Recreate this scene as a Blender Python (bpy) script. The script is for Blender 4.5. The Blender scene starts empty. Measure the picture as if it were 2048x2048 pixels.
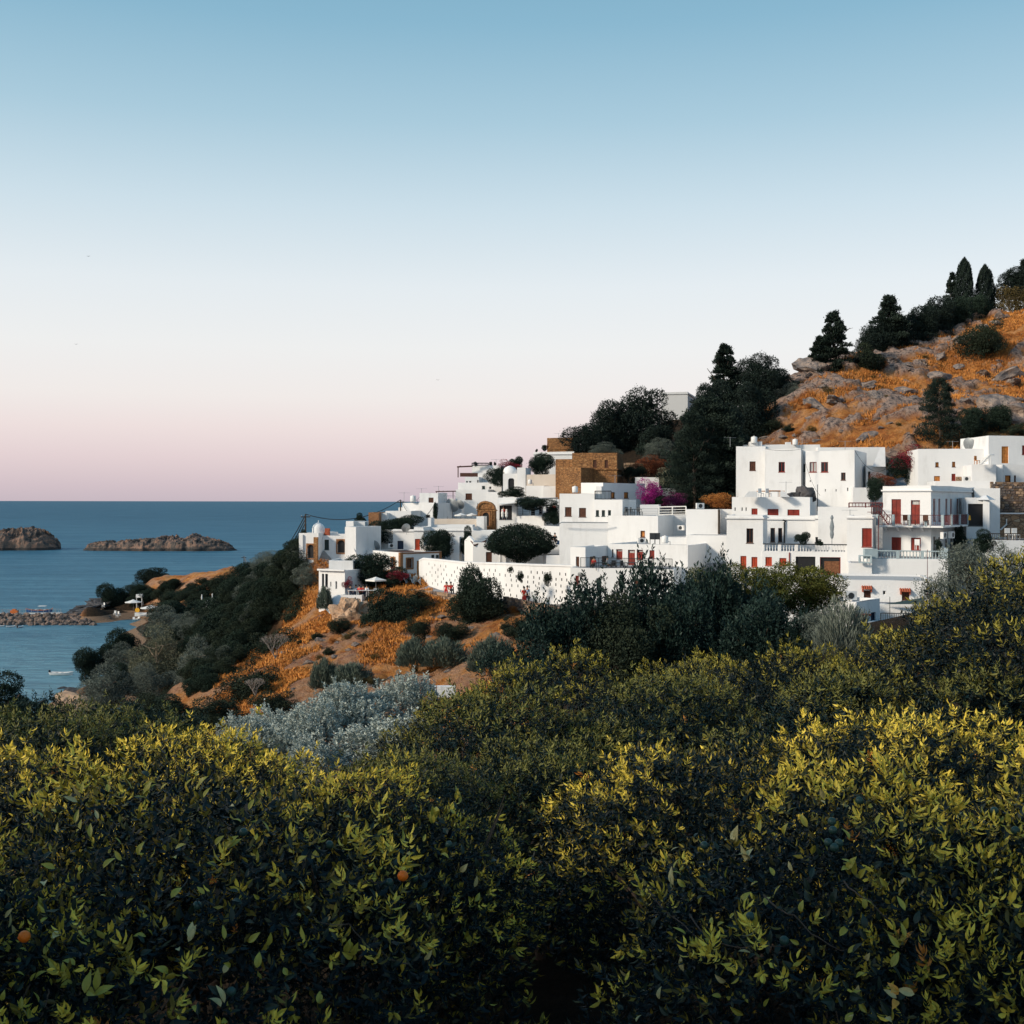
import bpy, math, random
import numpy as np
from mathutils import Vector, Matrix, noise as mnoise

SC = bpy.context.scene
COL = SC.collection
R = math.radians
F = 2400.0          # focal length in photo pixels (2048 wide)
HZ = 1003.0         # horizon row
CH = 35.0           # camera height above the sea

# ---------------------------------------------------------------- camera
cam = bpy.data.cameras.new('camera')
camo = bpy.data.objects.new('camera', cam)
COL.objects.link(camo)
camo.location = (0, 0, CH)
camo.rotation_euler = (R(90), R(-0.1), 0)
cam.sensor_width = 36.0
cam.lens = 36.0 * F / 2048.0
cam.shift_y = -(1024 - HZ) / 2048.0
cam.clip_start = 0.1
cam.clip_end = 200000
SC.camera = camo

# ---------------------------------------------------------------- sky, sun, exposure
SUN_AZ, SUN_EL = 64.0, 27.0      # degrees to the left of straight behind the camera, height
world = bpy.data.worlds.new('World')
SC.world = world
world.use_nodes = True
wt = world.node_tree
wt.nodes.clear()
def wn(t, **k):
    n = wt.nodes.new(t)
    for a, b in k.items(): setattr(n, a, b)
    return n
def lin(c):
    return tuple(((v / 255.0) / 12.92 if v / 255.0 <= 0.04045 else ((v / 255.0 + 0.055) / 1.055) ** 2.4) for v in c)
tc = wn('ShaderNodeTexCoord'); sx = wn('ShaderNodeSeparateXYZ'); rp = wn('ShaderNodeValToRGB')
bgn = wn('ShaderNodeBackground'); wo = wn('ShaderNodeOutputWorld'); sk = wn('ShaderNodeTexSky'); mx = wn('ShaderNodeMix')
bg2 = wn('ShaderNodeBackground'); ads = wn('ShaderNodeAddShader')
sk.sky_type = 'NISHITA'; sk.sun_disc = False
sk.sun_elevation = R(SUN_EL); sk.sun_rotation = R(180 + SUN_AZ)
stops = [(0.0, (195, 180, 191)), (0.012, (204, 186, 196)), (0.036, (221, 201, 206)), (0.060, (232, 215, 215)),
         (0.085, (236, 227, 224)), (0.125, (235, 233, 231)), (0.175, (226, 231, 233)), (0.235, (202, 219, 227)), (0.30, (167, 199, 214)),
         (0.37, (134, 179, 201)), (0.45, (111, 162, 186)), (0.7, (78, 130, 166)), (1.0, (60, 110, 150))]
el = rp.color_ramp.elements
el[0].position = stops[0][0]; el[0].color = (*lin(stops[0][1]), 1)
el[1].position = stops[1][0]; el[1].color = (*lin(stops[1][1]), 1)
for p, c in stops[2:]:
    e = el.new(p); e.color = (*lin(c), 1)
L = wt.links.new
L(tc.outputs['Generated'], sx.inputs[0]); L(sx.outputs['Z'], rp.inputs[0])
L(rp.outputs[0], bgn.inputs[0]); bgn.inputs[1].default_value = 0.96
L(sk.outputs[0], bg2.inputs[0]); bg2.inputs[1].default_value = 0.020
L(bgn.outputs[0], ads.inputs[0]); L(bg2.outputs[0], ads.inputs[1]); L(ads.outputs[0], wo.inputs[0])

sl = bpy.data.lights.new('sun', 'SUN')
sl.energy = 3.8; sl.angle = R(9.0); sl.color = (1.0, 0.86, 0.68)
so = bpy.data.objects.new('sun', sl)
COL.objects.link(so)
a_, e_ = R(SUN_AZ), R(SUN_EL)
SUNV = Vector((-math.sin(a_) * math.cos(e_), -math.cos(a_) * math.cos(e_), math.sin(e_)))
so.rotation_euler = SUNV.to_track_quat('Z', 'Y').to_euler()
so.location = SUNV * 200
SC.view_settings.view_transform = 'Standard'
SC.view_settings.look = 'None'
SC.view_settings.exposure = 0.0
SC.view_settings.gamma = 1.0
SC.view_settings.use_curve_mapping = False
SC.cycles.max_bounces = 4
SC.cycles.diffuse_bounces = 2
SC.cycles.glossy_bounces = 2
SC.cycles.transmission_bounces = 2
SC.cycles.use_denoising = True

# ---------------------------------------------------------------- helpers
def zz(py, d): return CH - (py - HZ) / F * d
def gx(px, d): return (px - 1024) / F * d
def P3(px, py, d): return Vector((gx(px, d), d, zz(py, d)))

def tag(o, label=None, cat=None, group=None, kind=None):
    if label: o['label'] = label
    if cat: o['category'] = cat
    if group: o['group'] = group
    if kind: o['kind'] = kind
    return o

def link(name, data, parent=None, loc=None):
    o = bpy.data.objects.new(name, data)
    COL.objects.link(o)
    if parent is not None: o.parent = parent
    if loc is not None: o.location = loc
    return o

def empty(name, loc=(0, 0, 0), rz=0.0):
    o = link(name, None, None, loc)
    o.rotation_euler.z = rz
    o.empty_display_size = 0.3
    return o

def np_mesh(name, V, quads=None, tris=None, mats=(), matidx=None, tint=None, smooth=False):
    """fast mesh from numpy arrays"""
    me = bpy.data.meshes.new(name)
    V = np.asarray(V, dtype=np.float32).reshape(-1, 3)
    loops = []; starts = []; n = 0
    nq = 0 if quads is None else len(quads); nt = 0 if tris is None else len(tris)
    li = []
    if nq: li.append(np.asarray(quads, dtype=np.int32).ravel())
    if nt: li.append(np.asarray(tris, dtype=np.int32).ravel())
    li = np.concatenate(li)
    st = np.concatenate([np.arange(nq) * 4, nq * 4 + np.arange(nt) * 3]).astype(np.int32)
    me.vertices.add(len(V)); me.vertices.foreach_set('co', V.ravel())
    me.loops.add(len(li)); me.loops.foreach_set('vertex_index', li)
    me.polygons.add(nq + nt); me.polygons.foreach_set('loop_start', st)
    for m in mats: me.materials.append(m)
    if matidx is not None: me.polygons.foreach_set('material_index', np.asarray(matidx, dtype=np.int32))
    if smooth: me.polygons.foreach_set('use_smooth', np.ones(nq + nt, dtype=bool))
    me.update(calc_edges=True)
    if tint is not None:
        at = me.attributes.new('tint', 'FLOAT', 'POINT')
        at.data.foreach_set('value', np.asarray(tint, dtype=np.float32))
    return me

class MB:
    def __init__(s): s.V = []; s.F = []
    def add(s, vs, fs):
        b = len(s.V); s.V += [tuple(v) for v in vs]; s.F += [tuple(b + i for i in f) for f in fs]
    def quad(s, a, b, c, d): s.add([a, b, c, d], [(0, 1, 2, 3)])
    def hexa(s, v):   # 8 corners: bottom 4, top 4
        s.add(v, [(0, 3, 2, 1), (4, 5, 6, 7), (0, 1, 5, 4), (1, 2, 6, 5), (2, 3, 7, 6), (3, 0, 4, 7)])
    def box(s, c, size, rz=0.0):
        x, y, z = [k / 2 for k in size]; cs, sn = math.cos(rz), math.sin(rz)
        v = []
        for dz in (-z, z):
            for dx, dy in ((-x, -y), (x, -y), (x, y), (-x, y)):
                v.append((c[0] + dx * cs - dy * sn, c[1] + dx * sn + dy * cs, c[2] + dz))
        s.hexa(v)
    def tube(s, pts, r, n=6, r2=None, cap=True):
        pts = [Vector(p) for p in pts]; rings = []
        for i, p in enumerate(pts):
            t = (pts[min(i + 1, len(pts) - 1)] - pts[max(i - 1, 0)])
            if t.length < 1e-9: t = Vector((0, 0, 1))
            t.normalize()
            a = t.cross(Vector((0, 0, 1)))
            if a.length < 1e-3: a = Vector((1, 0, 0))
            a.normalize(); b = t.cross(a)
            rr = r if r2 is None else r + (r2 - r) * i / max(1, len(pts) - 1)
            rings.append([p + (a * math.cos(2 * math.pi * k / n) + b * math.sin(2 * math.pi * k / n)) * rr for k in range(n)])
        base = len(s.V)
        for rg in rings: s.V += [tuple(v) for v in rg]
        for i in range(len(rings) - 1):
            for k in range(n):
                k2 = (k + 1) % n
                s.F.append((base + i * n + k, base + i * n + k2, base + (i + 1) * n + k2, base + (i + 1) * n + k))
        if cap:
            s.F.append(tuple(base + k for k in range(n - 1, -1, -1)))
            s.F.append(tuple(base + (len(rings) - 1) * n + k for k in range(n)))
    def lathe(s, prof, c=(0, 0, 0), n=12):
        base = len(s.V)
        for r, z in prof:
            for k in range(n):
                a = 2 * math.pi * k / n
                s.V.append((c[0] + r * math.cos(a), c[1] + r * math.sin(a), c[2] + z))
        for i in range(len(prof) - 1):
            for k in range(n):
                k2 = (k + 1) % n
                s.F.append((base + i * n + k, base + i * n + k2, base + (i + 1) * n + k2, base + (i + 1) * n + k))
    def data(s, name, mat, smooth=False):
        me = bpy.data.meshes.new(name)
        me.from_pydata(s.V, [], s.F)
        if mat is not None: me.materials.append(mat)
        if smooth:
            for p in me.polygons: p.use_smooth = True
        me.update()
        return me
    def build(s, name, mat, parent=None, smooth=False, loc=None):
        return link(name, s.data(name, mat, smooth), parent, loc)

# ---------------------------------------------------------------- materials
def mat_new(name):
    m = bpy.data.materials.new(name); m.use_nodes = True
    nt = m.node_tree; b = nt.nodes['Principled BSDF']
    return m, nt, b
def nd(nt, t, **k):
    n = nt.nodes.new(t)
    for a, b in k.items(): setattr(n, a, b)
    return n
def ramp(nt, src, stops):
    r = nd(nt, 'ShaderNodeValToRGB'); e = r.color_ramp.elements
    while len(e) < len(stops): e.new(0.5)
    for i, (p, c) in enumerate(stops):
        e[i].position = p; e[i].color = (*c, 1)
    nt.links.new(src, r.inputs[0])
    return r.outputs[0]
def noise(nt, scale, detail=4, rough=.55, co='Object', stretch=None):
    t = nd(nt, 'ShaderNodeTexCoord'); n = nd(nt, 'ShaderNodeTexNoise')
    n.inputs['Scale'].default_value = scale; n.inputs['Detail'].default_value = detail; n.inputs['Roughness'].default_value = rough
    src = t.outputs[co]
    if stretch:
        mp = nd(nt, 'ShaderNodeMapping'); mp.inputs['Scale'].default_value = stretch
        nt.links.new(src, mp.inputs[0]); src = mp.outputs[0]
    nt.links.new(src, n.inputs['Vector'])
    return n.outputs['Fac']
def mixc(nt, fac, a, b, mode='MIX'):
    m = nd(nt, 'ShaderNodeMix', data_type='RGBA', blend_type=mode)
    for s, v in ((0, fac), (6, a), (7, b)):
        if hasattr(v, 'links'): nt.links.new(v, m.inputs[s])
        elif s == 0: m.inputs[0].default_value = v
        else: m.inputs[s].default_value = (*v, 1)
    return m.outputs[2]
def math_(nt, op, a, b=None, c=None):
    m = nd(nt, 'ShaderNodeMath', operation=op)
    for i, v in enumerate((a, b, c)):
        if v is None: continue
        if hasattr(v, 'links'): nt.links.new(v, m.inputs[i])
        else: m.inputs[i].default_value = v
    return m.outputs[0]
def bump(nt, b, h, strength=.3, dist=.05):
    bp = nd(nt, 'ShaderNodeBump'); bp.inputs['Strength'].default_value = strength; bp.inputs['Distance'].default_value = dist
    nt.links.new(h, bp.inputs['Height']); nt.links.new(bp.outputs[0], b.inputs['Normal'])

def m_plain(name, c, rough=.7, metal=0.0, var=.12, scale=3.0, spec=.3):
    m, nt, b = mat_new(name)
    f = noise(nt, scale, 5)
    c1 = tuple(max(0, v * (1 - var)) for v in c); c2 = tuple(min(1, v * (1 + var)) for v in c)
    nt.links.new(ramp(nt, f, [(.3, c1), (.7, c2)]), b.inputs['Base Color'])
    b.inputs['Roughness'].default_value = rough; b.inputs['Metallic'].default_value = metal
    b.inputs['Specular IOR Level'].default_value = spec
    return m
def m_plaster(name, c, dirt=(.44, .43, .41), amount=.5):
    m, nt, b = mat_new(name)
    f1 = noise(nt, .35, 6, .6); f2 = noise(nt, 1.3, 5, .65, stretch=(1, 1, .16)); f3 = noise(nt, 9.0, 4)
    s = math_(nt, 'MULTIPLY', ramp(nt, f1, [(.45, (0, 0, 0)), (.75, (1, 1, 1))]), ramp(nt, f2, [(.42, (0, 0, 0)), (.72, (1, 1, 1))]))
    s = math_(nt, 'MULTIPLY', s, amount)
    nt.links.new(mixc(nt, s, c, dirt), b.inputs['Base Color'])
    b.inputs['Roughness'].default_value = .9; b.inputs['Specular IOR Level'].default_value = .15
    h = math_(nt, 'ADD', f3, noise(nt, 1.1, 3))
    bump(nt, b, h, .35, .07)
    return m
def m_stone(name, cols, scale=1.6, mortar=(.2, .13, .08)):
    m, nt, b = mat_new(name)
    t = nd(nt, 'ShaderNodeTexCoord'); v = nd(nt, 'ShaderNodeTexVoronoi'); v2 = nd(nt, 'ShaderNodeTexVoronoi', feature='DISTANCE_TO_EDGE')
    mp = nd(nt, 'ShaderNodeMapping'); mp.inputs['Scale'].default_value = (1, 1, 1.7)
    nt.links.new(t.outputs['Object'], mp.inputs[0])
    for q in (v, v2):
        q.inputs['Scale'].default_value = scale; nt.links.new(mp.outputs[0], q.inputs['Vector'])
    sp = nd(nt, 'ShaderNodeSeparateColor'); nt.links.new(v.outputs['Color'], sp.inputs[0])
    c = ramp(nt, sp.outputs[0], [(i / max(1, len(cols) - 1), k) for i, k in enumerate(cols)])
    f = noise(nt, .5, 5)
    c = mixc(nt, math_(nt, 'MULTIPLY', f, .6), c, tuple(k * .55 for k in cols[0]))
    e = ramp(nt, v2.outputs['Distance'], [(.0, (0, 0, 0)), (.09, (1, 1, 1))])
    nt.links.new(mixc(nt, e, mortar, c), b.inputs['Base Color'])
    b.inputs['Roughness'].default_value = .92
    bump(nt, b, math_(nt, 'ADD', e, noise(nt, 6, 4)), .6, .06)
    return m
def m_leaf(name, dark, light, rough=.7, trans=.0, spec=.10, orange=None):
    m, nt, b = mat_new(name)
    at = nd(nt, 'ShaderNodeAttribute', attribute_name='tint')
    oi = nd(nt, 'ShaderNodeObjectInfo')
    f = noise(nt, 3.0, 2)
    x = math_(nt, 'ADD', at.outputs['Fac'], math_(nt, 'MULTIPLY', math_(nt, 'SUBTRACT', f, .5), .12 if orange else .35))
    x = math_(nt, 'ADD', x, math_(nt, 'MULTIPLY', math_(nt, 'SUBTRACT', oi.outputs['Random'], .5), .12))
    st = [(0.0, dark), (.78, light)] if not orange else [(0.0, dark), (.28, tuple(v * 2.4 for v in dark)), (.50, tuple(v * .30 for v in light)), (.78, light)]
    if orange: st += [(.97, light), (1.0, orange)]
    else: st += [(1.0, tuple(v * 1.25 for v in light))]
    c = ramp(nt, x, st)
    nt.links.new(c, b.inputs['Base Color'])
    b.inputs['Roughness'].default_value = rough; b.inputs['Specular IOR Level'].default_value = spec
    if trans > 0:
        tr = nd(nt, 'ShaderNodeBsdfTranslucent'); ms = nd(nt, 'ShaderNodeMixShader'); ms.inputs[0].default_value = trans
        out = nt.nodes['Material Output']
        nt.links.new(c, tr.inputs[0]); nt.links.new(b.outputs[0], ms.inputs[1]); nt.links.new(tr.outputs[0], ms.inputs[2])
        nt.links.new(ms.outputs[0], out.inputs[0])
    return m

M = {}
M['white'] = m_plaster('white_plaster', (.80, .80, .80), amount=.6)
M['cream'] = m_plaster('cream_plaster', (.66, .58, .50), dirt=(.45, .32, .22), amount=.7)
M['grey_plaster'] = m_plaster('grey_plaster', (.55, .56, .57), amount=.8)
M['roof'] = m_plaster('flat_roof', (.45, .45, .45), dirt=(.25, .25, .25), amount=.8)
M['fort'] = m_stone('fort_stone', [(.26, .12, .045), (.44, .21, .075), (.32, .15, .055), (.50, .27, .11)], 2.2, (.10, .045, .02))
M['rubble'] = m_stone('rubble_stone', [(.20, .13, .09), (.46, .30, .18), (.34, .20, .11), (.52, .40, .28)], 1.5, (.07, .045, .035))
M['trim_brown'] = m_stone('brown_trim', [(.35, .16, .07), (.45, .22, .10)], 3.0, (.2, .1, .05))
M['red'] = m_plain('red_shutter_paint', (.23, .028, .018), .5, var=.3, scale=1.5)
M['brightred'] = m_plain('bright_red_paint', (.42, .06, .025), .5, var=.2)
M['dark'] = m_plain('dark_void', (.018, .018, .02), .5)
M['brownwood'] = m_plain('brown_wood', (.09, .035, .02), .6, var=.3)
M['orangewood'] = m_plain('orange_wood', (.50, .19, .045), .55, var=.35, scale=4)
M['curtain'] = m_plain('brown_curtain', (.20, .09, .045), .9, var=.4, scale=6)
M['blue'] = m_plain('dark_blue_paint', (.02, .035, .07), .5)
M['green'] = m_plain('dark_green_paint', (.03, .05, .05), .5)
m, nt, b = mat_new('window_glass'); M['glass'] = m
b.inputs['Base Color'].default_value = (.02, .024, .03, 1); b.inputs['Roughness'].default_value = .12
m, nt, b = mat_new('pale_curtain_glass'); M['paleglass'] = m
nt.links.new(ramp(nt, noise(nt, 5, 2, stretch=(3, 3, .1)), [(.3, (.3, .3, .3)), (.7, (.6, .6, .58))]), b.inputs['Base Color']); b.inputs['Roughness'].default_value = .25
M['iron'] = m_plain('dark_iron', (.04, .045, .05), .5, .3)
M['rustiron'] = m_plain('rust_red_iron', (.13, .03, .03), .6, .2)
M['bluepost'] = m_plain('blue_grey_paint', (.36, .44, .47), .7)
M['metal'] = m_plain('grey_metal', (.35, .37, .38), .45, .5)
M['wood_pole'] = m_plain('weathered_pole', (.06, .045, .035), .8)
M['canvas'] = m_plain('white_canvas', (.78, .77, .74), .85)
M['greycanvas'] = m_plain('grey_canvas', (.22, .25, .27), .85)
M['bluecloth'] = m_plain('blue_cloth', (.03, .07, .14), .8)
M['yellow'] = m_plain('yellow_canvas', (.75, .38, .03), .7)
M['plastic'] = m_plain('white_plastic', (.75, .75, .74), .4)
M['black'] = m_plain('black_fabric', (.02, .022, .025), .8)
M['skin'] = m_plain('skin', (.45, .25, .16), .6)
M['redcloth'] = m_plain('red_cloth', (.55, .04, .03), .8)
M['whitecloth'] = m_plain('white_cloth', (.7, .72, .76), .8)
M['lightblue'] = m_plain('light_blue_cloth', (.35, .48, .62), .8)
M['boatblue'] = m_plain('blue_hull_paint', (.03, .10, .26), .35)
M['boatorange'] = m_plain('orange_hull_paint', (.55, .15, .04), .45)
M['bark'] = m_plain('bark', (.09, .065, .05), .9, var=.4, scale=6)
M['palebark'] = m_plain('pale_bark', (.32, .25, .18), .9, var=.3, scale=6)
M['pavement'] = m_plain('grey_pavement', (.24, .25, .27), .85, var=.2, scale=1)
M['brownroof'] = m_plain('brown_roof_edge', (.09, .04, .03), .8)
M['tile'] = m_plain('terracotta_tile', (.36, .09, .045), .8, var=.3, scale=5)

M['f_dark'] = m_leaf('dark_foliage', (.010, .020, .017), (0.031, 0.051, 0.033))
M['f_scrub'] = m_leaf('scrub_foliage', (.012, .022, .018), (0.041, 0.054, 0.031))
M['f_olive'] = m_leaf('olive_foliage', (.050, .066, .062), (.20, .23, .19), .6)
M['f_olivewarm'] = m_leaf('warm_olive_foliage', (.06, .068, .052), (.22, .22, .14), .6)
M['f_silver'] = m_leaf('silver_foliage', (.13, .18, .18), (.62, .68, .62), .6)
M['f_broom'] = m_leaf('broom_foliage', (.045, .065, .060), (.13, .165, .13), .6)
M['f_conifer'] = m_leaf('conifer_foliage', (.010, .018, .018), (0.027, 0.042, 0.031))
M['f_teal'] = m_leaf('teal_foliage', (.010, .024, .024), (0.034, 0.061, 0.049), .45)
M['f_yellowgreen'] = m_leaf('yellow_green_foliage', (.018, .034, .016), (.17, .17, .035))
M['f_orange'] = m_leaf('citrus_foliage', (.004, .011, .013), (.92, .70, .10), .5, trans=.12, spec=.22, orange=(.52, .20, .04))
M['f_orangemid'] = m_leaf('mid_citrus_foliage', (.003, .009, .011), (.36, .31, .05), .5, trans=.12, spec=.22, orange=(.45, .20, .04))  # dimmer copy of citrus_foliage; weaker light on further rows put into colour
M['f_orangedark'] = m_leaf('dark_citrus_foliage', (.003, .010, .011), (.17, .17, .045), .5, spec=.18, orange=(.4, .18, .04))  # shaded copy of citrus_foliage; shade of the rows behind put into colour
M['f_pine'] = m_leaf('golden_pine_foliage', (.030, .030, .014), (.17, .12, .04))
M['f_redbush'] = m_leaf('red_brown_foliage', (.06, .018, .012), (.30, .09, .035))
M['f_dry'] = m_leaf('dry_orange_foliage', (.20, .05, .015), (.72, .32, .085))
M['f_magenta'] = m_leaf('magenta_bracts', (.16, .01, .09), (.50, .03, .30))
M['f_purple'] = m_leaf('purple_bracts', (.08, .012, .05), (.26, .05, .16))
M['f_crimson'] = m_leaf('crimson_bracts', (.10, .012, .02), (.30, .03, .05))
M['f_pale'] = m_leaf('pale_foliage', (.08, .10, .06), (.45, .42, .30))
M['fruit_green'] = m_plain('green_fruit', (.028, .065, .055), .4)
M['fruit_orange'] = m_plain('orange_fruit', (.85, .18, .015), .45)
M['leafgold'] = m_plain('golden_leaf', (.62, .30, .05), .5)
M['leafyoung_lit'] = m_plain('young_lit_leaf', (.36, .32, .05), .4)
M['leafmature_shade'] = m_plain('mature_shade_leaf', (.018, .034, .024), .45)
M['leafpale'] = m_plain('pale_leaf', (.52, .44, .20), .45)

# ---- water
m, nt, b = mat_new('sea_water'); M['water'] = m
t = nd(nt, 'ShaderNodeTexCoord'); mp = nd(nt, 'ShaderNodeMapping'); mp.inputs['Scale'].default_value = (.30, 1.0, 1)
nt.links.new(t.outputs['Object'], mp.inputs[0])
n1 = nd(nt, 'ShaderNodeTexNoise'); n1.inputs['Scale'].default_value = .42; n1.inputs['Detail'].default_value = 8; n1.inputs['Roughness'].default_value = .66
n2 = nd(nt, 'ShaderNodeTexNoise'); n2.inputs['Scale'].default_value = .012; n2.inputs['Detail'].default_value = 5; n2.inputs['Roughness'].default_value = .6
for q in (n1, n2): nt.links.new(mp.outputs[0], q.inputs['Vector'])
sp = nd(nt, 'ShaderNodeSeparateXYZ'); nt.links.new(t.outputs['Object'], sp.inputs[0])
yy = math_(nt, 'DIVIDE', sp.outputs['Y'], 2500.0)
deep = ramp(nt, yy, [(.075, (.20, .40, .46)), (.115, (.13, .31, .39)), (.16, (.075, .22, .31)), (.34, (.045, .155, .24)), (1.0, (.016, .08, .14))])
c = mixc(nt, ramp(nt, n2.outputs['Fac'], [(.38, (0, 0, 0)), (.62, (1, 1, 1))]), deep, (.03, .12, .19), 'MIX')
c = mixc(nt, .35, deep, c)
c = mixc(nt, math_(nt, 'MULTIPLY', ramp(nt, n1.outputs['Fac'], [(.44, (0, 0, 0)), (.58, (1, 1, 1))]), .5), c, (.010, .055, .10))
n3 = nd(nt, 'ShaderNodeTexNoise'); n3.inputs['Scale'].default_value = .07; n3.inputs['Detail'].default_value = 6; n3.inputs['Roughness'].default_value = .7
mp3 = nd(nt, 'ShaderNodeMapping'); mp3.inputs['Scale'].default_value = (.12, 1.0, 1); mp3.inputs['Rotation'].default_value = (0, 0, .12); nt.links.new(t.outputs['Object'], mp3.inputs[0]); nt.links.new(mp3.outputs[0], n3.inputs['Vector'])
c = mixc(nt, math_(nt, 'MULTIPLY', ramp(nt, n3.outputs['Fac'], [(.50, (0, 0, 0)), (.62, (1, 1, 1))]), .35), c, (.16, .36, .46))
c = mixc(nt, math_(nt, 'MULTIPLY', ramp(nt, n3.outputs['Fac'], [(.36, (1, 1, 1)), (.46, (0, 0, 0))]), .45), c, (.018, .085, .15))
df = nd(nt, 'ShaderNodeBsdfDiffuse'); gl = nd(nt, 'ShaderNodeBsdfAnisotropic'); ms = nd(nt, 'ShaderNodeMixShader')
gl.inputs['Roughness'].default_value = .32; gl.inputs['Color'].default_value = (.55, .70, .78, 1)
bp = nd(nt, 'ShaderNodeBump'); bp.inputs['Strength'].default_value = 1.0; bp.inputs['Distance'].default_value = 2.2
nt.links.new(n1.outputs['Fac'], bp.inputs['Height'])
nt.links.new(bp.outputs[0], gl.inputs['Normal']); nt.links.new(bp.outputs[0], df.inputs['Normal'])
nt.links.new(c, df.inputs['Color']); ms.inputs[0].default_value = .22
nt.links.new(df.outputs[0], ms.inputs[1]); nt.links.new(gl.outputs[0], ms.inputs[2]); nt.links.new(ms.outputs[0], nt.nodes['Material Output'].inputs[0])

# ---- ground
m, nt, b = mat_new('hillside_ground'); M['ground'] = m
t = nd(nt, 'ShaderNodeTexCoord'); geo = nd(nt, 'ShaderNodeNewGeometry')
att = nd(nt, 'ShaderNodeAttribute', attribute_name='tint')      # 0 soil .. 1 dry grass
rk = nd(nt, 'ShaderNodeAttribute', attribute_name='rock')
sep = nd(nt, 'ShaderNodeSeparateXYZ'); nt.links.new(geo.outputs['Normal'], sep.inputs[0])
sepp = nd(nt, 'ShaderNodeSeparateXYZ'); nt.links.new(geo.outputs['Position'], sepp.inputs[0])
na = noise(nt, .30, 9, .72); nb = noise(nt, 1.6, 7, .75); nc = noise(nt, 7.0, 4, .75)
grass = ramp(nt, na, [(.34, (.20, .055, .018)), (.44, (.50, .17, .045)), (.51, (.66, .28, .075)), (.58, (.74, .38, .17)), (.68, (.36, .13, .05))])
grass = mixc(nt, math_(nt, 'MULTIPLY', ramp(nt, nb, [(.4, (0, 0, 0)), (.62, (1, 1, 1))]), .6), grass, (.30, .13, .05))
grass = mixc(nt, math_(nt, 'MULTIPLY', ramp(nt, nc, [(.5, (0, 0, 0)), (.65, (1, 1, 1))]), .35), grass, (.66, .34, .16))
soil = ramp(nt, nb, [(.35, (.022, .018, .013)), (.7, (.075, .048, .030))])
rock = ramp(nt, nb, [(.36, (.06, .06, .068)), (.46, (.24, .19, .17)), (.55, (.60, .42, .33)), (.68, (.17, .16, .165))])
col = mixc(nt, att.outputs['Fac'], soil, grass)
col = mixc(nt, rk.outputs['Fac'], col, rock)
pvk = nd(nt, 'ShaderNodeAttribute', attribute_name='paved')
col = mixc(nt, pvk.outputs['Fac'], col, ramp(nt, nb, [(.3, (.42, .41, .40)), (.7, (.62, .61, .60))]))
sandf = math_(nt, 'MULTIPLY', math_(nt, 'LESS_THAN', sepp.outputs['Z'], 1.6), math_(nt, 'GREATER_THAN', sepp.outputs['Z'], -.2))
col = mixc(nt, math_(nt, 'MULTIPLY', sandf, .8), col, (.36, .24, .16))
nt.links.new(col, b.inputs['Base Color']); b.inputs['Roughness'].default_value = .95; b.inputs['Specular IOR Level'].default_value = .1
bump(nt, b, math_(nt, 'ADD', nb, math_(nt, 'MULTIPLY', nc, .4)), 1.0, .8)
# ---- rock
def m_rock(name, stops, scale=.5):
    m, nt, b = mat_new(name)
    f = noise(nt, scale, 8, .7); f2 = noise(nt, scale * 4, 5, .7)
    c = ramp(nt, f, stops)
    c = mixc(nt, math_(nt, 'MULTIPLY', ramp(nt, f2, [(.45, (0, 0, 0)), (.7, (1, 1, 1))]), .55), c, (.06, .05, .045))
    nt.links.new(c, b.inputs['Base Color']); b.inputs['Roughness'].default_value = .92
    bump(nt, b, math_(nt, 'ADD', f, f2), .8, .4)
    return m
M['rock'] = m_rock('grey_limestone', [(.36, (.07, .07, .08)), (.47, (.22, .19, .18)), (.56, (.46, .35, .28)), (.66, (.20, .19, .20))], 1.8)
M['islet'] = m_rock('islet_rock', [(.38, (.035, .036, .036)), (.49, (.12, .095, .082)), (.58, (.30, .17, .115)), (.68, (.10, .09, .082))], .22)
m = M['islet']; nt = m.node_tree; b = nt.nodes['Principled BSDF']; g_ = nd(nt, 'ShaderNodeNewGeometry'); s_ = nd(nt, 'ShaderNodeSeparateXYZ'); nt.links.new(g_.outputs['Position'], s_.inputs[0])
_old = b.inputs['Base Color'].links[0].from_socket      # wet dark band at the waterline
_wet = math_(nt, 'LESS_THAN', math_(nt, 'ADD', s_.outputs['Z'], math_(nt, 'MULTIPLY', noise(nt, .3, 4), 1.6)), 2.6)
nt.links.new(mixc(nt, math_(nt, 'MULTIPLY', _wet, .85), _old, (.022, .024, .026)), b.inputs['Base Color'])
M['boulder'] = m_rock('boulder_stone', [(.34, (.05, .05, .052)), (.48, (.20, .155, .135)), (.62, (.42, .27, .20))], 1.4)
M['darkrock'] = m_rock('dark_shore_rock', [(.30, (.03, .034, .04)), (.60, (.10, .095, .10)), (.75, (.18, .15, .14))], .5)
M['tanrock'] = m_rock('tan_sandstone', [(.30, (.40, .24, .14)), (.55, (.60, .40, .26)), (.75, (.50, .32, .2))], .7)
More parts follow.
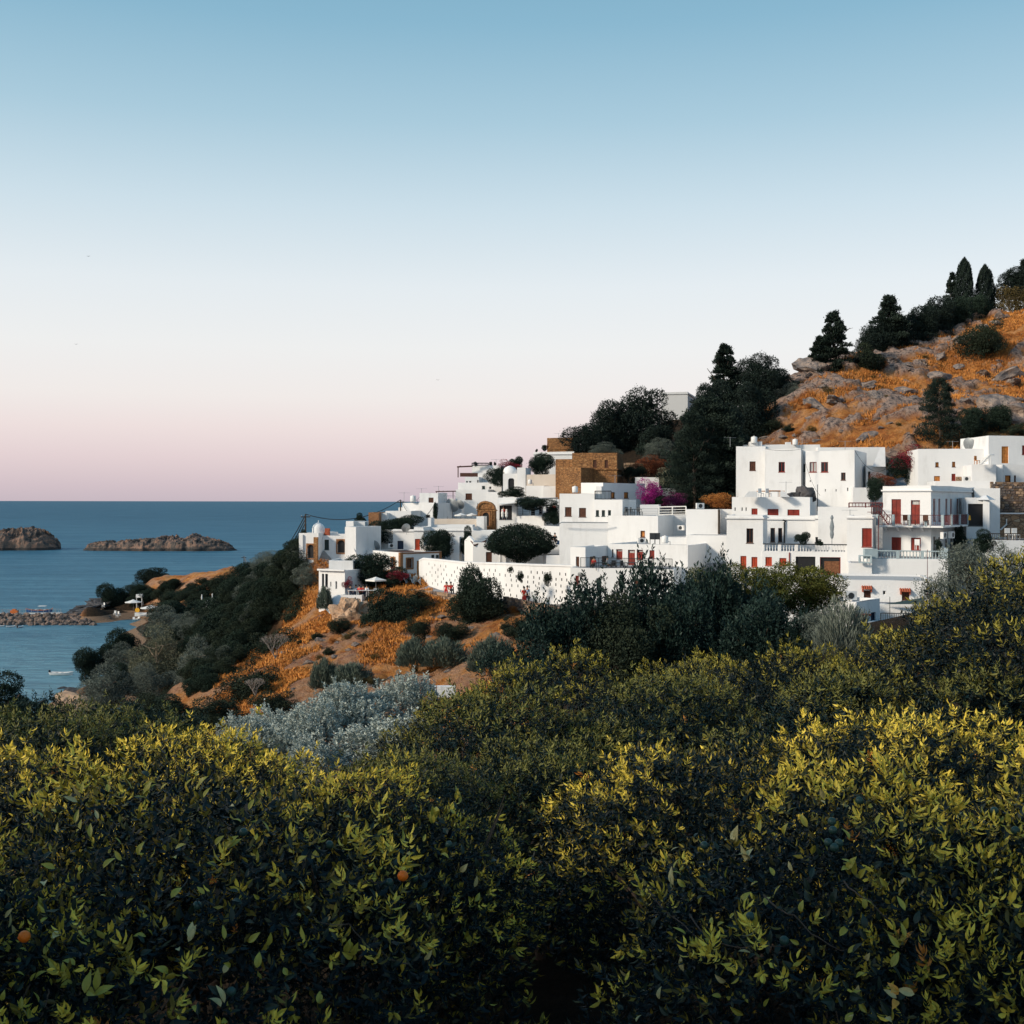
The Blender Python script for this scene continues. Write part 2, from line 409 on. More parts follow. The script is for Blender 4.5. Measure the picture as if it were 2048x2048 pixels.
# ================================================================ TERRAIN
CTRL = [  # X, Y, Z
 (0,0,28.6),(-10,0,27.6),(10,0,29.6),(0,15,28.4),(-8,15,27.6),(8,15,29.4),(0,30,26.6),(-12,30,24),(12,30,28.6),(-30,0,24),(30,0,33),
 (0,-40,30),(-60,-40,24),(60,-40,42),(-30,-20,26),(-34,40,15),(-45,80,5),(-80,60,0),(-120,100,-4),(0,60,21),(-12,62,18),(-2,88,16.8),
 (12,50,25),(20,60,25.5),(-170,150,-5),(-170,250,-6),(-300,300,-8),(-200,350,-6),(-60,200,-1.5),(-52,150,.5)]
VILL = {(800,1102),(900,1112),(950,1127),(1100,1132),(900,1055),(1000,1058),(1150,1090),(1000,985),(1100,990),(900,1005),(850,1040),(1060,935),(1250,965),(1300,1015),(1400,1015),
        (1480,990),(1650,1005),(1560,1035),(1600,1152),(1700,1160),(1800,1120),(1800,1205),(2000,1135),(2020,1065),(2000,968),(1900,970),(1900,897),(1600,897),(2040,875)}
def c_(px, d, z=None, py=None):
    CTRL.append((gx(px, d), d, (zz(py, d) - (3.2 if (px, py) in VILL else 0)) if z is None else z))
for px, py, d in [
 (600,1390,108),(700,1352,112),(720,1300,120),(900,1330,110),(900,1245,124),(1000,1262,112),(950,1385,98),(800,1385,104),(1050,1245,112),
 (450,1405,115),(350,1432,120),(560,1230,150),(450,1250,190),(300,1405,135),(250,1425,160),(125,1400,205),
 (250,1200,388),(300,1165,378),(330,1158,385),(400,1148,380),(470,1138,370),(360,1180,350),(450,1170,320),(230,1200,394),(160,1234,350),
 (400,1240,260),(300,1310,215),(350,1350,170),(520,1180,200),(560,1150,170),(590,1128,152),(540,1130,210),
 (640,1130,150),(700,1150,152),(660,1230,138),(780,1152,148),(830,1170,142),(900,1187,138),(1000,1198,130),(1100,1217,120),
 (800,1102,155),(900,1112,155),(950,1127,148),(1100,1132,142),(900,1055,168),(1000,1058,160),(1150,1090,138),(1000,985,185),(1100,990,174),
 (900,1005,180),(850,1040,170),(1060,935,195),(1250,965,167),(1300,1015,152),(1400,1015,152),(1250,905,200),(1400,875,215),(1340,840,225),
 (1500,875,188),(1480,990,155),(1650,1005,142),(1560,1035,129),(1600,1152,112),(1700,1160,106),(1800,1120,113),(1800,1205,97),
 (2000,1135,101),(2020,1065,126),(2000,968,142),(1900,970,136),(1900,897,160),(1600,897,168),(2040,875,152),
 (1550,822,192),(1604,768,202),(1672,727,214),(1760,703,226),(1850,672,236),(1932,650,242),(2048,640,246),(2200,560,250),
 (1750,800,190),(1900,760,206),(2048,750,206),(1800,862,170),(2000,842,176),(2150,760,200),(1480,850,205),
 (1300,1222,112),(1450,1230,108),(1640,1260,95),(1750,1278,88),(1200,1235,100),(1300,1300,70),(1500,1300,60),(2048,1190,80)]:
    c_(px, d, None, py)
for px, d, z in [(130,230,-1.5),(60,211,-3),(100,260,-4),(-100,240,-5),(200,300,-2),(0,310,-4),(0,180,-4),(0,150,-2),(60,40,19),(0,80,8),
 (-150,80,2),(200,345,.3),(280,345,.6),(230,352,.6),(290,358,1.0),(260,364,1.3),(320,352,1.6),(200,400,-4),(300,430,-5),(400,440,-5),(500,430,-5),(600,380,-3),(750,380,-3),(900,400,-2),(0,360,-5),
 (100,385,-5),(600,300,4),(600,230,15),(800,250,18),(900,250,26),(1000,300,20),(1550,262,34),(1750,300,44),(1950,310,54),(2300,320,72),
 (1300,285,32),(1100,265,30),(1100,400,-3),(1500,420,5),(2000,450,30),(2048,60,31),(2300,60,34),(2500,120,47),(2600,250,85),(150,350,-2.5),
 (240,360,2.2),(200,190,-1),(260,240,.2),(200,330,-2),(250,330,-1.6),(20,350,-3.0)]:
    c_(px, d, z)
CT = np.array(CTRL, dtype=np.float64)
def _k(r2): return np.sqrt(r2 + 9.0)
_A = _k(((CT[:, None, :2] - CT[None, :, :2]) ** 2).sum(-1))
_n = len(CT)
_B = np.zeros((_n + 1, _n + 1)); _B[:_n, :_n] = _A + np.eye(_n) * -0.02; _B[:_n, _n] = 1; _B[_n, :_n] = 1
_W = np.linalg.solve(_B, np.concatenate([CT[:, 2], [0]]))
def base_z(X, Y):
    X = np.asarray(X, dtype=np.float64).ravel(); Y = np.asarray(Y, dtype=np.float64).ravel()
    out = np.zeros(len(X))
    for s in range(0, len(X), 20000):
        x = X[s:s + 20000]; y = Y[s:s + 20000]
        K = _k((x[:, None] - CT[None, :, 0]) ** 2 + (y[:, None] - CT[None, :, 1]) ** 2)
        out[s:s + 20000] = K @ _W[:_n] + _W[_n]
    return out
# value noise in numpy (fast fractal)
_rs = np.random.RandomState(5)
_perm = _rs.rand(256, 256)
def vnoise(x, y):
    xi = np.floor(x).astype(int); yi = np.floor(y).astype(int); fx = x - xi; fy = y - yi
    fx = fx * fx * (3 - 2 * fx); fy = fy * fy * (3 - 2 * fy)
    g = lambda a, b: _perm[a & 255, b & 255]
    return (g(xi, yi) * (1 - fx) + g(xi + 1, yi) * fx) * (1 - fy) + (g(xi, yi + 1) * (1 - fx) + g(xi + 1, yi + 1) * fx) * fy
def fbm(x, y, o=5, ridge=False):
    s = 0; a = .5; t = 0
    for i in range(o):
        n = vnoise(x + 17.3 * i, y - 9.1 * i)
        if ridge: n = 1 - np.abs(2 * n - 1)
        s = s + a * n; t += a; a *= .5; x = x * 2.03; y = y * 2.03
    return s / t
def sstep(a, b, x):
    t = np.clip((x - a) / (b - a), 0, 1); return t * t * (3 - 2 * t)
def region(X, Y):
    """weights: right hill, near scrub slope, headland/shore"""
    px = 1024 + F * X / np.maximum(Y, 1)
    hill = sstep(150, 168, Y + (X - 50) * .12) * sstep(34, 46, X - (Y - 190) * .10)
    slope = sstep(62, 90, Y) * (1 - sstep(150, 175, Y)) * (1 - sstep(1040, 1090, px)) 
    head = sstep(300, 335, Y) * sstep(280, 310, px) * (1 - sstep(470, 520, px))
    low = sstep(60, 70, Y) * (1 - sstep(135, 150, Y)) * sstep(330, 350, px)
    shore = (1 - sstep(150, 175, px)) * sstep(60, 90, Y)
    slope = slope * sstep(500, 560, px - (Y - 120) * 1.5)
    slope = np.maximum(np.maximum(slope, head), np.maximum(low * (1 - sstep(1040, 1090, px)), shore))
    return hill, slope
def disp_z(X, Y, Z):
    hill, slope = region(X, Y)
    # strata: outcrops dipping to the left
    u = X * .9 + Y * .25; v = (Y * .8 - X * .35)
    r1 = fbm(u / 15, v / 6.5, 5, True); r2 = fbm(X / 4.0, Y / 4.0, 4)
    rockm = sstep(.585, .66, fbm(X / 16 + 5, Y / 9 + 3, 5) * .55 + fbm(u / 5, v / 2.2, 5, True) * .45)
    dz = hill * ((r1 - .55) * 2.4 + rockm * 1.0 + (r2 - .5) * .8)
    s1 = fbm(X / 7, Y / 7 + 40, 5, True)
    s3 = fbm(X * .9 + Y * .3, (Y - X * .3) * 1.4, 4, True)
    dz = dz + slope * ((s1 - .55) * 1.5 + (r2 - .5) * .5 + (s3 - .5) * .55) * sstep(-1, 4, Z)
    dz = dz + hill * (fbm(u / 3.2, v / 1.6, 4, True) - .5) * 1.1
    rock2 = sstep(.60, .72, s1) * slope
    dz += (1 - np.maximum(hill, slope)) * (r2 - .5) * .12
    return Z + dz, np.clip(np.maximum(hill * rockm, rock2 * .45), 0, 1), np.maximum(hill, slope)
def tz(x, y):
    X = np.array([float(x)]); Y = np.array([float(y)])
    return float(disp_z(X, Y, base_z(X, Y))[0][0])

az = np.concatenate([np.linspace(-180, -30, 44)[:-1], np.linspace(-30, 30, 520), np.linspace(30, 180, 44)[1:-1]])
rr = np.concatenate([np.linspace(.5, 40, 46)[:-1], np.linspace(40, 92, 60)[:-1], np.linspace(92, 135, 110)[:-1], np.linspace(135, 160, 45)[:-1],
                     np.linspace(160, 250, 150)[:-1], np.linspace(250, 400, 90)[:-1], np.linspace(400, 900, 20)])
AZ, RR = np.meshgrid(np.radians(az), rr)
TX = (np.sin(AZ) * RR); TY = np.cos(AZ) * RR
nr, na_ = TX.shape
bz = base_z(TX.ravel(), TY.ravel())
far = sstep(430, 700, RR.ravel())
bz = bz * (1 - far) + (-12) * far
zf, rockf, dryf = disp_z(TX.ravel(), TY.ravel(), bz)
idx = np.arange(nr * na_).reshape(nr, na_)
a = idx[:-1, :]; b_ = idx[1:, :]
q = np.stack([a, np.roll(a, -1, 1), np.roll(b_, -1, 1), b_], -1).reshape(-1, 4)
V = np.stack([TX.ravel(), TY.ravel(), zf], -1)
me = np_mesh('terrain', V, quads=q, mats=[M['ground']], tint=np.clip(dryf, 0, 1), smooth=True)
at = me.attributes.new('rock', 'FLOAT', 'POINT'); at.data.foreach_set('value', rockf.astype(np.float32))
_px = 1024 + F * TX.ravel() / np.maximum(TY.ravel(), 1); _d = TY.ravel()
pav = sstep(-1, 1.5, _d - np.interp(_px, [600, 730, 830, 1012, 1143, 1300, 1700, 1900, 2100], [151, 148, 142, 128, 119, 113, 101, 93, 91])) * \
      (1 - sstep(-2, 2, _d - np.interp(_px, [600, 840, 1000, 1110, 1260, 1330, 1480, 1700, 1980, 2100], [166, 180, 197, 178, 164, 152, 158, 162, 158, 152]))) * sstep(590, 610, _px)
at = me.attributes.new('paved', 'FLOAT', 'POINT'); at.data.foreach_set('value', pav.astype(np.float32))
ter = tag(link('terrain', me), kind='structure')

mb = MB(); mb.add([(-90000, -2000, 0), (90000, -2000, 0), (90000, 120000, 0), (-90000, 120000, 0)], [(0, 1, 2, 3)])
sea = tag(mb.build('water', M['water']), kind='structure')

# ================================================================ ROCKS
def rock_mesh(name, seed, mat, sub=3, amp=.35, flat=.7):
    import bmesh
    bm = bmesh.new(); bmesh.ops.create_icosphere(bm, subdivisions=sub, radius=1.0)
    o = Vector((seed * 7.1, seed * 3.3, seed))
    for v in bm.verts:
        n = v.co.normalized()
        f = 1 + amp * (mnoise.noise(n * 1.3 + o)) + amp * .7 * mnoise.noise(n * 3.1 + o) + amp * .5 * mnoise.noise(n * 7 + o)
        # facet: clamp against a few random planes
        rnd = random.Random(seed)
        p = n * f
        for _ in range(7):
            d = Vector((rnd.uniform(-1, 1), rnd.uniform(-1, 1), rnd.uniform(-1, 1))).normalized(); k = rnd.uniform(.62, .95)
            t = p.dot(d)
            if t > k: p -= d * (t - k) * .8
        v.co = Vector((p.x, p.y, p.z * flat))
    me = bpy.data.meshes.new(name); bm.to_mesh(me); bm.free(); me.materials.append(mat)
    return me
rnd = random.Random(11)
ROCKS = [rock_mesh('boulder', s, M['rock'], 3, .5, .6) for s in range(1, 6)]
BOULD = [rock_mesh('boulder', s + 20, M['boulder'], 2, .3, .75) for s in range(1, 6)]
DROCK = [rock_mesh('shore_rock', s + 40, M['darkrock'], 3, .45, .4) for s in range(1, 4)]
def rock_at(mesh, name, x, y, s, label, cat, group=None, dz=0.0, sc=(1, 1, 1), z=None, tilt=.25):
    o = link(name, mesh, None, (x, y, (tz(x, y) if z is None else z) + dz))
    o.scale = (s * sc[0], s * sc[1], s * sc[2]); o.rotation_euler = (rnd.uniform(-tilt, tilt), rnd.uniform(-tilt, tilt), rnd.uniform(0, 6.28))
    return tag(o, label, cat, group)
# outcrops on the hill (px, py-ish depth)
for i in range(170):
    px = rnd.uniform(1450, 2060); t = rnd.random()
    d = 165 + t * 75 + (px - 1480) * .02
    x = gx(px, d)
    hill, _ = region(np.array([x]), np.array([d]))
    if hill[0] < .4: continue
    s = rnd.choice([.4, .5, .7, .9, 1.3]) * rnd.uniform(.8, 1.2)
    rock_at(rnd.choice(ROCKS), 'boulder', x, d, s, 'grey limestone outcrop among dry orange grass on the hill above the village', 'rock',
            'limestone outcrops on the hill', dz=-s * .15, sc=(1.6, 1, .9), tilt=.45)
for (px, py, d, s, lb) in [(1625, 752, 205, 4.0, 'large rounded boulder beside the dark shrub on the left ridge of the hill'),
                           (1902, 652, 236, 2.6, 'pale grey boulder under the trees on the ridge'),
                           (2035, 840, 172, 5.0, 'big grey cliff rock at the right edge above the white house'),
                           (1990, 800, 182, 4.2, 'grey slab cliff on the right part of the hill'),
                           (2020, 735, 205, 4.0, 'grey rock ledge right of the big round bush'),
                           (1800, 768, 195, 3.2, 'pale rock outcrop in the middle of the hill'),
                           (1870, 735, 205, 3.0, 'grey outcrop left below the big round bush'),
                           (1736, 870, 172, 2.4, 'dark round boulder low on the hill above the white houses')]:
    x = gx(px, d)
    rock_at(rnd.choice(ROCKS), 'boulder', x, d, s * .7, lb, 'rock', sc=(1.3, 1, .9), z=tz(x, d) - s * .1, tilt=.5)
# slope stones
for i in range(70):
    px = rnd.uniform(460, 1030); d = rnd.uniform(100, 128); x = gx(px, d)
    s = rnd.uniform(.15, .5)
    rock_at(rnd.choice(ROCKS), 'stone', x, d, s, 'pale stone lying in the dry grass of the orange slope', 'stone', 'stones on the orange slope', sc=(1.3, 1, .9))
o = rock_at(rock_mesh('sandstone_outcrop', 77, M['tanrock'], 4, .55, .9), 'sandstone_outcrop', gx(700, 132), 132, 1.9,
            'eroded tan sandstone outcrop below the white terrace wall', 'rock', sc=(1.1, 1, 1.2), z=zz(1236, 132))
# breakwater
nb_ = 0
for row, (y0, d0) in enumerate([(1256, 338), (1249, 343), (1242, 348), (1237, 352)]):
    px = -40 + row * 3
    while px < 190 - row * 4:
        s = rnd.uniform(.6, 1.15)
        d = d0 + rnd.uniform(-1, 1)
        rock_at(rnd.choice(BOULD), 'boulder', gx(px, d), d, s, 'rounded pink and grey boulder in the long breakwater', 'boulder', 'breakwater boulders', z=.1 + row * .40 + rnd.uniform(-.15, .2), tilt=.6)
        px += s * 9.5
for px, py, d, s, lb in [(150, 1246, 344, 1.9, 'largest pale boulder at the shore end of the breakwater'), (178, 1251, 342, 1.4, 'pinkish boulder beside the beach at the breakwater end'),
                         (132, 1249, 345, 1.3, 'broad boulder halfway along the shore end of the breakwater')]:
    rock_at(rnd.choice(BOULD), 'boulder', gx(px, d), d, s, lb, 'boulder', z=zz(py, d))
# dark shore rocks running out left of the headland
for i in range(34):
    t = rnd.random(); px = 128 + t * 85; d = 352 + t * 22 + rnd.uniform(-4, 4)
    rock_at(rnd.choice(DROCK), 'shore_rock', gx(px, d), d, rnd.uniform(1.4, 3.0), 'dark jagged shore rock between breakwater and headland trees', 'rock', 'dark shore rocks', z=.2 + t * 3.6, sc=(1.7, 1, .8))
for i in range(22):
    px = rnd.uniform(80, 160); d = rnd.uniform(196, 224)
    rock_at(rnd.choice(DROCK), 'shore_rock', gx(px, d), d, rnd.uniform(.5, 1.5), 'shore rock at the foot of the olive slope', 'rock', 'rocks at the water below the olives', z=max(0.0, tz(gx(px, d), d)), sc=(1.4, 1, .8))
for px, d, s, z, lb in [(150,198,3.4,1.6,'broad peach coloured rock slab right of the white motorboat'),(140,190,3.0,.8,'flat pale rock ledge at the water under the olive trees'),(128,183,2.4,.2,'low pinkish rock below the flat ledge')]:
    o = rock_at(rock_mesh('rock_slab', int(px), M['tanrock'], 3, .4, .4), 'rock_slab', gx(px, d), d, s, lb, 'rock', z=z, sc=(1.5, 1, .9))

def islet(name, label, d, prof, depth, seed):
    xs = np.array([gx(p, d) for p, _ in prof]); hs = np.array([max(0, zz(y, d)) for _, y in prof])
    nx, ny = 320, 90
    X = np.linspace(xs[0], xs[-1], nx); Y = np.linspace(-1, 1, ny)
    XX, YY = np.meshgrid(X, Y)
    H = np.interp(XX, xs, hs) * .74
    edge = np.clip(1 - ((XX - (xs[0] + xs[-1]) / 2) / ((xs[-1] - xs[0]) / 2)) ** 2, 0, 1) ** .4
    dpt = depth * edge * (.75 + .5 * fbm(XX / 12 + seed, YY * 0 + seed, 3))
    prof_y = np.clip(1 - np.abs(YY) ** 4, 0, 1) ** .55
    N = fbm(XX / 9 + seed, YY * depth / 9, 5, True); N2 = fbm(XX / 3 + seed, YY * depth / 3, 4, True)
    N3 = fbm(XX / 1.3 + seed, YY * depth / 1.3, 4, True)
    Z = H * prof_y * (.70 + .62 * (N - .3)) + ((N2 - .5) * 3.6 + (N3 - .5) * 1.6) * prof_y * np.clip(H / 3, 0, 1)
    Z = np.where(prof_y < .02, -1.5, Z)
    crag = (fbm(XX / 4 + seed, Z / 2.0, 5) - .5) * 6.0
    V = np.stack([XX, d + YY * dpt + crag * prof_y, Z], -1).reshape(-1, 3)
    ii = np.arange(nx * ny).reshape(ny, nx)
    q = np.stack([ii[:-1, :-1], ii[:-1, 1:], ii[1:, 1:], ii[1:, :-1]], -1).reshape(-1, 4)
    return tag(link(name, np_mesh(name, V, quads=q, mats=[M['islet']])), label, 'islet')
islet('rocky_islet', 'long low rocky islet in the sea left of the village', 850, [(168,1101),(178,1094),(182,1087),(200,1084),(220,1081),(232,1087),(248,1079),(290,1077),(312,1070),(350,1065),(368,1070),(390,1064),(415,1067),(440,1076),(458,1090),(466,1098),(474,1102)], 17, 3.0)
islet('rocky_islet', 'higher rocky islet cut off by the left edge of the picture', 862, [(-120,1100),(-90,1075),(-40,1060),(0,1056),(26,1049),(60,1047),(85,1054),(100,1062),(104,1073),(113,1076),(117,1090),(119,1100)], 24, 9.0)

# ================================================================ FOLIAGE GENERATORS
def rot_rand(n, rs):
    """random unit vectors"""
    v = rs.normal(size=(n, 3)); return v / np.linalg.norm(v, axis=1, keepdims=True)
def norm_(v): return v / np.maximum(np.linalg.norm(v, axis=1, keepdims=True), 1e-9)
def blades(P, D, W, ln, wd, bend=None):
    """bent quads: base P, direction D, width axis W"""
    n = len(P)
    ln = np.asarray(ln).reshape(-1, 1); wd = np.asarray(wd).reshape(-1, 1)
    N = np.cross(D, W)
    mid = P + D * ln * .5 + N * ln * .06
    tip = P + D * ln - N * ln * .08
    V = np.stack([P, mid + W * wd * .5, tip, mid - W * wd * .5], 1)
    return V.reshape(-1, 3), (np.arange(n) * 4)[:, None] + np.array([[0, 1, 2, 3]])
def leafset(P, Nn, rs, size, aspect=.5, out=.12, up=.2, jit=1.0):
    n = len(P)
    D = norm_(Nn * out + np.array([0, 0, up]) + rot_rand(n, rs) * jit)
    W = norm_(np.cross(D, rot_rand(n, rs)))
    s = size * rs.uniform(.6, 1.35, n)
    return blades(P, D, W, s, s * aspect)
def make_leafmesh(name, P, Nn, tint, mat, rs, size, **k):
    pc = .25 if 'conifer' in str(mat) and len(P) < 22000 else 1.0
    lo, hi = np.percentile(P, pc, axis=0), np.percentile(P, 100 - pc, axis=0)
    P = (P - (lo + hi) / 2) / (hi - lo) * .97
    V, Q = leafset(P, Nn, rs, size, **k)
    T = np.repeat(np.clip(tint, 0, 1), 4)
    return np_mesh(name, V, quads=Q, mats=[mat] if not isinstance(mat, list) else mat, tint=T)
def lobed_points(n, rs, nl=16, lr=(.16, .30), flat=1.0, shell=.25, seedlobes=None, up=0.0):
    """points on the surfaces of lobes packed in a unit-diameter ellipsoid (r=.5)"""
    L = rot_rand(nl, rs) * (rs.uniform(.12, 1, (nl, 1)) ** .45) * rs.uniform(.26, .46, (nl, 1))
    L[:, 2] = L[:, 2] * flat
    r = rs.uniform(*lr, nl)
    w = r ** 2; w /= w.sum()
    k = rs.choice(nl, n, p=w)
    nn = rot_rand(n, rs)
    rad = r[k] * (1 - shell * rs.rand(n) ** 1.5) * (1 + .12 * np.sin(nn[:, 0] * 9 + k) * np.cos(nn[:, 1] * 8 + k))
    P = L[k] + nn * rad[:, None] * np.array([1, 1, .9])
    out = norm_(P + nn * .3)
    keep = np.ones(n, bool)
    return P, norm_(nn + out * .4), k
def crown_broad(name, mat, n=9000, seed=1, size=.036, nl=18, lr=(.10, .27), aspect=.55, **k):
    rs = np.random.RandomState(seed)
    P, N, kk = lobed_points(n, rs, nl, lr)
    lob = rs.rand(nl)[kk]
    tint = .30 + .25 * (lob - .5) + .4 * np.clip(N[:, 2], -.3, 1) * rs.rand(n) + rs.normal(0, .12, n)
    # stray sprigs poke out of the outline
    m = rs.rand(n) < .05
    P[m] += N[m] * rs.uniform(.0, .05, (m.sum(), 1))
    return make_leafmesh(name, P, N, tint, M[mat], rs, size, aspect=aspect, **k)
def crown_conifer(name, mat, seed=1, n=11000, tiers=15, cone=.9, size=.045, droop=.10, gap=.55):
    rs = np.random.RandomState(seed)
    P = []; N = []; T = []
    nb = tiers * 7
    per = n // nb
    for i in range(nb):
        t = (i // 7 + rs.rand() * .8) / tiers; t = min(t, .985)
        Rr = (.06 + .94 * (1 - t) ** cone) * .5 * rs.uniform(gap * .8, 1.12)
        a = rs.uniform(0, 2 * math.pi)
        s = rs.uniform(.12, 1.0, per) ** .75
        x = s * Rr
        up = .10 * (1 - t) + rs.uniform(-.02, .05)
        zb = -.5 + t * .96 + s * up * .6 - droop * s ** 2 * .4
        spread = .055 * (1 - .55 * s) + .014
        lat = rs.normal(0, 1, per) * spread * .75; lz = rs.normal(0, 1, per) * spread * .32
        P.append(np.stack([math.cos(a) * x - math.sin(a) * lat, math.sin(a) * x + math.cos(a) * lat, zb + lz], -1))
        N.append(np.tile([math.cos(a), math.sin(a), .35], (per, 1)))
        T.append(.25 + .3 * rs.rand(per) + .2 * (lz > 0) + (rs.rand() - .5) * .2)
    P = np.concatenate(P); N = norm_(np.concatenate(N)); T = np.concatenate(T)
    return make_leafmesh(name, P, N, T, M[mat], rs, size, aspect=.4, out=.9, up=.15, jit=.5)
def crown_cypress(name, mat, seed=1, n=13000, size=.05):
    rs = np.random.RandomState(seed)
    z = rs.rand(n) ** .9; a = rs.uniform(0, 2 * math.pi, n)
    r = .5 * np.interp(z, [0, .08, .35, .7, .9, 1], [.40, .80, 1.0, .86, .55, .05])
    r = r * (1 + .10 * np.sin(a * 3 + z * 5 + seed) + .10 * np.sin(a * 7 - z * 23)) * (1 - .6 * rs.rand(n) ** 2)
    P = np.stack([np.cos(a) * r, np.sin(a) * r, z - .5], -1)
    N = norm_(np.stack([np.cos(a), np.sin(a), np.full(n, .4)], -1))
    return make_leafmesh(name, P, N, .3 + .25 * rs.rand(n) + .15 * np.sin(a * 7 - z * 23), M[mat], rs, size, aspect=.5, out=.1, up=.7, jit=.9)
def crown_broom(name, mat, seed=1, n=7000, size=.17):
    rs = np.random.RandomState(seed)
    D = rot_rand(n, rs); D[:, 2] = np.abs(D[:, 2]); 
    lump = 1 + .16 * np.sin(D[:, 0] * 7 + seed) * np.cos(D[:, 1] * 6) + .08 * np.sin(D[:, 0] * 17 + D[:, 2] * 9)
    r = rs.uniform(.55, 1, n) ** .6 * .46 * lump
    P = D * r[:, None] * np.array([1, 1, 1.75]); P[:, 2] -= .5
    N = norm_(D + np.array([0, 0, .9]))
    return make_leafmesh(name, P, N, .35 + .5 * rs.rand(n) * np.clip(D[:, 2] + .3, 0, 1), M[mat], rs, size, aspect=.10, out=.9, up=.4, jit=.28)
def crown_shoots(name, mat, seed=1, n=420, size=.055, lf=22, top=.28):
    """upright leafy shoots rising out of a lobed mass"""
    rs = np.random.RandomState(seed)
    P0, N0, k = lobed_points(8200, rs, 16, (.14, .25))
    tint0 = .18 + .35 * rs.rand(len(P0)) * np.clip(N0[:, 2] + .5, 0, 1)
    Ps = [P0]; Ns = [N0]; Ts = [tint0]
    sel = rs.choice(np.where(N0[:, 2] > .2)[0], n)
    for i in sel:
        h = rs.uniform(.05, top) * (1.0 if rs.rand() < .25 else .45)
        ax = norm_(np.array([[rs.normal(0, .12), rs.normal(0, .12), 1]]))[0]
        m = int(lf * (h / top) + 5)
        s = rs.rand(m)
        a = rs.uniform(0, 6.28, m)
        side = np.stack([np.cos(a), np.sin(a), np.full(m, .55)], -1)
        Ps.append(P0[i] + ax * (s * h)[:, None]); Ns.append(norm_(side)); Ts.append(.2 + .5 * rs.rand(m))
    return make_leafmesh(name, np.concatenate(Ps), np.concatenate(Ns), np.concatenate(Ts), M[mat], rs, size * .75, aspect=.42, out=1.0, up=.3, jit=.35)
def crown_dome(name, mat, seed=1, n=36000, size=.030):
    rs = np.random.RandomState(seed)
    D = rot_rand(n, rs); a = np.arctan2(D[:, 1], D[:, 0])
    lump = 1 + .05 * np.sin(a * 7 + 3 * D[:, 2]) + .04 * np.sin(a * 13 + 9 * D[:, 2])
    zt_ = np.where(D[:, 2] > 0, D[:, 2] ** 1.0 * .5, D[:, 2] * .28)
    P = np.stack([D[:, 0] * .5 * lump, D[:, 1] * .5 * lump, zt_ * lump], -1) * (1 - .45 * rs.rand(n)[:, None] ** 2)
    r = np.hypot(P[:, 0], P[:, 1]); P[:, 2] -= np.where(D[:, 2] < 0, .22 * np.clip(1 - r / .25, 0, 1), 0)
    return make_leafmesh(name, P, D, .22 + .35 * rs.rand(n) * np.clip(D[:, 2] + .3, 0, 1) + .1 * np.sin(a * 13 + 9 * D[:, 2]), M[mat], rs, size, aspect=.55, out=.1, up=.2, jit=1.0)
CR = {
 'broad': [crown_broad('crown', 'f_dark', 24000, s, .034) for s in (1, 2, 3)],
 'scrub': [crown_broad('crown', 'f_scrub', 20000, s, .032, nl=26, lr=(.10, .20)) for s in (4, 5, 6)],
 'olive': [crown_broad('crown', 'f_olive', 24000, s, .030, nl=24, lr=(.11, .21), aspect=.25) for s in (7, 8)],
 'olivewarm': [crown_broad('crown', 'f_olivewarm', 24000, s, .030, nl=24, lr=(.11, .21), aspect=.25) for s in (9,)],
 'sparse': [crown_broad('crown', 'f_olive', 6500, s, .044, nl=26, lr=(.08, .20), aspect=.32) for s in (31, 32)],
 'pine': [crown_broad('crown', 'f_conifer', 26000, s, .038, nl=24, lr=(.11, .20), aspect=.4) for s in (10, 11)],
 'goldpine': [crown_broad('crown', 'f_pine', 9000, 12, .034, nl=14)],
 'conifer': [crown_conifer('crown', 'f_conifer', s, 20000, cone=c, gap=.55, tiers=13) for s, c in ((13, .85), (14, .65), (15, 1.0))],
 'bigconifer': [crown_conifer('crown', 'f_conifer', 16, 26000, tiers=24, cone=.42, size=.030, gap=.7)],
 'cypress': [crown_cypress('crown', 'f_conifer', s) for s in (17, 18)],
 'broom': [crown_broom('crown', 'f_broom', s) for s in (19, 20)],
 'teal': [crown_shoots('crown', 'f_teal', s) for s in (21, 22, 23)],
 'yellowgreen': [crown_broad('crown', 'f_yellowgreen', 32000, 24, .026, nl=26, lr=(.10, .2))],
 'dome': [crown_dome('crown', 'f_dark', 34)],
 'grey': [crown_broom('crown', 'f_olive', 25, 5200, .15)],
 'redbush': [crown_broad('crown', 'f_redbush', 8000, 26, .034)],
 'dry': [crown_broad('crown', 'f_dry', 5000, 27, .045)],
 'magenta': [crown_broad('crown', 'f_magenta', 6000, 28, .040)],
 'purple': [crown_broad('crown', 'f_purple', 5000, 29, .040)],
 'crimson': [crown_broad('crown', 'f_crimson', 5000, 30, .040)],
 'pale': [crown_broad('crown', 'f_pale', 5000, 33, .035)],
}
def trunk_mesh(seed, mat):
    rs = random.Random(seed); mb = MB()
    pts = [(0, 0, 0), (rs.uniform(-.03, .03), rs.uniform(-.03, .03), .3), (rs.uniform(-.06, .06), rs.uniform(-.06, .06), .55), (rs.uniform(-.05, .05), rs.uniform(-.05, .05), 1)]
    mb.tube(pts, .045, 7, .012)
    for i in range(6):
        t = .4 + .1 * i; a = i * 2.4 + rs.random()
        b = Vector(pts[1]).lerp(Vector(pts[3]), t)
        e = b + Vector((math.cos(a) * .26, math.sin(a) * .26, min(.24, .98 - b.z)))
        mb.tube([b, (b + e) / 2 + Vector((0, 0, -.02)), e], .016, 5, .004)
    return mb.data('trunk', mat)
TRK = [trunk_mesh(s, M['bark']) for s in range(3)]; TRKP = trunk_mesh(9, M['palebark'])
rt = random.Random(3)
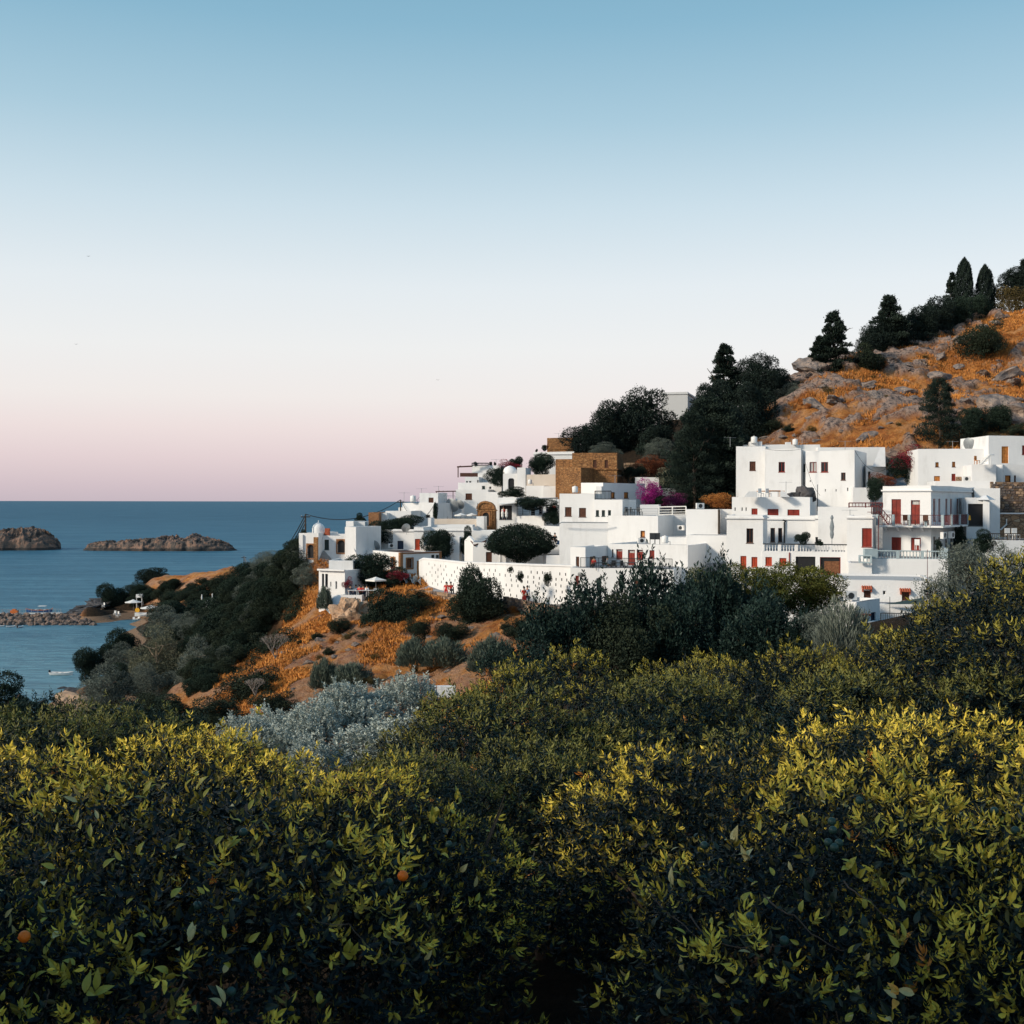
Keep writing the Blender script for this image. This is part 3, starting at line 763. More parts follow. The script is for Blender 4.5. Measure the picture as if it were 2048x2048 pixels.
def tree(name, label, cat, kind, x0, y0, x1, y1, d, group=None, trunk=True, depthk=1.0, pale=False, ground=None, vi=None, rz=None):
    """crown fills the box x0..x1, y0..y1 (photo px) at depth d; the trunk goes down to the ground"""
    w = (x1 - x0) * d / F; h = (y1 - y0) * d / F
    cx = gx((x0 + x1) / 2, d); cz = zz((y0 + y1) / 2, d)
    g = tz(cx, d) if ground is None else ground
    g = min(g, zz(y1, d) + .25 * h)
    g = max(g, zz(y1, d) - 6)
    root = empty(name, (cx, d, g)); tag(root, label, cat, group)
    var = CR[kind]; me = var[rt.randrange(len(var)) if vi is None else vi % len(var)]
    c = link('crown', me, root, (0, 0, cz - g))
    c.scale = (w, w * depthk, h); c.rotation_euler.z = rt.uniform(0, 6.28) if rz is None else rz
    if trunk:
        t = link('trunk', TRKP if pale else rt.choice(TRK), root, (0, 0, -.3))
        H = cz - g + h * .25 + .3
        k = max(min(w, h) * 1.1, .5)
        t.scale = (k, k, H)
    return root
# ================================================================ CITRUS GROVE
def leaf_tmpl(hi):
    if hi:
        V = np.array([(0,0,0),(-.15,.30,.06),(0,.28,-.02),(.15,.30,.06),(-.14,.64,.0),(0,.62,-.07),(.14,.64,.0),(0,1,-.26)], float)
        Q = [(0,2,1,0)]; 
        T = [(0,2,1),(0,3,2),(1,2,5),(1,5,4),(2,3,6),(2,6,5),(4,5,7),(5,6,7)]
    else:
        V = np.array([(0,0,0),(-.19,.5,.03),(.19,.5,.03),(0,1,-.08)], float); T = [(0,2,1),(1,2,3)]
    return V, np.array(T)
def sprig_tmpl(rs, hi, nleaf=10, stem=.12):
    """a shoot along +Z with leaves spiralling up it; metres"""
    LV, LT = leaf_tmpl(hi); Vs = []; Ts = []; tn = []
    a = rs.uniform(0, 6.28)
    for i in range(nleaf):
        t = (i + .5) / nleaf
        a += 2.4 + rs.uniform(-.3, .3)
        tilt = math.radians(86 - 50 * t + rs.uniform(-18, 18))      # from the stem
        ln = rs.uniform(.045, .105) * (1.0 - .2 * t)
        d = np.array([math.cos(a) * math.sin(tilt), math.sin(a) * math.sin(tilt), math.cos(tilt)])
        w = np.array([-math.sin(a), math.cos(a), 0]); w = w + rs.normal(0, .25, 3); w -= d * d.dot(w); w /= np.linalg.norm(w)
        nrm = np.cross(w, d)
        B = np.stack([w, d, nrm], 0)
        base = np.array([0, 0, t * stem])
        v = (LV * ln) @ B + base
        Ts.append(LT + sum(len(x) for x in Vs)); Vs.append(v); tn.append(np.full(len(LV), rs.normal(0, .12) + .55 * t - .30))
    return np.concatenate(Vs), np.concatenate(Ts), np.concatenate(tn)
def basis_from(D, rs):
    n = len(D); r = rot_rand(n, rs); A = norm_(np.cross(D, r)); B = np.cross(D, A)
    return np.stack([A, B, D], 1)      # rows
RX, RZ = 2.15, 1.75                     # crown radii of the template (metres)
def crown_surface(th, ph, seed):
    """ellipsoid broken into leafy domes with creases between them; returns points, normals and how high on a dome each lies"""
    x = np.cos(th) * np.cos(ph); y = np.sin(th) * np.cos(ph); z = np.sin(ph)
    rl_ = np.random.RandomState(seed * 7 + 1)
    Lb = rot_rand(34, rl_); Lb[:, 2] = np.abs(Lb[:, 2]) * 1.1 - .25; Lb = norm_(Lb)
    hgt = rl_.uniform(.75, 1.35, len(Lb)); wid = rl_.uniform(.020, .050, len(Lb))
    E = np.exp((np.stack([x, y, z], -1) @ Lb.T - 1) / wid[None]) * hgt[None]
    bmp = E.max(1)
    f = .84 + .23 * bmp + .03 * np.sin(19 * th - 8 * ph + seed * 3) * np.cos(17 * ph + 5 * th)
    P = np.stack([x * RX, y * RX, z * RZ], -1) * f[:, None]
    k = E.argmax(1)
    N = norm_(np.stack([x / RX, y / RX, z / RZ], -1) + (np.stack([x, y, z], -1) - Lb[k]) * 1.6 * np.clip(bmp, 0, 1)[:, None])
    return P, N, bmp
def citrus_crown(name, mat, seed, n_out=2600, n_in=2500, tint_b=.0):
    rs = np.random.RandomState(seed)
    tm_hi = [sprig_tmpl(rs, True, rs.randint(7, 12)) for _ in range(8)]
    tm_lo = [sprig_tmpl(rs, False, 11, .2) for _ in range(5)]
    VV = []; TT = []; TN = []; off = 0
    for lvl, n, tms in (('o', n_out, tm_hi), ('i', n_in, tm_lo)):
        th = rs.uniform(0, 2 * math.pi, n)
        ph = np.arcsin(rs.uniform(-.45 if lvl == 'o' else -.8, 1, n))
        P, N, bmp = crown_surface(th, ph, seed)
        if lvl == 'i': P = P * rs.uniform(.72, .97, (n, 1))
        else:
            P = P * rs.uniform(.95, 1.05, (n, 1))
            m = rs.rand(n) < .10                     # vigorous upright water shoots
            P[m] += N[m] * rs.uniform(.0, .16, (m.sum(), 1)) + np.array([0, 0, 1]) * rs.uniform(.0, .18, (m.sum(), 1))
        if lvl == 'o':
            keep_ = rs.rand(n) < np.clip(.25 + 1.1 * bmp, 0, 1)
            bmp = bmp[keep_]
            th, ph, P, N = th[keep_], ph[keep_], P[keep_], N[keep_]; n = len(th)
        D = norm_(N * .7 + np.array([0, 0, .45]) + rot_rand(n, rs) * (.75 if lvl == 'o' else .9))
        Bs = basis_from(D, rs)
        sc = rs.uniform(.8, 1.25, n)
        pr = .075 + 1.05 * sstep(.15, .85, N[:, 2]) * sstep(.35, .95, bmp)  # young shoots on tops; also paints light on tops, shade in flanks and creases
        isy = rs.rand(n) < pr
        young_lit = np.where(isy, rs.uniform(.55, .86, n), rs.uniform(.04, .34, n))
        if lvl == 'i': young_lit = young_lit * .30
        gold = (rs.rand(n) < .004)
        young_lit = np.minimum(young_lit, .80)
        young_lit[gold] = rs.uniform(1.05, 1.3, gold.sum()) if lvl == 'o' else .5
        which = rs.randint(0, len(tms), n)
        for k, (tv, tt, tnn) in enumerate(tms):
            ii = np.where(which == k)[0]
            if not len(ii): continue
            v = np.einsum('vj,njk->nvk', tv, Bs[ii]) * sc[ii][:, None, None] + P[ii][:, None, :]
            nv = len(tv)
            t = tt[None] + (np.arange(len(ii)) * nv)[:, None, None] + off
            VV.append(v.reshape(-1, 3)); TT.append(t.reshape(-1, 3))
            TN.append(np.where(young_lit[ii][:, None] > 1, young_lit[ii][:, None], np.minimum(young_lit[ii][:, None] + tnn[None] + tint_b, .86)).ravel()); off += len(ii) * nv
    return np_mesh(name, np.concatenate(VV), tris=np.concatenate(TT), mats=[M[mat]], tint=np.clip(np.concatenate(TN), 0, 1.3))
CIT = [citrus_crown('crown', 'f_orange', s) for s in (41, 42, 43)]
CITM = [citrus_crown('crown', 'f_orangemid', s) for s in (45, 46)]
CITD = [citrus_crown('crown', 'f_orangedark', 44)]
def citrus_trunk(seed):
    rs = random.Random(seed); mb = MB()
    mb.tube([(0, 0, -.5), (.04, .02, .5), (.0, .05, 1.0)], .13, 8, .09)
    for i in range(7):
        a = i * 0.9 + rs.random(); l = rs.uniform(.9, 1.5)
        e = Vector((math.cos(a) * l, math.sin(a) * l, 1.5 + rs.random() * 1.2))
        m_ = Vector((e.x * .45, e.y * .45, 1.25))
        mb.tube([(0, .03, .9), m_, e], .055, 6, .015)
        for j in range(3):
            b = a + rs.uniform(-.8, .8); e2 = e + Vector((math.cos(b) * .5, math.sin(b) * .5, .35 + rs.random() * .3))
            mb.tube([m_.lerp(e, .6), (m_.lerp(e, .6) + e2) / 2, e2], .02, 5, .005)
    return mb.data('trunk', M['bark'], True)
CTRK = [citrus_trunk(s) for s in (1, 2)]
rc = random.Random(17)
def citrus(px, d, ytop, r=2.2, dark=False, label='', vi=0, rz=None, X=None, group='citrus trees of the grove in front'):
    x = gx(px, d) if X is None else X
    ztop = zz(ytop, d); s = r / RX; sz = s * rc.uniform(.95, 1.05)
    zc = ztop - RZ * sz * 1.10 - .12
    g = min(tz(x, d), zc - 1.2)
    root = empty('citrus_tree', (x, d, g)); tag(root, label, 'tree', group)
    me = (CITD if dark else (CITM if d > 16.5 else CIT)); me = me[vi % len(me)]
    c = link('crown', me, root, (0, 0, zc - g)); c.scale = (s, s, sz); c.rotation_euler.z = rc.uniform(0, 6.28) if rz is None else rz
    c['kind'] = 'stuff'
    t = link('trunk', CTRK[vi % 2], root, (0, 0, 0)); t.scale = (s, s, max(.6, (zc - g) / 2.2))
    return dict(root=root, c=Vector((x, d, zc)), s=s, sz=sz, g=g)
G = []
def cz_(*a, **k): G.append(citrus(*a, **k)); return G[-1]
T1 = cz_(430, 10.0, 1475, 2.4, label='orange tree filling the lower left, one ripe orange on its near side', vi=0)
T2 = cz_(-300, 8.6, 1680, 1.9, label='citrus tree cut off by the lower left edge', vi=1)
T3 = cz_(1710, 9.2, 1545, 1.9, label='orange tree low right of centre with green fruit and pale curled leaves', vi=2)
T4 = cz_(2260, 9.0, 1520, 2.15, label='citrus tree in the lower right corner with two golden leaves', vi=1)
T5 = cz_(740, 10.9, 1525, 1.4, label='small citrus crown beside the dark gap, yellow shoots on its right end', vi=2)
cz_(80, 13.2, 1490, 1.9, label='citrus crown in the second row at the left edge under the dark trees', vi=2)
cz_(400, 14.0, 1455, 1.7, label='citrus crown below the silver olive, yellow shoots on top', vi=1)
cz_(790, 15.4, 1500, 1.7, True, label='dark citrus crown directly right below the silver olive')
cz_(1440, 13.6, 1425, 2.0, label='bright yellow green citrus crown right of the dark gap', vi=0)
cz_(1830, 13.2, 1412, 2.0, label='brightest citrus crown in the middle right with orange tinted shoots', vi=1)
cz_(2200, 12.6, 1440, 2.0, label='citrus crown in the second row at the right edge', vi=0)
cz_(1080, 17.6, 1470, 1.9, True, label='citrus crown behind the dark gap in the middle', vi=2)
cz_(1010, 20.5, 1375, 2.3, True, label='dark glossy citrus crown in the centre behind the yellow rows')
cz_(1320, 21.5, 1345, 2.3, True, label='dark citrus crown below the blue green thicket')
cz_(1130, 25.5, 1305, 2.3, label='citrus crown right of the white wall fragment below the dry slope', vi=0)
cz_(940, 25.0, 1372, 1.9, label='citrus crown touching the right end of the silver olive', vi=1)
cz_(1690, 19.0, 1340, 2.3, True, label='dark citrus crown behind the brightest one')
cz_(1990, 17.5, 1335, 2.2, True, label='citrus crown right of centre below the tall right hand tree', vi=2)
cz_(1580, 24.0, 1288, 2.2, label='citrus crown with upright yellow shoots below the grey shrub', vi=0)
cz_(1850, 22.5, 1272, 2.0, label='citrus crown below the iron railing of the lowest white house', vi=1)
cz_(1790, 26.0, 1264, 1.8, label='small citrus crown under the iron railing of the lowest house', vi=0)
cz_(1400, 28.5, 1300, 2.3, label='citrus crown in the last row below the blue green thicket', vi=1)
cz_(2085, 19.0, 1110, 2.4, label='tall citrus tree rising at the right edge in front of the grey olive', vi=0)
cz_(1985, 23.5, 1178, 1.6, label='citrus crown left of the tallest one at the right edge', vi=2)
cz_(60, 19.5, 1432, 2.3, True, label='dark citrus crown above the yellow shoots at the left edge')
cz_(300, 21.0, 1440, 2.2, True, label='dark citrus crown left of the silver olive')
cz_(-80, 24.0, 1405, 2.3, True, label='dark citrus crown in the far left row')
cz_(190, 27.0, 1405, 2.3, True, label='dark citrus crown in front of the pink shore rocks')
cz_(460, 25.0, 1478, 1.8, True, label='low dark citrus crown under the left end of the silver olive')
# ---- individual leaves, twigs and fruit of the nearest trees
def leaf_mesh(name, mat, curl, fat=1.0):
    mb = MB(); n = 6; L_ = []; 
    for i in range(n + 1):
        t = i / n; w = math.sin(math.pi * min(.999, t ** .8)) * .21 * fat
        y = math.sin(curl * t) / curl; z = -(1 - math.cos(curl * t)) / curl
        L_.append(((-w, y, z + w * .35), (0, y, z), (w, y, z + w * .35)))
    for i in range(n):
        a, b, c = L_[i]; a2, b2, c2 = L_[i + 1]
        mb.quad(a, b, b2, a2); mb.quad(b, c, c2, b2)
    return mb.data(name, M[mat], True)
LEAVES = {k: [leaf_mesh('leaf', k, c, f) for c, f in ((.5, 1), (1.1, 1.1), (.25, .85))] for k in ('leafmature_shade', 'leafyoung_lit', 'leafpale', 'leafgold')}
CAM = Vector((0, 0, CH))
def surf_pt(T, px, py, k=1.04):
    """first hit of the view ray with the crown ellipsoid"""
    dv = Vector(((px - 1024) / F, 1, -(py - HZ) / F))
    o = CAM - T['c']; a = Vector((RX * T['s'] * k, RX * T['s'] * k, RZ * T['sz'] * k))
    O = Vector((o.x / a.x, o.y / a.y, o.z / a.z)); D = Vector((dv.x / a.x, dv.y / a.y, dv.z / a.z))
    A = D.dot(D); B = 2 * O.dot(D); C = O.dot(O) - 1; q = B * B - 4 * A * C
    if q <= 0: return None
    t = (-B - math.sqrt(q)) / (2 * A)
    if t < 2.5: return None
    p = CAM + dv * t
    n = p - T['c']; n = Vector((n.x / a.x ** 2, n.y / a.y ** 2, n.z / a.z ** 2)).normalized()
    return p, n
def put_leaf(T, p, n, kind, size, rr_):
    d = (n * .5 + Vector((rr_.uniform(-.8, .8), rr_.uniform(-.8, .8), rr_.uniform(-.1, 1.1)))).normalized()
    up = (n + Vector((rr_.uniform(-.5, .5),) * 3)).normalized()
    x = d.cross(up).normalized(); z = x.cross(d)
    o = link('leaf', rr_.choice(LEAVES[kind]), T['root'])
    m_ = Matrix((x, d, z)).transposed().to_4x4()
    o.matrix_local = Matrix.Translation(p - T['root'].location) @ m_ @ Matrix.Scale(size, 4)
    return o
rl = random.Random(8)
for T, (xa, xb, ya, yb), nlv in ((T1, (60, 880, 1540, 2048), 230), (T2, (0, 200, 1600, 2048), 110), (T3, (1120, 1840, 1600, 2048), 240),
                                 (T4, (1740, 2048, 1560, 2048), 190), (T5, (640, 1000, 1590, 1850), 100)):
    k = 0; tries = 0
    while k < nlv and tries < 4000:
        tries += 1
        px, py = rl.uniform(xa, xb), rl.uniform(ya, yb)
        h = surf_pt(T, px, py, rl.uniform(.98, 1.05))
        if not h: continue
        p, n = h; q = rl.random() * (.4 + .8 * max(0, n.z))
        kd = 'leafyoung_lit' if q > .62 else ('leafmature_shade' if rl.random() < .9 else 'leafpale')  # bright leaves favour upward faces; top light and flank shade set by colour
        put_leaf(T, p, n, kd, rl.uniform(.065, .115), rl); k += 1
for T, px, py, kd, s, n_ in [(T4, 1805, 1885, 'leafgold', .13, 2), (T3, 1800, 1990, 'leafgold', .10, 3), (T3, 1352, 1775, 'leafpale', .14, 2), (T3, 1465, 1690, 'leafpale', .13, 4),
                         (T3, 1640, 1600, 'leafpale', .12, 3), (T3, 1500, 1715, 'leafpale', .12, 3), (T1, 130, 1950, 'leafyoung_lit', .13, 3), (T1, 182, 1990, 'leafyoung_lit', .14, 4), (T1, 450, 2010, 'leafpale', .13, 2),
                         (T1, 375, 1880, 'leafpale', .12, 2), (T1, 455, 1690, 'leafyoung_lit', .12, 5), (T1, 290, 1600, 'leafyoung_lit', .13, 4), (T1, 155, 1605, 'leafpale', .12, 2), (T4, 1890, 1850, 'leafyoung_lit', .13, 3),
                         (T5, 870, 1640, 'leafyoung_lit', .12, 5), (T5, 920, 1600, 'leafyoung_lit', .11, 5), (T5, 935, 1880, 'leafyoung_lit', .12, 3), (T1, 700, 1905, 'leafyoung_lit', .11, 4), (T3, 1700, 1740, 'leafyoung_lit', .12, 5)]:
    h = surf_pt(T, px, py, 1.06)
    if h:
        for _ in range(n_): put_leaf(T, h[0] + Vector((rl.uniform(-.04, .04), 0, rl.uniform(-.04, .04))), h[1], kd, s, rl)
fr = MB(); fr.lathe([(0, -1), (.5, -.87), (.87, -.5), (1, 0), (.87, .5), (.5, .87), (.1, .99), (0, .97)], n=14)
FG = fr.data('fruit', M['fruit_green'], True); FO = fr.data('fruit', M['fruit_orange'], True)
for T, px, py, org in [(T1, 807, 1752, 1), (T5, 807, 1752, 1), (T1, 50, 1875, 1), (T1, 464, 1984, 0), (T1, 396, 1812, 0), (T1, 488, 1665, 0), (T1, 780, 1765, 0), (T1, 660, 1690, 0), (T5, 899, 1689, 0), (T5, 830, 1757, 0),
                      (T3, 1665, 1642, 0), (T3, 1667, 1659, 0), (T3, 1658, 1684, 0), (T3, 1679, 1685, 0), (T3, 1670, 1694, 0), (T3, 1570, 1880, 0), (T3, 1502, 1832, 0),
                      (T3, 1410, 1690, 0), (T4, 1880, 1616, 0), (T4, 1883, 1659, 0), (T4, 1844, 1683, 0), (T4, 1861, 1690, 0), (T4, 1990, 1620, 0), (T4, 2032, 1659, 0), (T3, 1720, 1600, 0)]:
    h = surf_pt(T, px, py, 1.10 if org else 1.07)
    if h:
        o = link('fruit', FO if org else FG, T['root'], h[0] - T['root'].location); s = .042 if org else .032; o.scale = (s, s, s * .95)
for T, pts in [(T1, [(820, 1930), (760, 1900), (700, 1850), (600, 1830)]), (T1, [(780, 1760), (740, 1762), (690, 1775), (640, 1790)]), (T3, [(1380, 1830), (1440, 1885), (1520, 1888), (1600, 1880)]),
               (T3, [(1530, 1790), (1590, 1830), (1650, 1880), (1700, 1900)]), (T3, [(1690, 1760), (1740, 1800), (1800, 1850)]), (T1, [(100, 1980), (95, 2000), (80, 2040)]), (T1, [(370, 1960), (340, 2000), (300, 2040)]), (T3, [(1300, 1780), (1370, 1850), (1420, 1885)])]:
    fine = []
    for a_, b_ in zip(pts[:-1], pts[1:]):
        for q in range(5):
            t = q / 5; fine.append((a_[0] * (1 - t) + b_[0] * t + rl.uniform(-2, 2), a_[1] * (1 - t) + b_[1] * t + 7 * math.sin(t * 3.1) + rl.uniform(-2, 2)))
    hs = [surf_pt(T, x, y, 1.05) for x, y in fine]; hs = [h[0] - T['root'].location for h in hs if h]
    if len(hs) > 3:
        mb = MB(); mb.tube(hs, .006, 5, .002); mb.build('twig', M['bark'], T['root'])
# fallen leaves on the soil of the gap
rs = np.random.RandomState(4); n = 2600
X = rs.uniform(-1.6, 1.6, n); Y = rs.uniform(5.2, 13, n); Zg = disp_z(X, Y, base_z(X, Y))[0] + .02
V_, Q_ = leafset(np.stack([X, Y, Zg], -1), np.tile([0, 0, 1.], (n, 1)), rs, .08, aspect=.5, out=0, up=.15, jit=1)
lt = tag(link('leaf_litter', np_mesh('leaf_litter', V_, quads=Q_, mats=[M['f_dry']], tint=np.repeat(rs.rand(n) * .8, 4))), 'brown fallen leaves on the soil between the citrus rows', 'leaf litter', kind='stuff')

# ================================================================ DRY GRASS (uncountable)
def grass(name, label, n, seed, pick, h, mat='f_dry'):
    rs = np.random.RandomState(seed); X, Y = pick(rs, n)
    Z = base_z(X, Y); Z, rf, _ = disp_z(X, Y, Z)
    k = rf < .55; X, Y, Z = X[k], Y[k], Z[k]
    P = np.repeat(np.stack([X, Y, Z - .03], -1), 3, 0); P[:, :2] += rs.normal(0, .12, (len(P), 2))
    D = norm_(np.array([0, 0, 1.]) + rs.normal(0, .35, (len(P), 3))); W = norm_(np.cross(D, rot_rand(len(P), rs)))
    V, Q = blades(P, D, W, h * rs.uniform(.5, 1.4, len(P)), .10 * rs.uniform(.6, 1.5, len(P)))
    t = np.clip(.35 + .8 * (fbm(P[:, 0] / 5, P[:, 1] / 5, 3) - .3), 0, 1)
    tag(link(name, np_mesh(name, V, quads=Q, mats=[M[mat]], tint=np.repeat(t, 4))), label, 'grass', kind='stuff')
def pick_hill(rs, n):
    px = rs.uniform(1440, 2100, n); d = rs.uniform(160, 245, n); X = (px - 1024) / F * d
    h, _ = region(X, d); k = h > .5
    m_ = fbm(X / 7, d / 5 + 3, 3); k &= m_ > .46
    return X[k], d[k]
def pick_slope(rs, n):
    px = rs.uniform(430, 1060, n); d = rs.uniform(92, 150, n); X = (px - 1024) / F * d
    _, s = region(X, d); k = (s > .4) & (fbm(X / 6, d / 5, 3) > .50)
    return X[k], d[k]
grass('dry_grass', 'dry orange grass covering the hill behind the village', 60000, 2, pick_hill, .5)
grass('dry_grass', 'dry orange grass on the slope below the curved white wall', 60000, 3, pick_slope, .34)

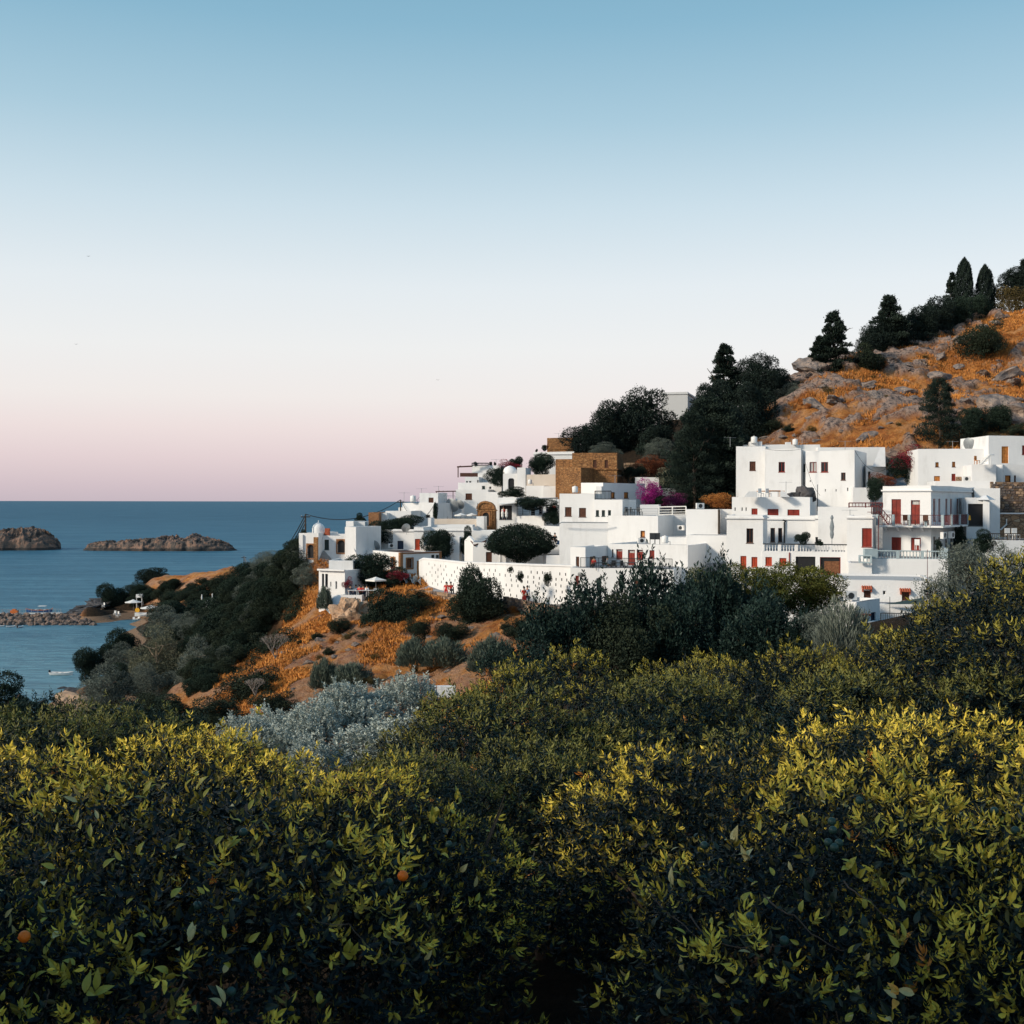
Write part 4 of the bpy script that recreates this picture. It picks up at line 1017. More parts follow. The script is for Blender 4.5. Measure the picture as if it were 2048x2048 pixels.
# ================================================================ TREES AND SHRUBS
CR['silver'] = [crown_shoots('crown', 'f_silver', s, 700, .045, 34, .20) for s in (51, 52)]
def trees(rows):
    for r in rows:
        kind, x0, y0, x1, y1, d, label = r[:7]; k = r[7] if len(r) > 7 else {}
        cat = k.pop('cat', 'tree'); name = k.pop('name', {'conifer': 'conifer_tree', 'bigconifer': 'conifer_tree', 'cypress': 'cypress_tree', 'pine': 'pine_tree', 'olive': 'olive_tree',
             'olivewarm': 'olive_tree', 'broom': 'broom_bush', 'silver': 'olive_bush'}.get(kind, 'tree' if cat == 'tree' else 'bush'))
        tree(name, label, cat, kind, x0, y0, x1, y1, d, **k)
B_ = dict(cat='bush', trunk=False)
def Bk(**k): q = dict(B_); q.update(k); return q
trees([
 # --- hill
 ('conifer', 1618, 622, 1724, 752, 205, 'tall spiky conifer standing alone left on the hill ridge', dict(vi=0)),
 ('conifer', 1612, 672, 1668, 752, 206, 'shorter conifer leaning on the left side of the ridge conifer', dict(vi=1)),
 ('conifer', 1726, 592, 1826, 710, 222, 'ragged conifer with a forked top in the middle of the ridge', dict(vi=2)),
 ('pine', 1714, 645, 1790, 712, 221, 'low spreading dark tree at the left foot of the forked conifer'),
 ('pine', 1795, 615, 1876, 702, 226, 'dark bushy tree right of the forked conifer'),
 ('pine', 1830, 596, 1906, 690, 229, 'rounded dark tree on the ridge, left of the cypresses'),
 ('broad', 1880, 598, 1946, 672, 232, 'broad dark tree at the foot of the left cypress'),
 ('pine', 1765, 640, 1835, 712, 224, 'dark tree filling the ridge between the conifer and the bushy tree'),
 ('broad', 1930, 590, 1985, 668, 236, 'dark low tree between the two cypresses'),
 ('cypress', 1908, 516, 1946, 640, 240, 'pointed cypress, left one of the two on the ridge', dict(vi=0)),
 ('conifer', 1877, 545, 1925, 632, 242, 'small conifer directly left of the pointed cypress', dict(vi=0)),
 ('cypress', 1950, 530, 1990, 660, 240, 'round topped cypress, right one of the two on the ridge', dict(vi=1)),
 ('pine', 1990, 535, 2070, 600, 244, 'dark pine at the top right corner of the hill'),
 ('conifer', 2025, 515, 2090, 600, 250, 'conifer tip cut off at the right edge on top of the hill', dict(vi=1)),
 ('goldpine', 1978, 572, 2066, 650, 238, 'golden brown tree with bare lower trunk at the right end of the ridge', dict(pale=True)),
 ('scrub', 1916, 647, 2003, 730, 214, 'big round dark bush on the open hillside', Bk()),
 ('scrub', 1692, 690, 1762, 760, 204, 'dark shrub right of the large ridge boulder', Bk()),
 ('olive', 1545, 768, 1615, 820, 196, 'blue grey shrub at the left foot of the hill', Bk()),
 ('bigconifer', 1838, 758, 1920, 892, 166, 'dark conifer standing low on the hill above the white houses'),
 ('broad', 1918, 815, 1975, 875, 164, 'dark bush right of the low conifer', Bk()),
 ('broad', 1960, 812, 2022, 872, 168, 'second dark bush right of the low conifer, nearer the edge', Bk()),
 ('scrub', 2010, 845, 2060, 875, 160, 'small green brown bush above the corner of the top right house', Bk()),
 ('scrub', 1500, 838, 1560, 872, 186, 'low grey bush at the lower left of the hill', Bk()),
 # --- dark trees of the village
 ('pine', 1222, 783, 1338, 905, 205, 'large dark pine left of the white block on the skyline', dict(vi=0)),
 ('pine', 1165, 805, 1262, 915, 203, 'dark pine with layered boughs in the middle of the skyline clump', dict(vi=1)),
 ('pine', 1130, 850, 1215, 912, 200, 'low sprawling pine bough over the stone fort', dict(vi=0)),
 ('pine', 1264, 852, 1345, 930, 198, 'dark tree under the large pine beside the silver olive', dict(vi=1)),
 ('conifer', 1392, 690, 1500, 810, 200, 'tallest conifer of the central clump with ragged top', dict(vi=0)),
 ('pine', 1468, 712, 1560, 800, 198, 'dark tree right of the tallest conifer'),
 ('pine', 1520, 740, 1602, 812, 200, 'dark tree sloping down towards the hill, rightmost of the central clump'),
 ('pine', 1390, 765, 1490, 900, 190, 'dark tree behind the big front conifer'),
 ('pine', 1455, 770, 1545, 885, 188, 'dark full tree above the roof of the long white house'),
 ('pine', 1382, 770, 1440, 880, 188, 'dark tree right of the white skyline block'),
 ('pine', 1352, 812, 1500, 985, 166, 'broad dark crown merged behind the huge front conifer'),
 ('broad', 1700, 1268, 1800, 1312, 62, 'dark low shrub below the iron railing of the lowest house', Bk()),
 ('scrub', 1780, 1255, 1850, 1300, 60, 'green brown shrub right below the iron railing', Bk()),
 ('bigconifer', 1330, 800, 1496, 1010, 162, 'huge dense conifer in front of the village clump'),
 ('bigconifer', 1335, 830, 1440, 1012, 158, 'dark inner conifer on the left flank of the huge one'),
 ('olive', 1286, 878, 1350, 925, 190, 'silver olive under the large pine', Bk(trunk=True)),
 ('olive', 1175, 885, 1245, 915, 188, 'grey shrub on top of the stone fort', Bk()),
 ('redbush', 1264, 912, 1322, 958, 176, 'rust red bush right of the stone fort', Bk()),
 ('redbush', 1300, 920, 1345, 950, 178, 'smaller rust red bush next to the conifer', Bk()),
 ('pale', 1312, 936, 1352, 972, 166, 'pale flowering bush left of the huge conifer', Bk()),
 ('magenta', 1272, 958, 1322, 1008, 152, 'bright magenta bougainvillea above the white roof terrace', dict(cat='bush', trunk=False, name='bougainvillea')),
 ('broad', 1296, 978, 1340, 1012, 157, 'dark green bush merged into the magenta bougainvillea', Bk()),
 ('purple', 1314, 985, 1376, 1016, 155, 'dark purple bougainvillea under the huge conifer', dict(cat='bush', trunk=False, name='bougainvillea')),
 ('dry', 1408, 986, 1468, 1016, 150, 'orange dry hedge beside the white roof', Bk()),
 ('scrub', 1245, 930, 1290, 962, 172, 'low green bush at the right end of the fort wall', Bk()),
 ('crimson', 1788, 888, 1868, 940, 149, 'dark bougainvillea with crimson bracts above the balcony house', dict(cat='bush', trunk=False, name='bougainvillea')),
 ('broad', 1780, 900, 1868, 970, 150, 'dark green climber below the crimson bougainvillea', Bk()),
 ('redbush', 1740, 945, 1790, 975, 146, 'reddish bush left of the crimson bougainvillea', Bk()),
 ('broad', 1736, 955, 1768, 1000, 142, 'small crooked tree beside the shaded white wall'),
 # --- village left
 ('broad', 972, 937, 1016, 972, 183, 'dark dome shaped bush by the white arch', Bk()),
 ('crimson', 996, 919, 1042, 942, 185, 'dark red bougainvillea on the roof edge', dict(cat='bush', trunk=False, name='bougainvillea')),
 ('broad', 1018, 914, 1044, 940, 186, 'small dark tree beside the red bougainvillea', dict()),
 ('broad', 1056, 908, 1114, 952, 186, 'round dark tree behind the pale garden wall', dict()),
 ('broad', 1002, 974, 1050, 994, 172, 'dark shrub under the white arch', Bk()),
 ('broad', 700, 1055, 752, 1095, 156, 'dark hedge tree right of the cliff house, left end', dict()),
 ('broad', 735, 1042, 800, 1088, 158, 'dark hedge tree in the middle of the row behind the antenna house', dict()),
 ('broad', 780, 1032, 842, 1062, 160, 'dark hedge tree, right end of the row', dict()),
 ('broad', 711, 1027, 733, 1050, 162, 'small ball shaped dark tree on the horizon line', dict()),
 ('broad', 866, 1006, 876, 1042, 168, 'narrow dark climber on the white wall corner', Bk()),
 ('dome', 976, 1051, 1106, 1122, 143, 'wide umbrella shaped dark tree in the square', dict(cat='tree', name='umbrella_tree', pale=True, rz=0)),
 ('broad', 688, 1110, 782, 1170, 143, 'round dark tree behind the dining terrace', dict()),
 ('broad', 766, 1136, 822, 1192, 141, 'tree with pale trunk and red blossom by the terrace parasol', dict(pale=True)),
 ('crimson', 776, 1136, 818, 1160, 140, 'red flowering climber in the top of the terrace tree', dict(cat='bush', trunk=False, name='bougainvillea')),
 ('crimson', 684, 1154, 706, 1178, 139, 'small red flowering shrub on the terrace', dict(cat='bush', trunk=False)),
 ('broad', 712, 1182, 800, 1302, 128, 'biggest dark tree on the orange slope below the terrace, left half', dict(vi=0)),
 ('broad', 760, 1190, 842, 1292, 127, 'biggest dark tree on the orange slope below the terrace, right half', dict(vi=1)),
 ('broad', 917, 1138, 1000, 1252, 120, 'dark tree in front of the curved white wall', dict(vi=2)),
 ('scrub', 900, 1185, 1012, 1262, 121, 'lower dark growth around the tree at the curved wall', Bk()),
 ('scrub', 812, 1180, 868, 1222, 130, 'brownish bush below the parking space', Bk()),
 ('broom', 636, 1180, 664, 1220, 137, 'small palm like plant at the corner of the terrace house', Bk(name='palm')),
 ('broad', 1032, 994, 1112, 1020, 159, 'vine covering the pergola of the balcony house', Bk(name='vine')),
 ('broad', 1088, 1008, 1120, 1048, 158, 'dark vine hanging at the right of the balcony house', Bk(name='vine')),
 ('broad', 846, 1062, 904, 1115, 151, 'dark vine hanging over the courtyard, left part', Bk(name='vine')),
 ('broad', 918, 1054, 946, 1108, 152, 'dark vine hanging over the courtyard, right part', Bk(name='vine')),
 ('scrub', 1034, 1143, 1048, 1165, 120.6, 'middle shrub growing out of the curved white wall', Bk()),
 ('scrub', 1087, 1145, 1103, 1172, 119.4, 'right hand shrub growing out of the curved white wall', Bk()),
 ('scrub', 1016, 1133, 1026, 1146, 121.2, 'smallest tuft growing out of the curved white wall', Bk()),
 # --- headland and beach
 ('pine', 274, 1138, 336, 1172, 385, 'lone umbrella tree on the headland', dict()),
 ('broad', 200, 1170, 252, 1225, 372, 'dark tree at the tip of the headland', dict()),
 ('broad', 236, 1184, 285, 1220, 380, 'dark bushes behind the beach parasols', Bk()),
 ('broad', 262, 1172, 300, 1200, 372, 'dark shrub right of the headland tip tree', Bk()),
 ('broad', 300, 1192, 352, 1214, 376, 'dark hedge behind the beach bar', Bk()),
 ('broad', 298, 1164, 320, 1182, 380, 'round bush below the umbrella tree', Bk()),
 ('broad', 314, 1175, 330, 1188, 372, 'smallest round bush in the dry field of the headland', Bk()),
 ('scrub', 374, 1166, 420, 1186, 345, 'low bush on the dry field, left of the utility pole', Bk()),
 ('broad', 330, 1184, 396, 1214, 335, 'row of dark bushes below the dry field, left part', Bk()),
 ('broad', 380, 1178, 452, 1220, 320, 'row of dark bushes below the dry field, middle part', Bk()),
 ('broad', 440, 1160, 505, 1215, 290, 'dark tree mass left of the village, above the white garden figure', dict()),
 ('broad', 470, 1128, 540, 1180, 245, 'dark tree below the utility pole', dict()),
 ('broad', 520, 1118, 575, 1175, 215, 'dark trees next to the cliff house, far part', dict()),
 ('broad', 555, 1106, 604, 1160, 185, 'dark tree touching the cliff house', dict()),
 ('olive', 583, 1128, 640, 1180, 148, 'grey green tree under the cliff house', dict()),
 # --- forest mass on the left slope
 ('olive', 488, 1164, 560, 1230, 185, 'pale olive with rounded crown left below the cliff house', dict()),
 ('broad', 540, 1150, 632, 1232, 165, 'dark tree left of the terrace house', dict()),
 ('olive', 286, 1216, 382, 1290, 250, 'grey olive just right of the beach', dict()),
 ('broad', 360, 1205, 460, 1290, 235, 'dark tree in the upper part of the left slope', dict()),
 ('broad', 430, 1195, 520, 1285, 215, 'dark tree right of the grey beach olive', dict()),
 ('broad', 218, 1260, 276, 1330, 215, 'dark tree overhanging the small bay', dict()),
 ('broad', 145, 1298, 205, 1368, 205, 'dark tree above the white motorboat', dict()),
 ('broad', 195, 1290, 250, 1350, 208, 'second dark tree above the bay, behind the warm olive', dict()),
 ('olivewarm', 262, 1256, 375, 1375, 160, 'large olive with warm tinted crown in the middle of the slope', dict(pale=True)),
 ('olive', 143, 1335, 270, 1435, 150, 'wide grey olive at the lower left by the shore', dict()),
 ('olive', 258, 1330, 345, 1400, 152, 'grey olive below the warm tinted one', dict(pale=True)),
 ('olive', 343, 1280, 440, 1398, 140, 'upright grey olive with pale bare trunk', dict(pale=True)),
 ('broad', 400, 1230, 500, 1340, 160, 'dark tree behind the upright olive', dict()),
 ('broad', 470, 1215, 570, 1300, 165, 'dark tree above the bare white branches', dict()),
 ('scrub', 480, 1190, 575, 1262, 175, 'olive green tree mass left of the orange slope', dict()),
 ('scrub', 560, 1205, 640, 1258, 146, 'yellow green bush at the top of the orange slope', Bk()),
 ('broad', 440, 1290, 520, 1400, 135, 'dark tree right of the upright olive', dict()),
 ('scrub', 505, 1262, 612, 1340, 132, 'dark bushes around the bare white branches', Bk()),
 ('scrub', 440, 1340, 560, 1440, 112, 'scrubby tree at the lower end of the orange slope', dict()),
 ('scrub', 380, 1395, 500, 1470, 95, 'dark scrub above the silver olive, left end', Bk()),
 ('scrub', 500, 1385, 590, 1440, 96, 'dark scrub above the silver olive, right end', Bk()),
 ('scrub', 250, 1390, 330, 1450, 120, 'low green shrub on the orange path at lower left', Bk()),
 ('broad', 305, 1392, 400, 1450, 112, 'dark bush left of the orange path', Bk()) ,
 ('broad', -40, 1352, 62, 1470, 40, 'dark tree crown at the left edge in front of the bay', dict()),
 ('teal', 40, 1395, 150, 1500, 36, 'dark tree crown next to the left edge one', dict()),
 ('teal', 120, 1425, 230, 1520, 34, 'dark leafy crown below the pink shore rocks', dict()),
 ('teal', 200, 1412, 340, 1520, 34, 'dark leafy crown with pale tips left of the silver olive', dict()),
 ('teal', 310, 1430, 420, 1520, 34, 'dark leafy crown touching the left tip of the silver olive', dict()),
 ('broad', 505, 1152, 575, 1220, 168, 'dark tree high on the slope left of the cliff house', dict()),
 ('broad', 545, 1140, 604, 1200, 155, 'dark round tree just below and left of the cliff house', dict()),
 ('scrub', 568, 1175, 640, 1230, 148, 'scrub oak between the cliff house and the orange slope', dict()),
 ('scrub', 500, 1210, 590, 1275, 156, 'green scrub tree halfway down the wooded slope', dict()),
 ('broad', 430, 1240, 520, 1320, 160, 'dark spreading tree in the centre of the wooded slope', dict()),
 ('broad', 400, 1195, 480, 1260, 225, 'dark tree behind the tall closed white parasol', dict()),
 ('olive', 340, 1228, 420, 1300, 225, 'grey olive above the upright olive', dict()),
 ('broad', 300, 1205, 372, 1250, 290, 'dark tree directly right of the beach bar', dict()),
 ('scrub', 480, 1320, 548, 1380, 125, 'scrubby bush left of the lower broom pair', Bk()),
 ('broad', 395, 1330, 470, 1400, 128, 'dark tree beside the pale bare trunk', dict()),
 ('broad', 186, 1330, 262, 1392, 178, 'dark tree between the grey shore olive and the bay', dict()),
 ('olive', 205, 1290, 290, 1370, 190, 'grey olive leaning over the bay', dict()),
 # --- bushes of the orange slope
 ('broom', 622, 1326, 676, 1378, 108, 'round green broom bush, left one of the lower pair', Bk()),
 ('broom', 666, 1333, 742, 1378, 107, 'wide green broom bush, right one of the lower pair', Bk()),
 ('broom', 796, 1284, 860, 1334, 108, 'grey green broom bush, left one of the upper pair', Bk()),
 ('broom', 846, 1284, 932, 1332, 107, 'widest grey green broom bush, right one of the upper pair', Bk()),
 ('scrub', 814, 1238, 862, 1284, 116, 'dark green dome bush above the upper broom pair', Bk()),
 ('scrub', 868, 1246, 935, 1286, 115, 'low dark bush right of the dome bush', Bk()),
 ('broom', 940, 1284, 1030, 1345, 92, 'blue grey broom bush at the edge of the thicket', Bk()),
 ('scrub', 655, 1238, 700, 1270, 128, 'olive green shrub left of the sandstone outcrop', Bk()),
 ('scrub', 700, 1262, 760, 1300, 124, 'scrubby bush below the sandstone outcrop', Bk()),
 ('scrub', 640, 1320, 668, 1338, 118, 'tiny dark shrub above the lower broom pair', Bk()),
 ('scrub', 1010, 1235, 1075, 1285, 100, 'green scrub where the low stone wall ends', Bk()),
 # --- silver olive
 ('silver', 430, 1440, 570, 1545, 27, 'silver leaved olive bush, low left end of the long row', Bk()),
 ('silver', 535, 1405, 700, 1545, 27.5, 'silver leaved olive bush in the middle of the long row', Bk()),
 ('silver', 650, 1368, 800, 1500, 29, 'tall silver leaved olive bush, right of the row', Bk()),
 ('silver', 740, 1350, 880, 1470, 30, 'brightest silver leaved olive bush at the top right of the row', Bk()),
 ('silver', 470, 1420, 620, 1520, 28.5, 'silver leaved olive bush filling the row between its low end and middle', Bk()),
 ('silver', 610, 1385, 740, 1500, 28.8, 'silver leaved olive bush between the middle and the tall one', Bk()),
 ('silver', 660, 1430, 860, 1560, 26.5, 'shaded silver leaved olive bush at the lower right of the row', Bk()),
 ('silver', 560, 1480, 700, 1580, 25.5, 'shaded silver leaved olive bush at the bottom of the row', Bk()),
 # --- thicket
 ('teal', 1040, 1205, 1180, 1400, 50, 'blue green thicket tree with pointed shoots, left end', dict(vi=0)),
 ('teal', 1110, 1165, 1270, 1390, 50, 'blue green thicket tree rising before the white house corner', dict(vi=1)),
 ('teal', 1210, 1130, 1370, 1380, 51, 'tallest blue green thicket tree with long upright shoots', dict(vi=2)),
 ('teal', 1330, 1130, 1480, 1380, 52, 'blue green thicket tree with one shoot towards the red shutters', dict(vi=0)),
 ('teal', 1440, 1185, 1600, 1400, 48, 'blue green thicket tree in the right part', dict(vi=1)),
 ('teal', 1290, 1185, 1420, 1380, 49, 'full blue green thicket tree filling the middle of the mass', dict(vi=2)),
 ('teal', 1400, 1160, 1540, 1370, 53, 'full blue green thicket tree right of the middle of the mass', dict(vi=0)),
 ('scrub', 1180, 1200, 1340, 1390, 49, 'dark rounded tree inside the blue green thicket', dict()),
 ('teal', 1560, 1225, 1660, 1330, 47, 'low blue green thicket tree beside the grey shrub', dict(vi=2)),
 ('teal', 970, 1290, 1100, 1420, 46, 'low blue green thicket bush next to the orange slope', Bk()),
 ('yellowgreen', 1440, 1130, 1580, 1230, 72, 'yellow green rounded tree below the red shutters, left part', dict()),
 ('yellowgreen', 1540, 1128, 1685, 1240, 74, 'yellow green rounded tree touching the lower white house', dict()),
 ('yellowgreen', 1370, 1140, 1480, 1260, 70, 'dull green rounded tree behind the long shoots', dict()),
 ('grey', 1635, 1215, 1740, 1310, 42, 'fine twigged grey shrub below the lowest roof', Bk()),
 ('sparse', 1600, 1215, 1680, 1290, 44, 'thin grey leaved shrub in front of the lowest white wall', Bk()),
 ('sparse', 1880, 1085, 1990, 1215, 62, 'sparse grey olive with trunk, left part', dict()),
 ('sparse', 1960, 1080, 2060, 1180, 60, 'sparse grey olive with trunk, right part by the edge', dict()),
 ('sparse', 1830, 1150, 1920, 1260, 58, 'thin silver tree before the lower white wall', dict(pale=True)),
 ('olive', 1900, 1090, 1975, 1160, 66, 'dense grey olive crown against the white wall', dict()),
 ('broad', 1945, 1058, 1985, 1105, 92, 'dark climber below the right end of the terrace', Bk()),
 ('broad', 1908, 1050, 1932, 1098, 117, 'dark vine on the side wall under the balcony', Bk(name='vine')),
 ('broad', 1590, 1064, 1618, 1088, 115.5, 'dark potted shrub on the balustrade terrace', Bk()),
 ('broad', 1632, 1078, 1648, 1090, 115.5, 'small potted plant on the balustrade terrace', Bk()),
 ('broad', 1870, 1078, 1884, 1100, 110, 'potted plant on the lower terrace of the balcony house', Bk()),
])
# bare white branches
def bare(px, py, d, s, label):
    rs = random.Random(5); root = MB(); g = P3(px, py, d)
    def br(p, dr, l, r, k):
        e = p + dr * l; root.tube([p, (p + e) / 2 + Vector((rs.uniform(-.05, .05),) * 3) * l, e], r, 4, r * .5)
        if k:
            for _ in range(3):
                d2 = (dr + Vector((rs.uniform(-.9, .9), rs.uniform(-.9, .9), rs.uniform(-.2, .7)))).normalized(); br(e, d2, l * .68, r * .55, k - 1)
    for i in range(5): br(Vector((0, 0, 0)), Vector((rs.uniform(-.8, .8), rs.uniform(-.6, .6), 1)).normalized(), s * .34, .05, 4)
    o = root.build('bare_tree', M['palebark2'], None, loc=g); tag(o, label, 'tree')
M['palebark2'] = m_plain('bleached_wood', (.30, .26, .23), .9)
bare(552, 1318, 122, 3.0, 'leafless tree with bleached white branches on the left of the orange slope')
bare(512, 1392, 105, 1.8, 'small leafless twiggy shrub at the bottom left of the orange slope')

# unseen pines added behind and left of the viewpoint to shade the near grove
for i, (x, y, h, w) in enumerate([(-44, -8, 23, 8.5), (-38, -7, 23, 8.5), (-32, -5.5, 23, 8.5), (-26.5, -5, 22.5, 8), (-21, -4.5, 22.5, 7.5), (-15.5, -4.5, 21, 7.5), (-10, -5.5, 18, 7)]):
    g = tz(x, y); top = [48.3, 48.6, 49, 48.3, 47.6, 46, 43][i]
    r_ = empty('pine_tree', (x, y, g)); tag(r_, ['tallest', 'broad', 'leaning', 'dense', 'full', 'slender', 'smallest'][i] + ' added pine behind the viewpoint, outside the picture, shading the near grove', 'tree', 'added shade pines behind the viewpoint')
    c = link('crown', CR['pine'][i % 2], r_, (0, 0, top - h * .35 - g)); c.scale = (w * 1.15, w, h * .7)
    t = link('trunk', TRK[i % 3], r_, (0, 0, -.3)); t.scale = (5, 5, top - g - 2)

def march(px, py, d0=60, d1=430):
    ds = np.arange(d0, d1, .6); X = (px - 1024) / F * ds
    zt_ = base_z(X, ds); zr = CH - (py - HZ) / F * ds
    k = np.where(zr < zt_)[0]
    return float(ds[k[0]]) if len(k) else None
rb0 = random.Random(31); nq_ = 0
for i in range(500):
    px, py = rb0.uniform(385, 606), rb0.uniform(1100, 1395)
    if px > np.interp(py, [1130, 1180, 1240, 1300, 1400], [606, 600, 560, 500, 420]): continue
    d = march(px, py, 120)
    if d is None or d > 290: continue
    x = gx(px, d); g = tz(x, d)
    if g < 1.5: continue
    s = rb0.uniform(2.0, 3.8); w_ = s * F / d; py = HZ + (CH - g) * F / d
    tree('bush', 'dark bush among many on the wooded slope between bay and village', 'bush', rb0.choice(['broad', 'broad', 'scrub', 'scrub', 'olive']), px - w_ * .6, py - w_ * .8, px + w_ * .6, py + w_ * .2, d, group='bushes of the wooded slope', trunk=False); nq_ += 1
    if nq_ > 95: break
nq_ = 0
for i in range(300):
    px, py = rb0.uniform(270, 480), rb0.uniform(1150, 1215)
    if py < np.interp(px, [270, 330, 400, 480], [1190, 1180, 1172, 1160]): continue
    d = march(px, py, 200)
    if d is None or d < 290: continue
    x = gx(px, d); g = tz(x, d); s = rb0.uniform(2.4, 5); w_ = s * F / d; py = HZ + (CH - g) * F / d
    tree('bush', 'dark scrub bush on the dry headland behind the beach', 'bush', rb0.choice(['broad', 'scrub']), px - w_ * .7, py - w_ * .7, px + w_ * .7, py + w_ * .15, d, group='scrub of the headland', trunk=False); nq_ += 1
    if nq_ > 34: break
# dark bushes covering the wooded slope between the bay and the village
rb_ = random.Random(23); nb2 = 0
for i in range(400):
    px = rb_.uniform(300, 600); d = rb_.uniform(142, 330); x = gx(px, d); g = tz(x, d); py = HZ + (CH - g) * F / d
    if not (py < 1420 and g > 1.5): continue
    if px > 595 - max(0, d - 150) * .2 and d < 152: continue
    if d > 300 and px > 330 and py < 1190: continue
    if 505 < px and py > 1270: continue
    s = rb_.uniform(1.8, 3.6) * (1.2 if d > 200 else 1); w_ = s * F / d
    k_ = rb_.choice(['broad', 'broad', 'scrub', 'olive'])
    tree('bush', 'dark bush among many on the wooded slope between bay and village', 'bush', k_, px - w_ * .6, py - w_ * .85, px + w_ * .6, py + w_ * .15, d, group='bushes of the wooded slope', trunk=False); nb2 += 1
    if nb2 > 110: break
rb_ = random.Random(29)
for i in range(46):      # low scrub spots on the orange slope and the hill
    if i < 26: px, d, s = rb_.uniform(560, 1040), rb_.uniform(104, 130), rb_.uniform(.4, 1.0)
    else: px, d, s = rb_.uniform(1540, 2040), rb_.uniform(168, 225), rb_.uniform(.5, 1.4)
    x = gx(px, d); g = tz(x, d); py = HZ + (CH - g) * F / d; w_ = s * F / d
    if i >= 26 and region(np.array([x]), np.array([d]))[0][0] < .5: continue
    tree('bush', 'small olive brown scrub tuft on the orange slope' if i < 26 else 'small scrub tuft between the rocks of the hill', 'bush', rb_.choice(['scrub', 'goldpine', 'dry']), px - w_ * .6, py - w_ * .8, px + w_ * .6, py + w_ * .2, d,
         group='scrub tufts of the orange slope' if i < 26 else 'scrub tufts of the hill', trunk=False)
# ================================================================ BUILDINGS
UP = Vector((0, 0, 1))
def house(name, label, px, py, d, cat='house', group=None):
    r = empty(name, P3(px, py, d)); tag(r, label, cat, group); return r
def sub(root, mb, name, mat, parent=None, smooth=False):
    p = parent or root
    o = link(name, mb.data(name, M[mat] if isinstance(mat, str) else mat, smooth), p)
    o.location = -root.location if parent is None else (0, 0, 0)
    return o
def solve_left(x0, P1, a):
    """P0 = P1 + s(-cos a, sin a) seen at px x0"""
    k = (x0 - 1024) / F
    s = (P1.x - k * P1.y) / (math.cos(a) + k * math.sin(a))
    return Vector((P1.x - s * math.cos(a), P1.y + s * math.sin(a), 0))
def solve_right(x1, P0, a):
    """P1 = P0 + s(cos a, -sin a) (a negative: right end farther) seen at px x1"""
    k = (x1 - 1024) / F
    s = (k * P0.y - P0.x) / (math.cos(a) + k * math.sin(a))
    return Vector((P0.x + s * math.cos(a), P0.y - s * math.sin(a), 0))
class Wall:
    def __init__(s, A, B):
        s.A = Vector((A.x, A.y, 0)); s.B = Vector((B.x, B.y, 0)); s.u = (s.B - s.A).normalized(); s.L = (s.B - s.A).length
        s.n = Vector((s.u.y, -s.u.x, 0))            # outward normal when A is left of B
    def hit(s, px, py):
        k = (px - 1024) / F
        # A + u*t = (k*y, y)
        den = s.u.x - k * s.u.y
        t = (k * s.A.y - s.A.x) / den
        y = s.A.y + s.u.y * t
        return t, zz(py, y)
    def pt(s, u, z, o=0.0):
        p = s.A + s.u * u + s.n * o; return (p.x, p.y, z)
def wbox(mb, w, u0, u1, z0, z1, o0, o1):
    v = [w.pt(u0, z0, o1), w.pt(u1, z0, o1), w.pt(u1, z0, o0), w.pt(u0, z0, o0), w.pt(u0, z1, o1), w.pt(u1, z1, o1), w.pt(u1, z1, o0), w.pt(u0, z1, o0)]
    mb.hexa(v)
def wob(x, y, z): return .07 * mnoise.noise(Vector((x * .35, y * .35, z * .2)))
def wall_mesh(mb, w, z0, z1, holes, inset=.22):
    us = {0.0, w.L}; zs = {z0, z1}
    k = max(1, int(w.L / 2.5))
    for i in range(1, k): us.add(w.L * i / k)
    hs = []
    for (ua, za, ub, zb) in holes:
        ua = max(.05, ua); ub = min(w.L - .05, ub); za = max(z0 + .05, za); zb = min(z1 - .05, zb)
        if ub - ua < .05 or zb - za < .05: continue
        hs.append((ua, za, ub, zb)); us |= {ua, ub}; zs |= {za, zb}
    us = sorted(us); zs = sorted(zs)
    def pt(u, z, o=0):
        p = w.pt(u, z, o)
        if z == z1: p = (p[0], p[1], p[2] + wob(*p))
        return p
    for i in range(len(us) - 1):
        for j in range(len(zs) - 1):
            um, zm = (us[i] + us[i + 1]) / 2, (zs[j] + zs[j + 1]) / 2
            if any(a < um < c and b < zm < e for a, b, c, e in hs): continue
            mb.quad(pt(us[i], zs[j]), pt(us[i + 1], zs[j]), pt(us[i + 1], zs[j + 1]), pt(us[i], zs[j + 1]))
    for a, b, c, e in hs:
        for (p, q) in (((a, b), (c, b)), ((c, b), (c, e)), ((c, e), (a, e)), ((a, e), (a, b))):
            mb.quad(w.pt(p[0], p[1]), w.pt(q[0], q[1]), w.pt(q[0], q[1], -inset), w.pt(p[0], p[1], -inset))
    return hs
def panel(mb, w, u0, u1, z0, z1, o=-.10, t=.04): wbox(mb, w, u0, u1, z0, z1, o - t, o)
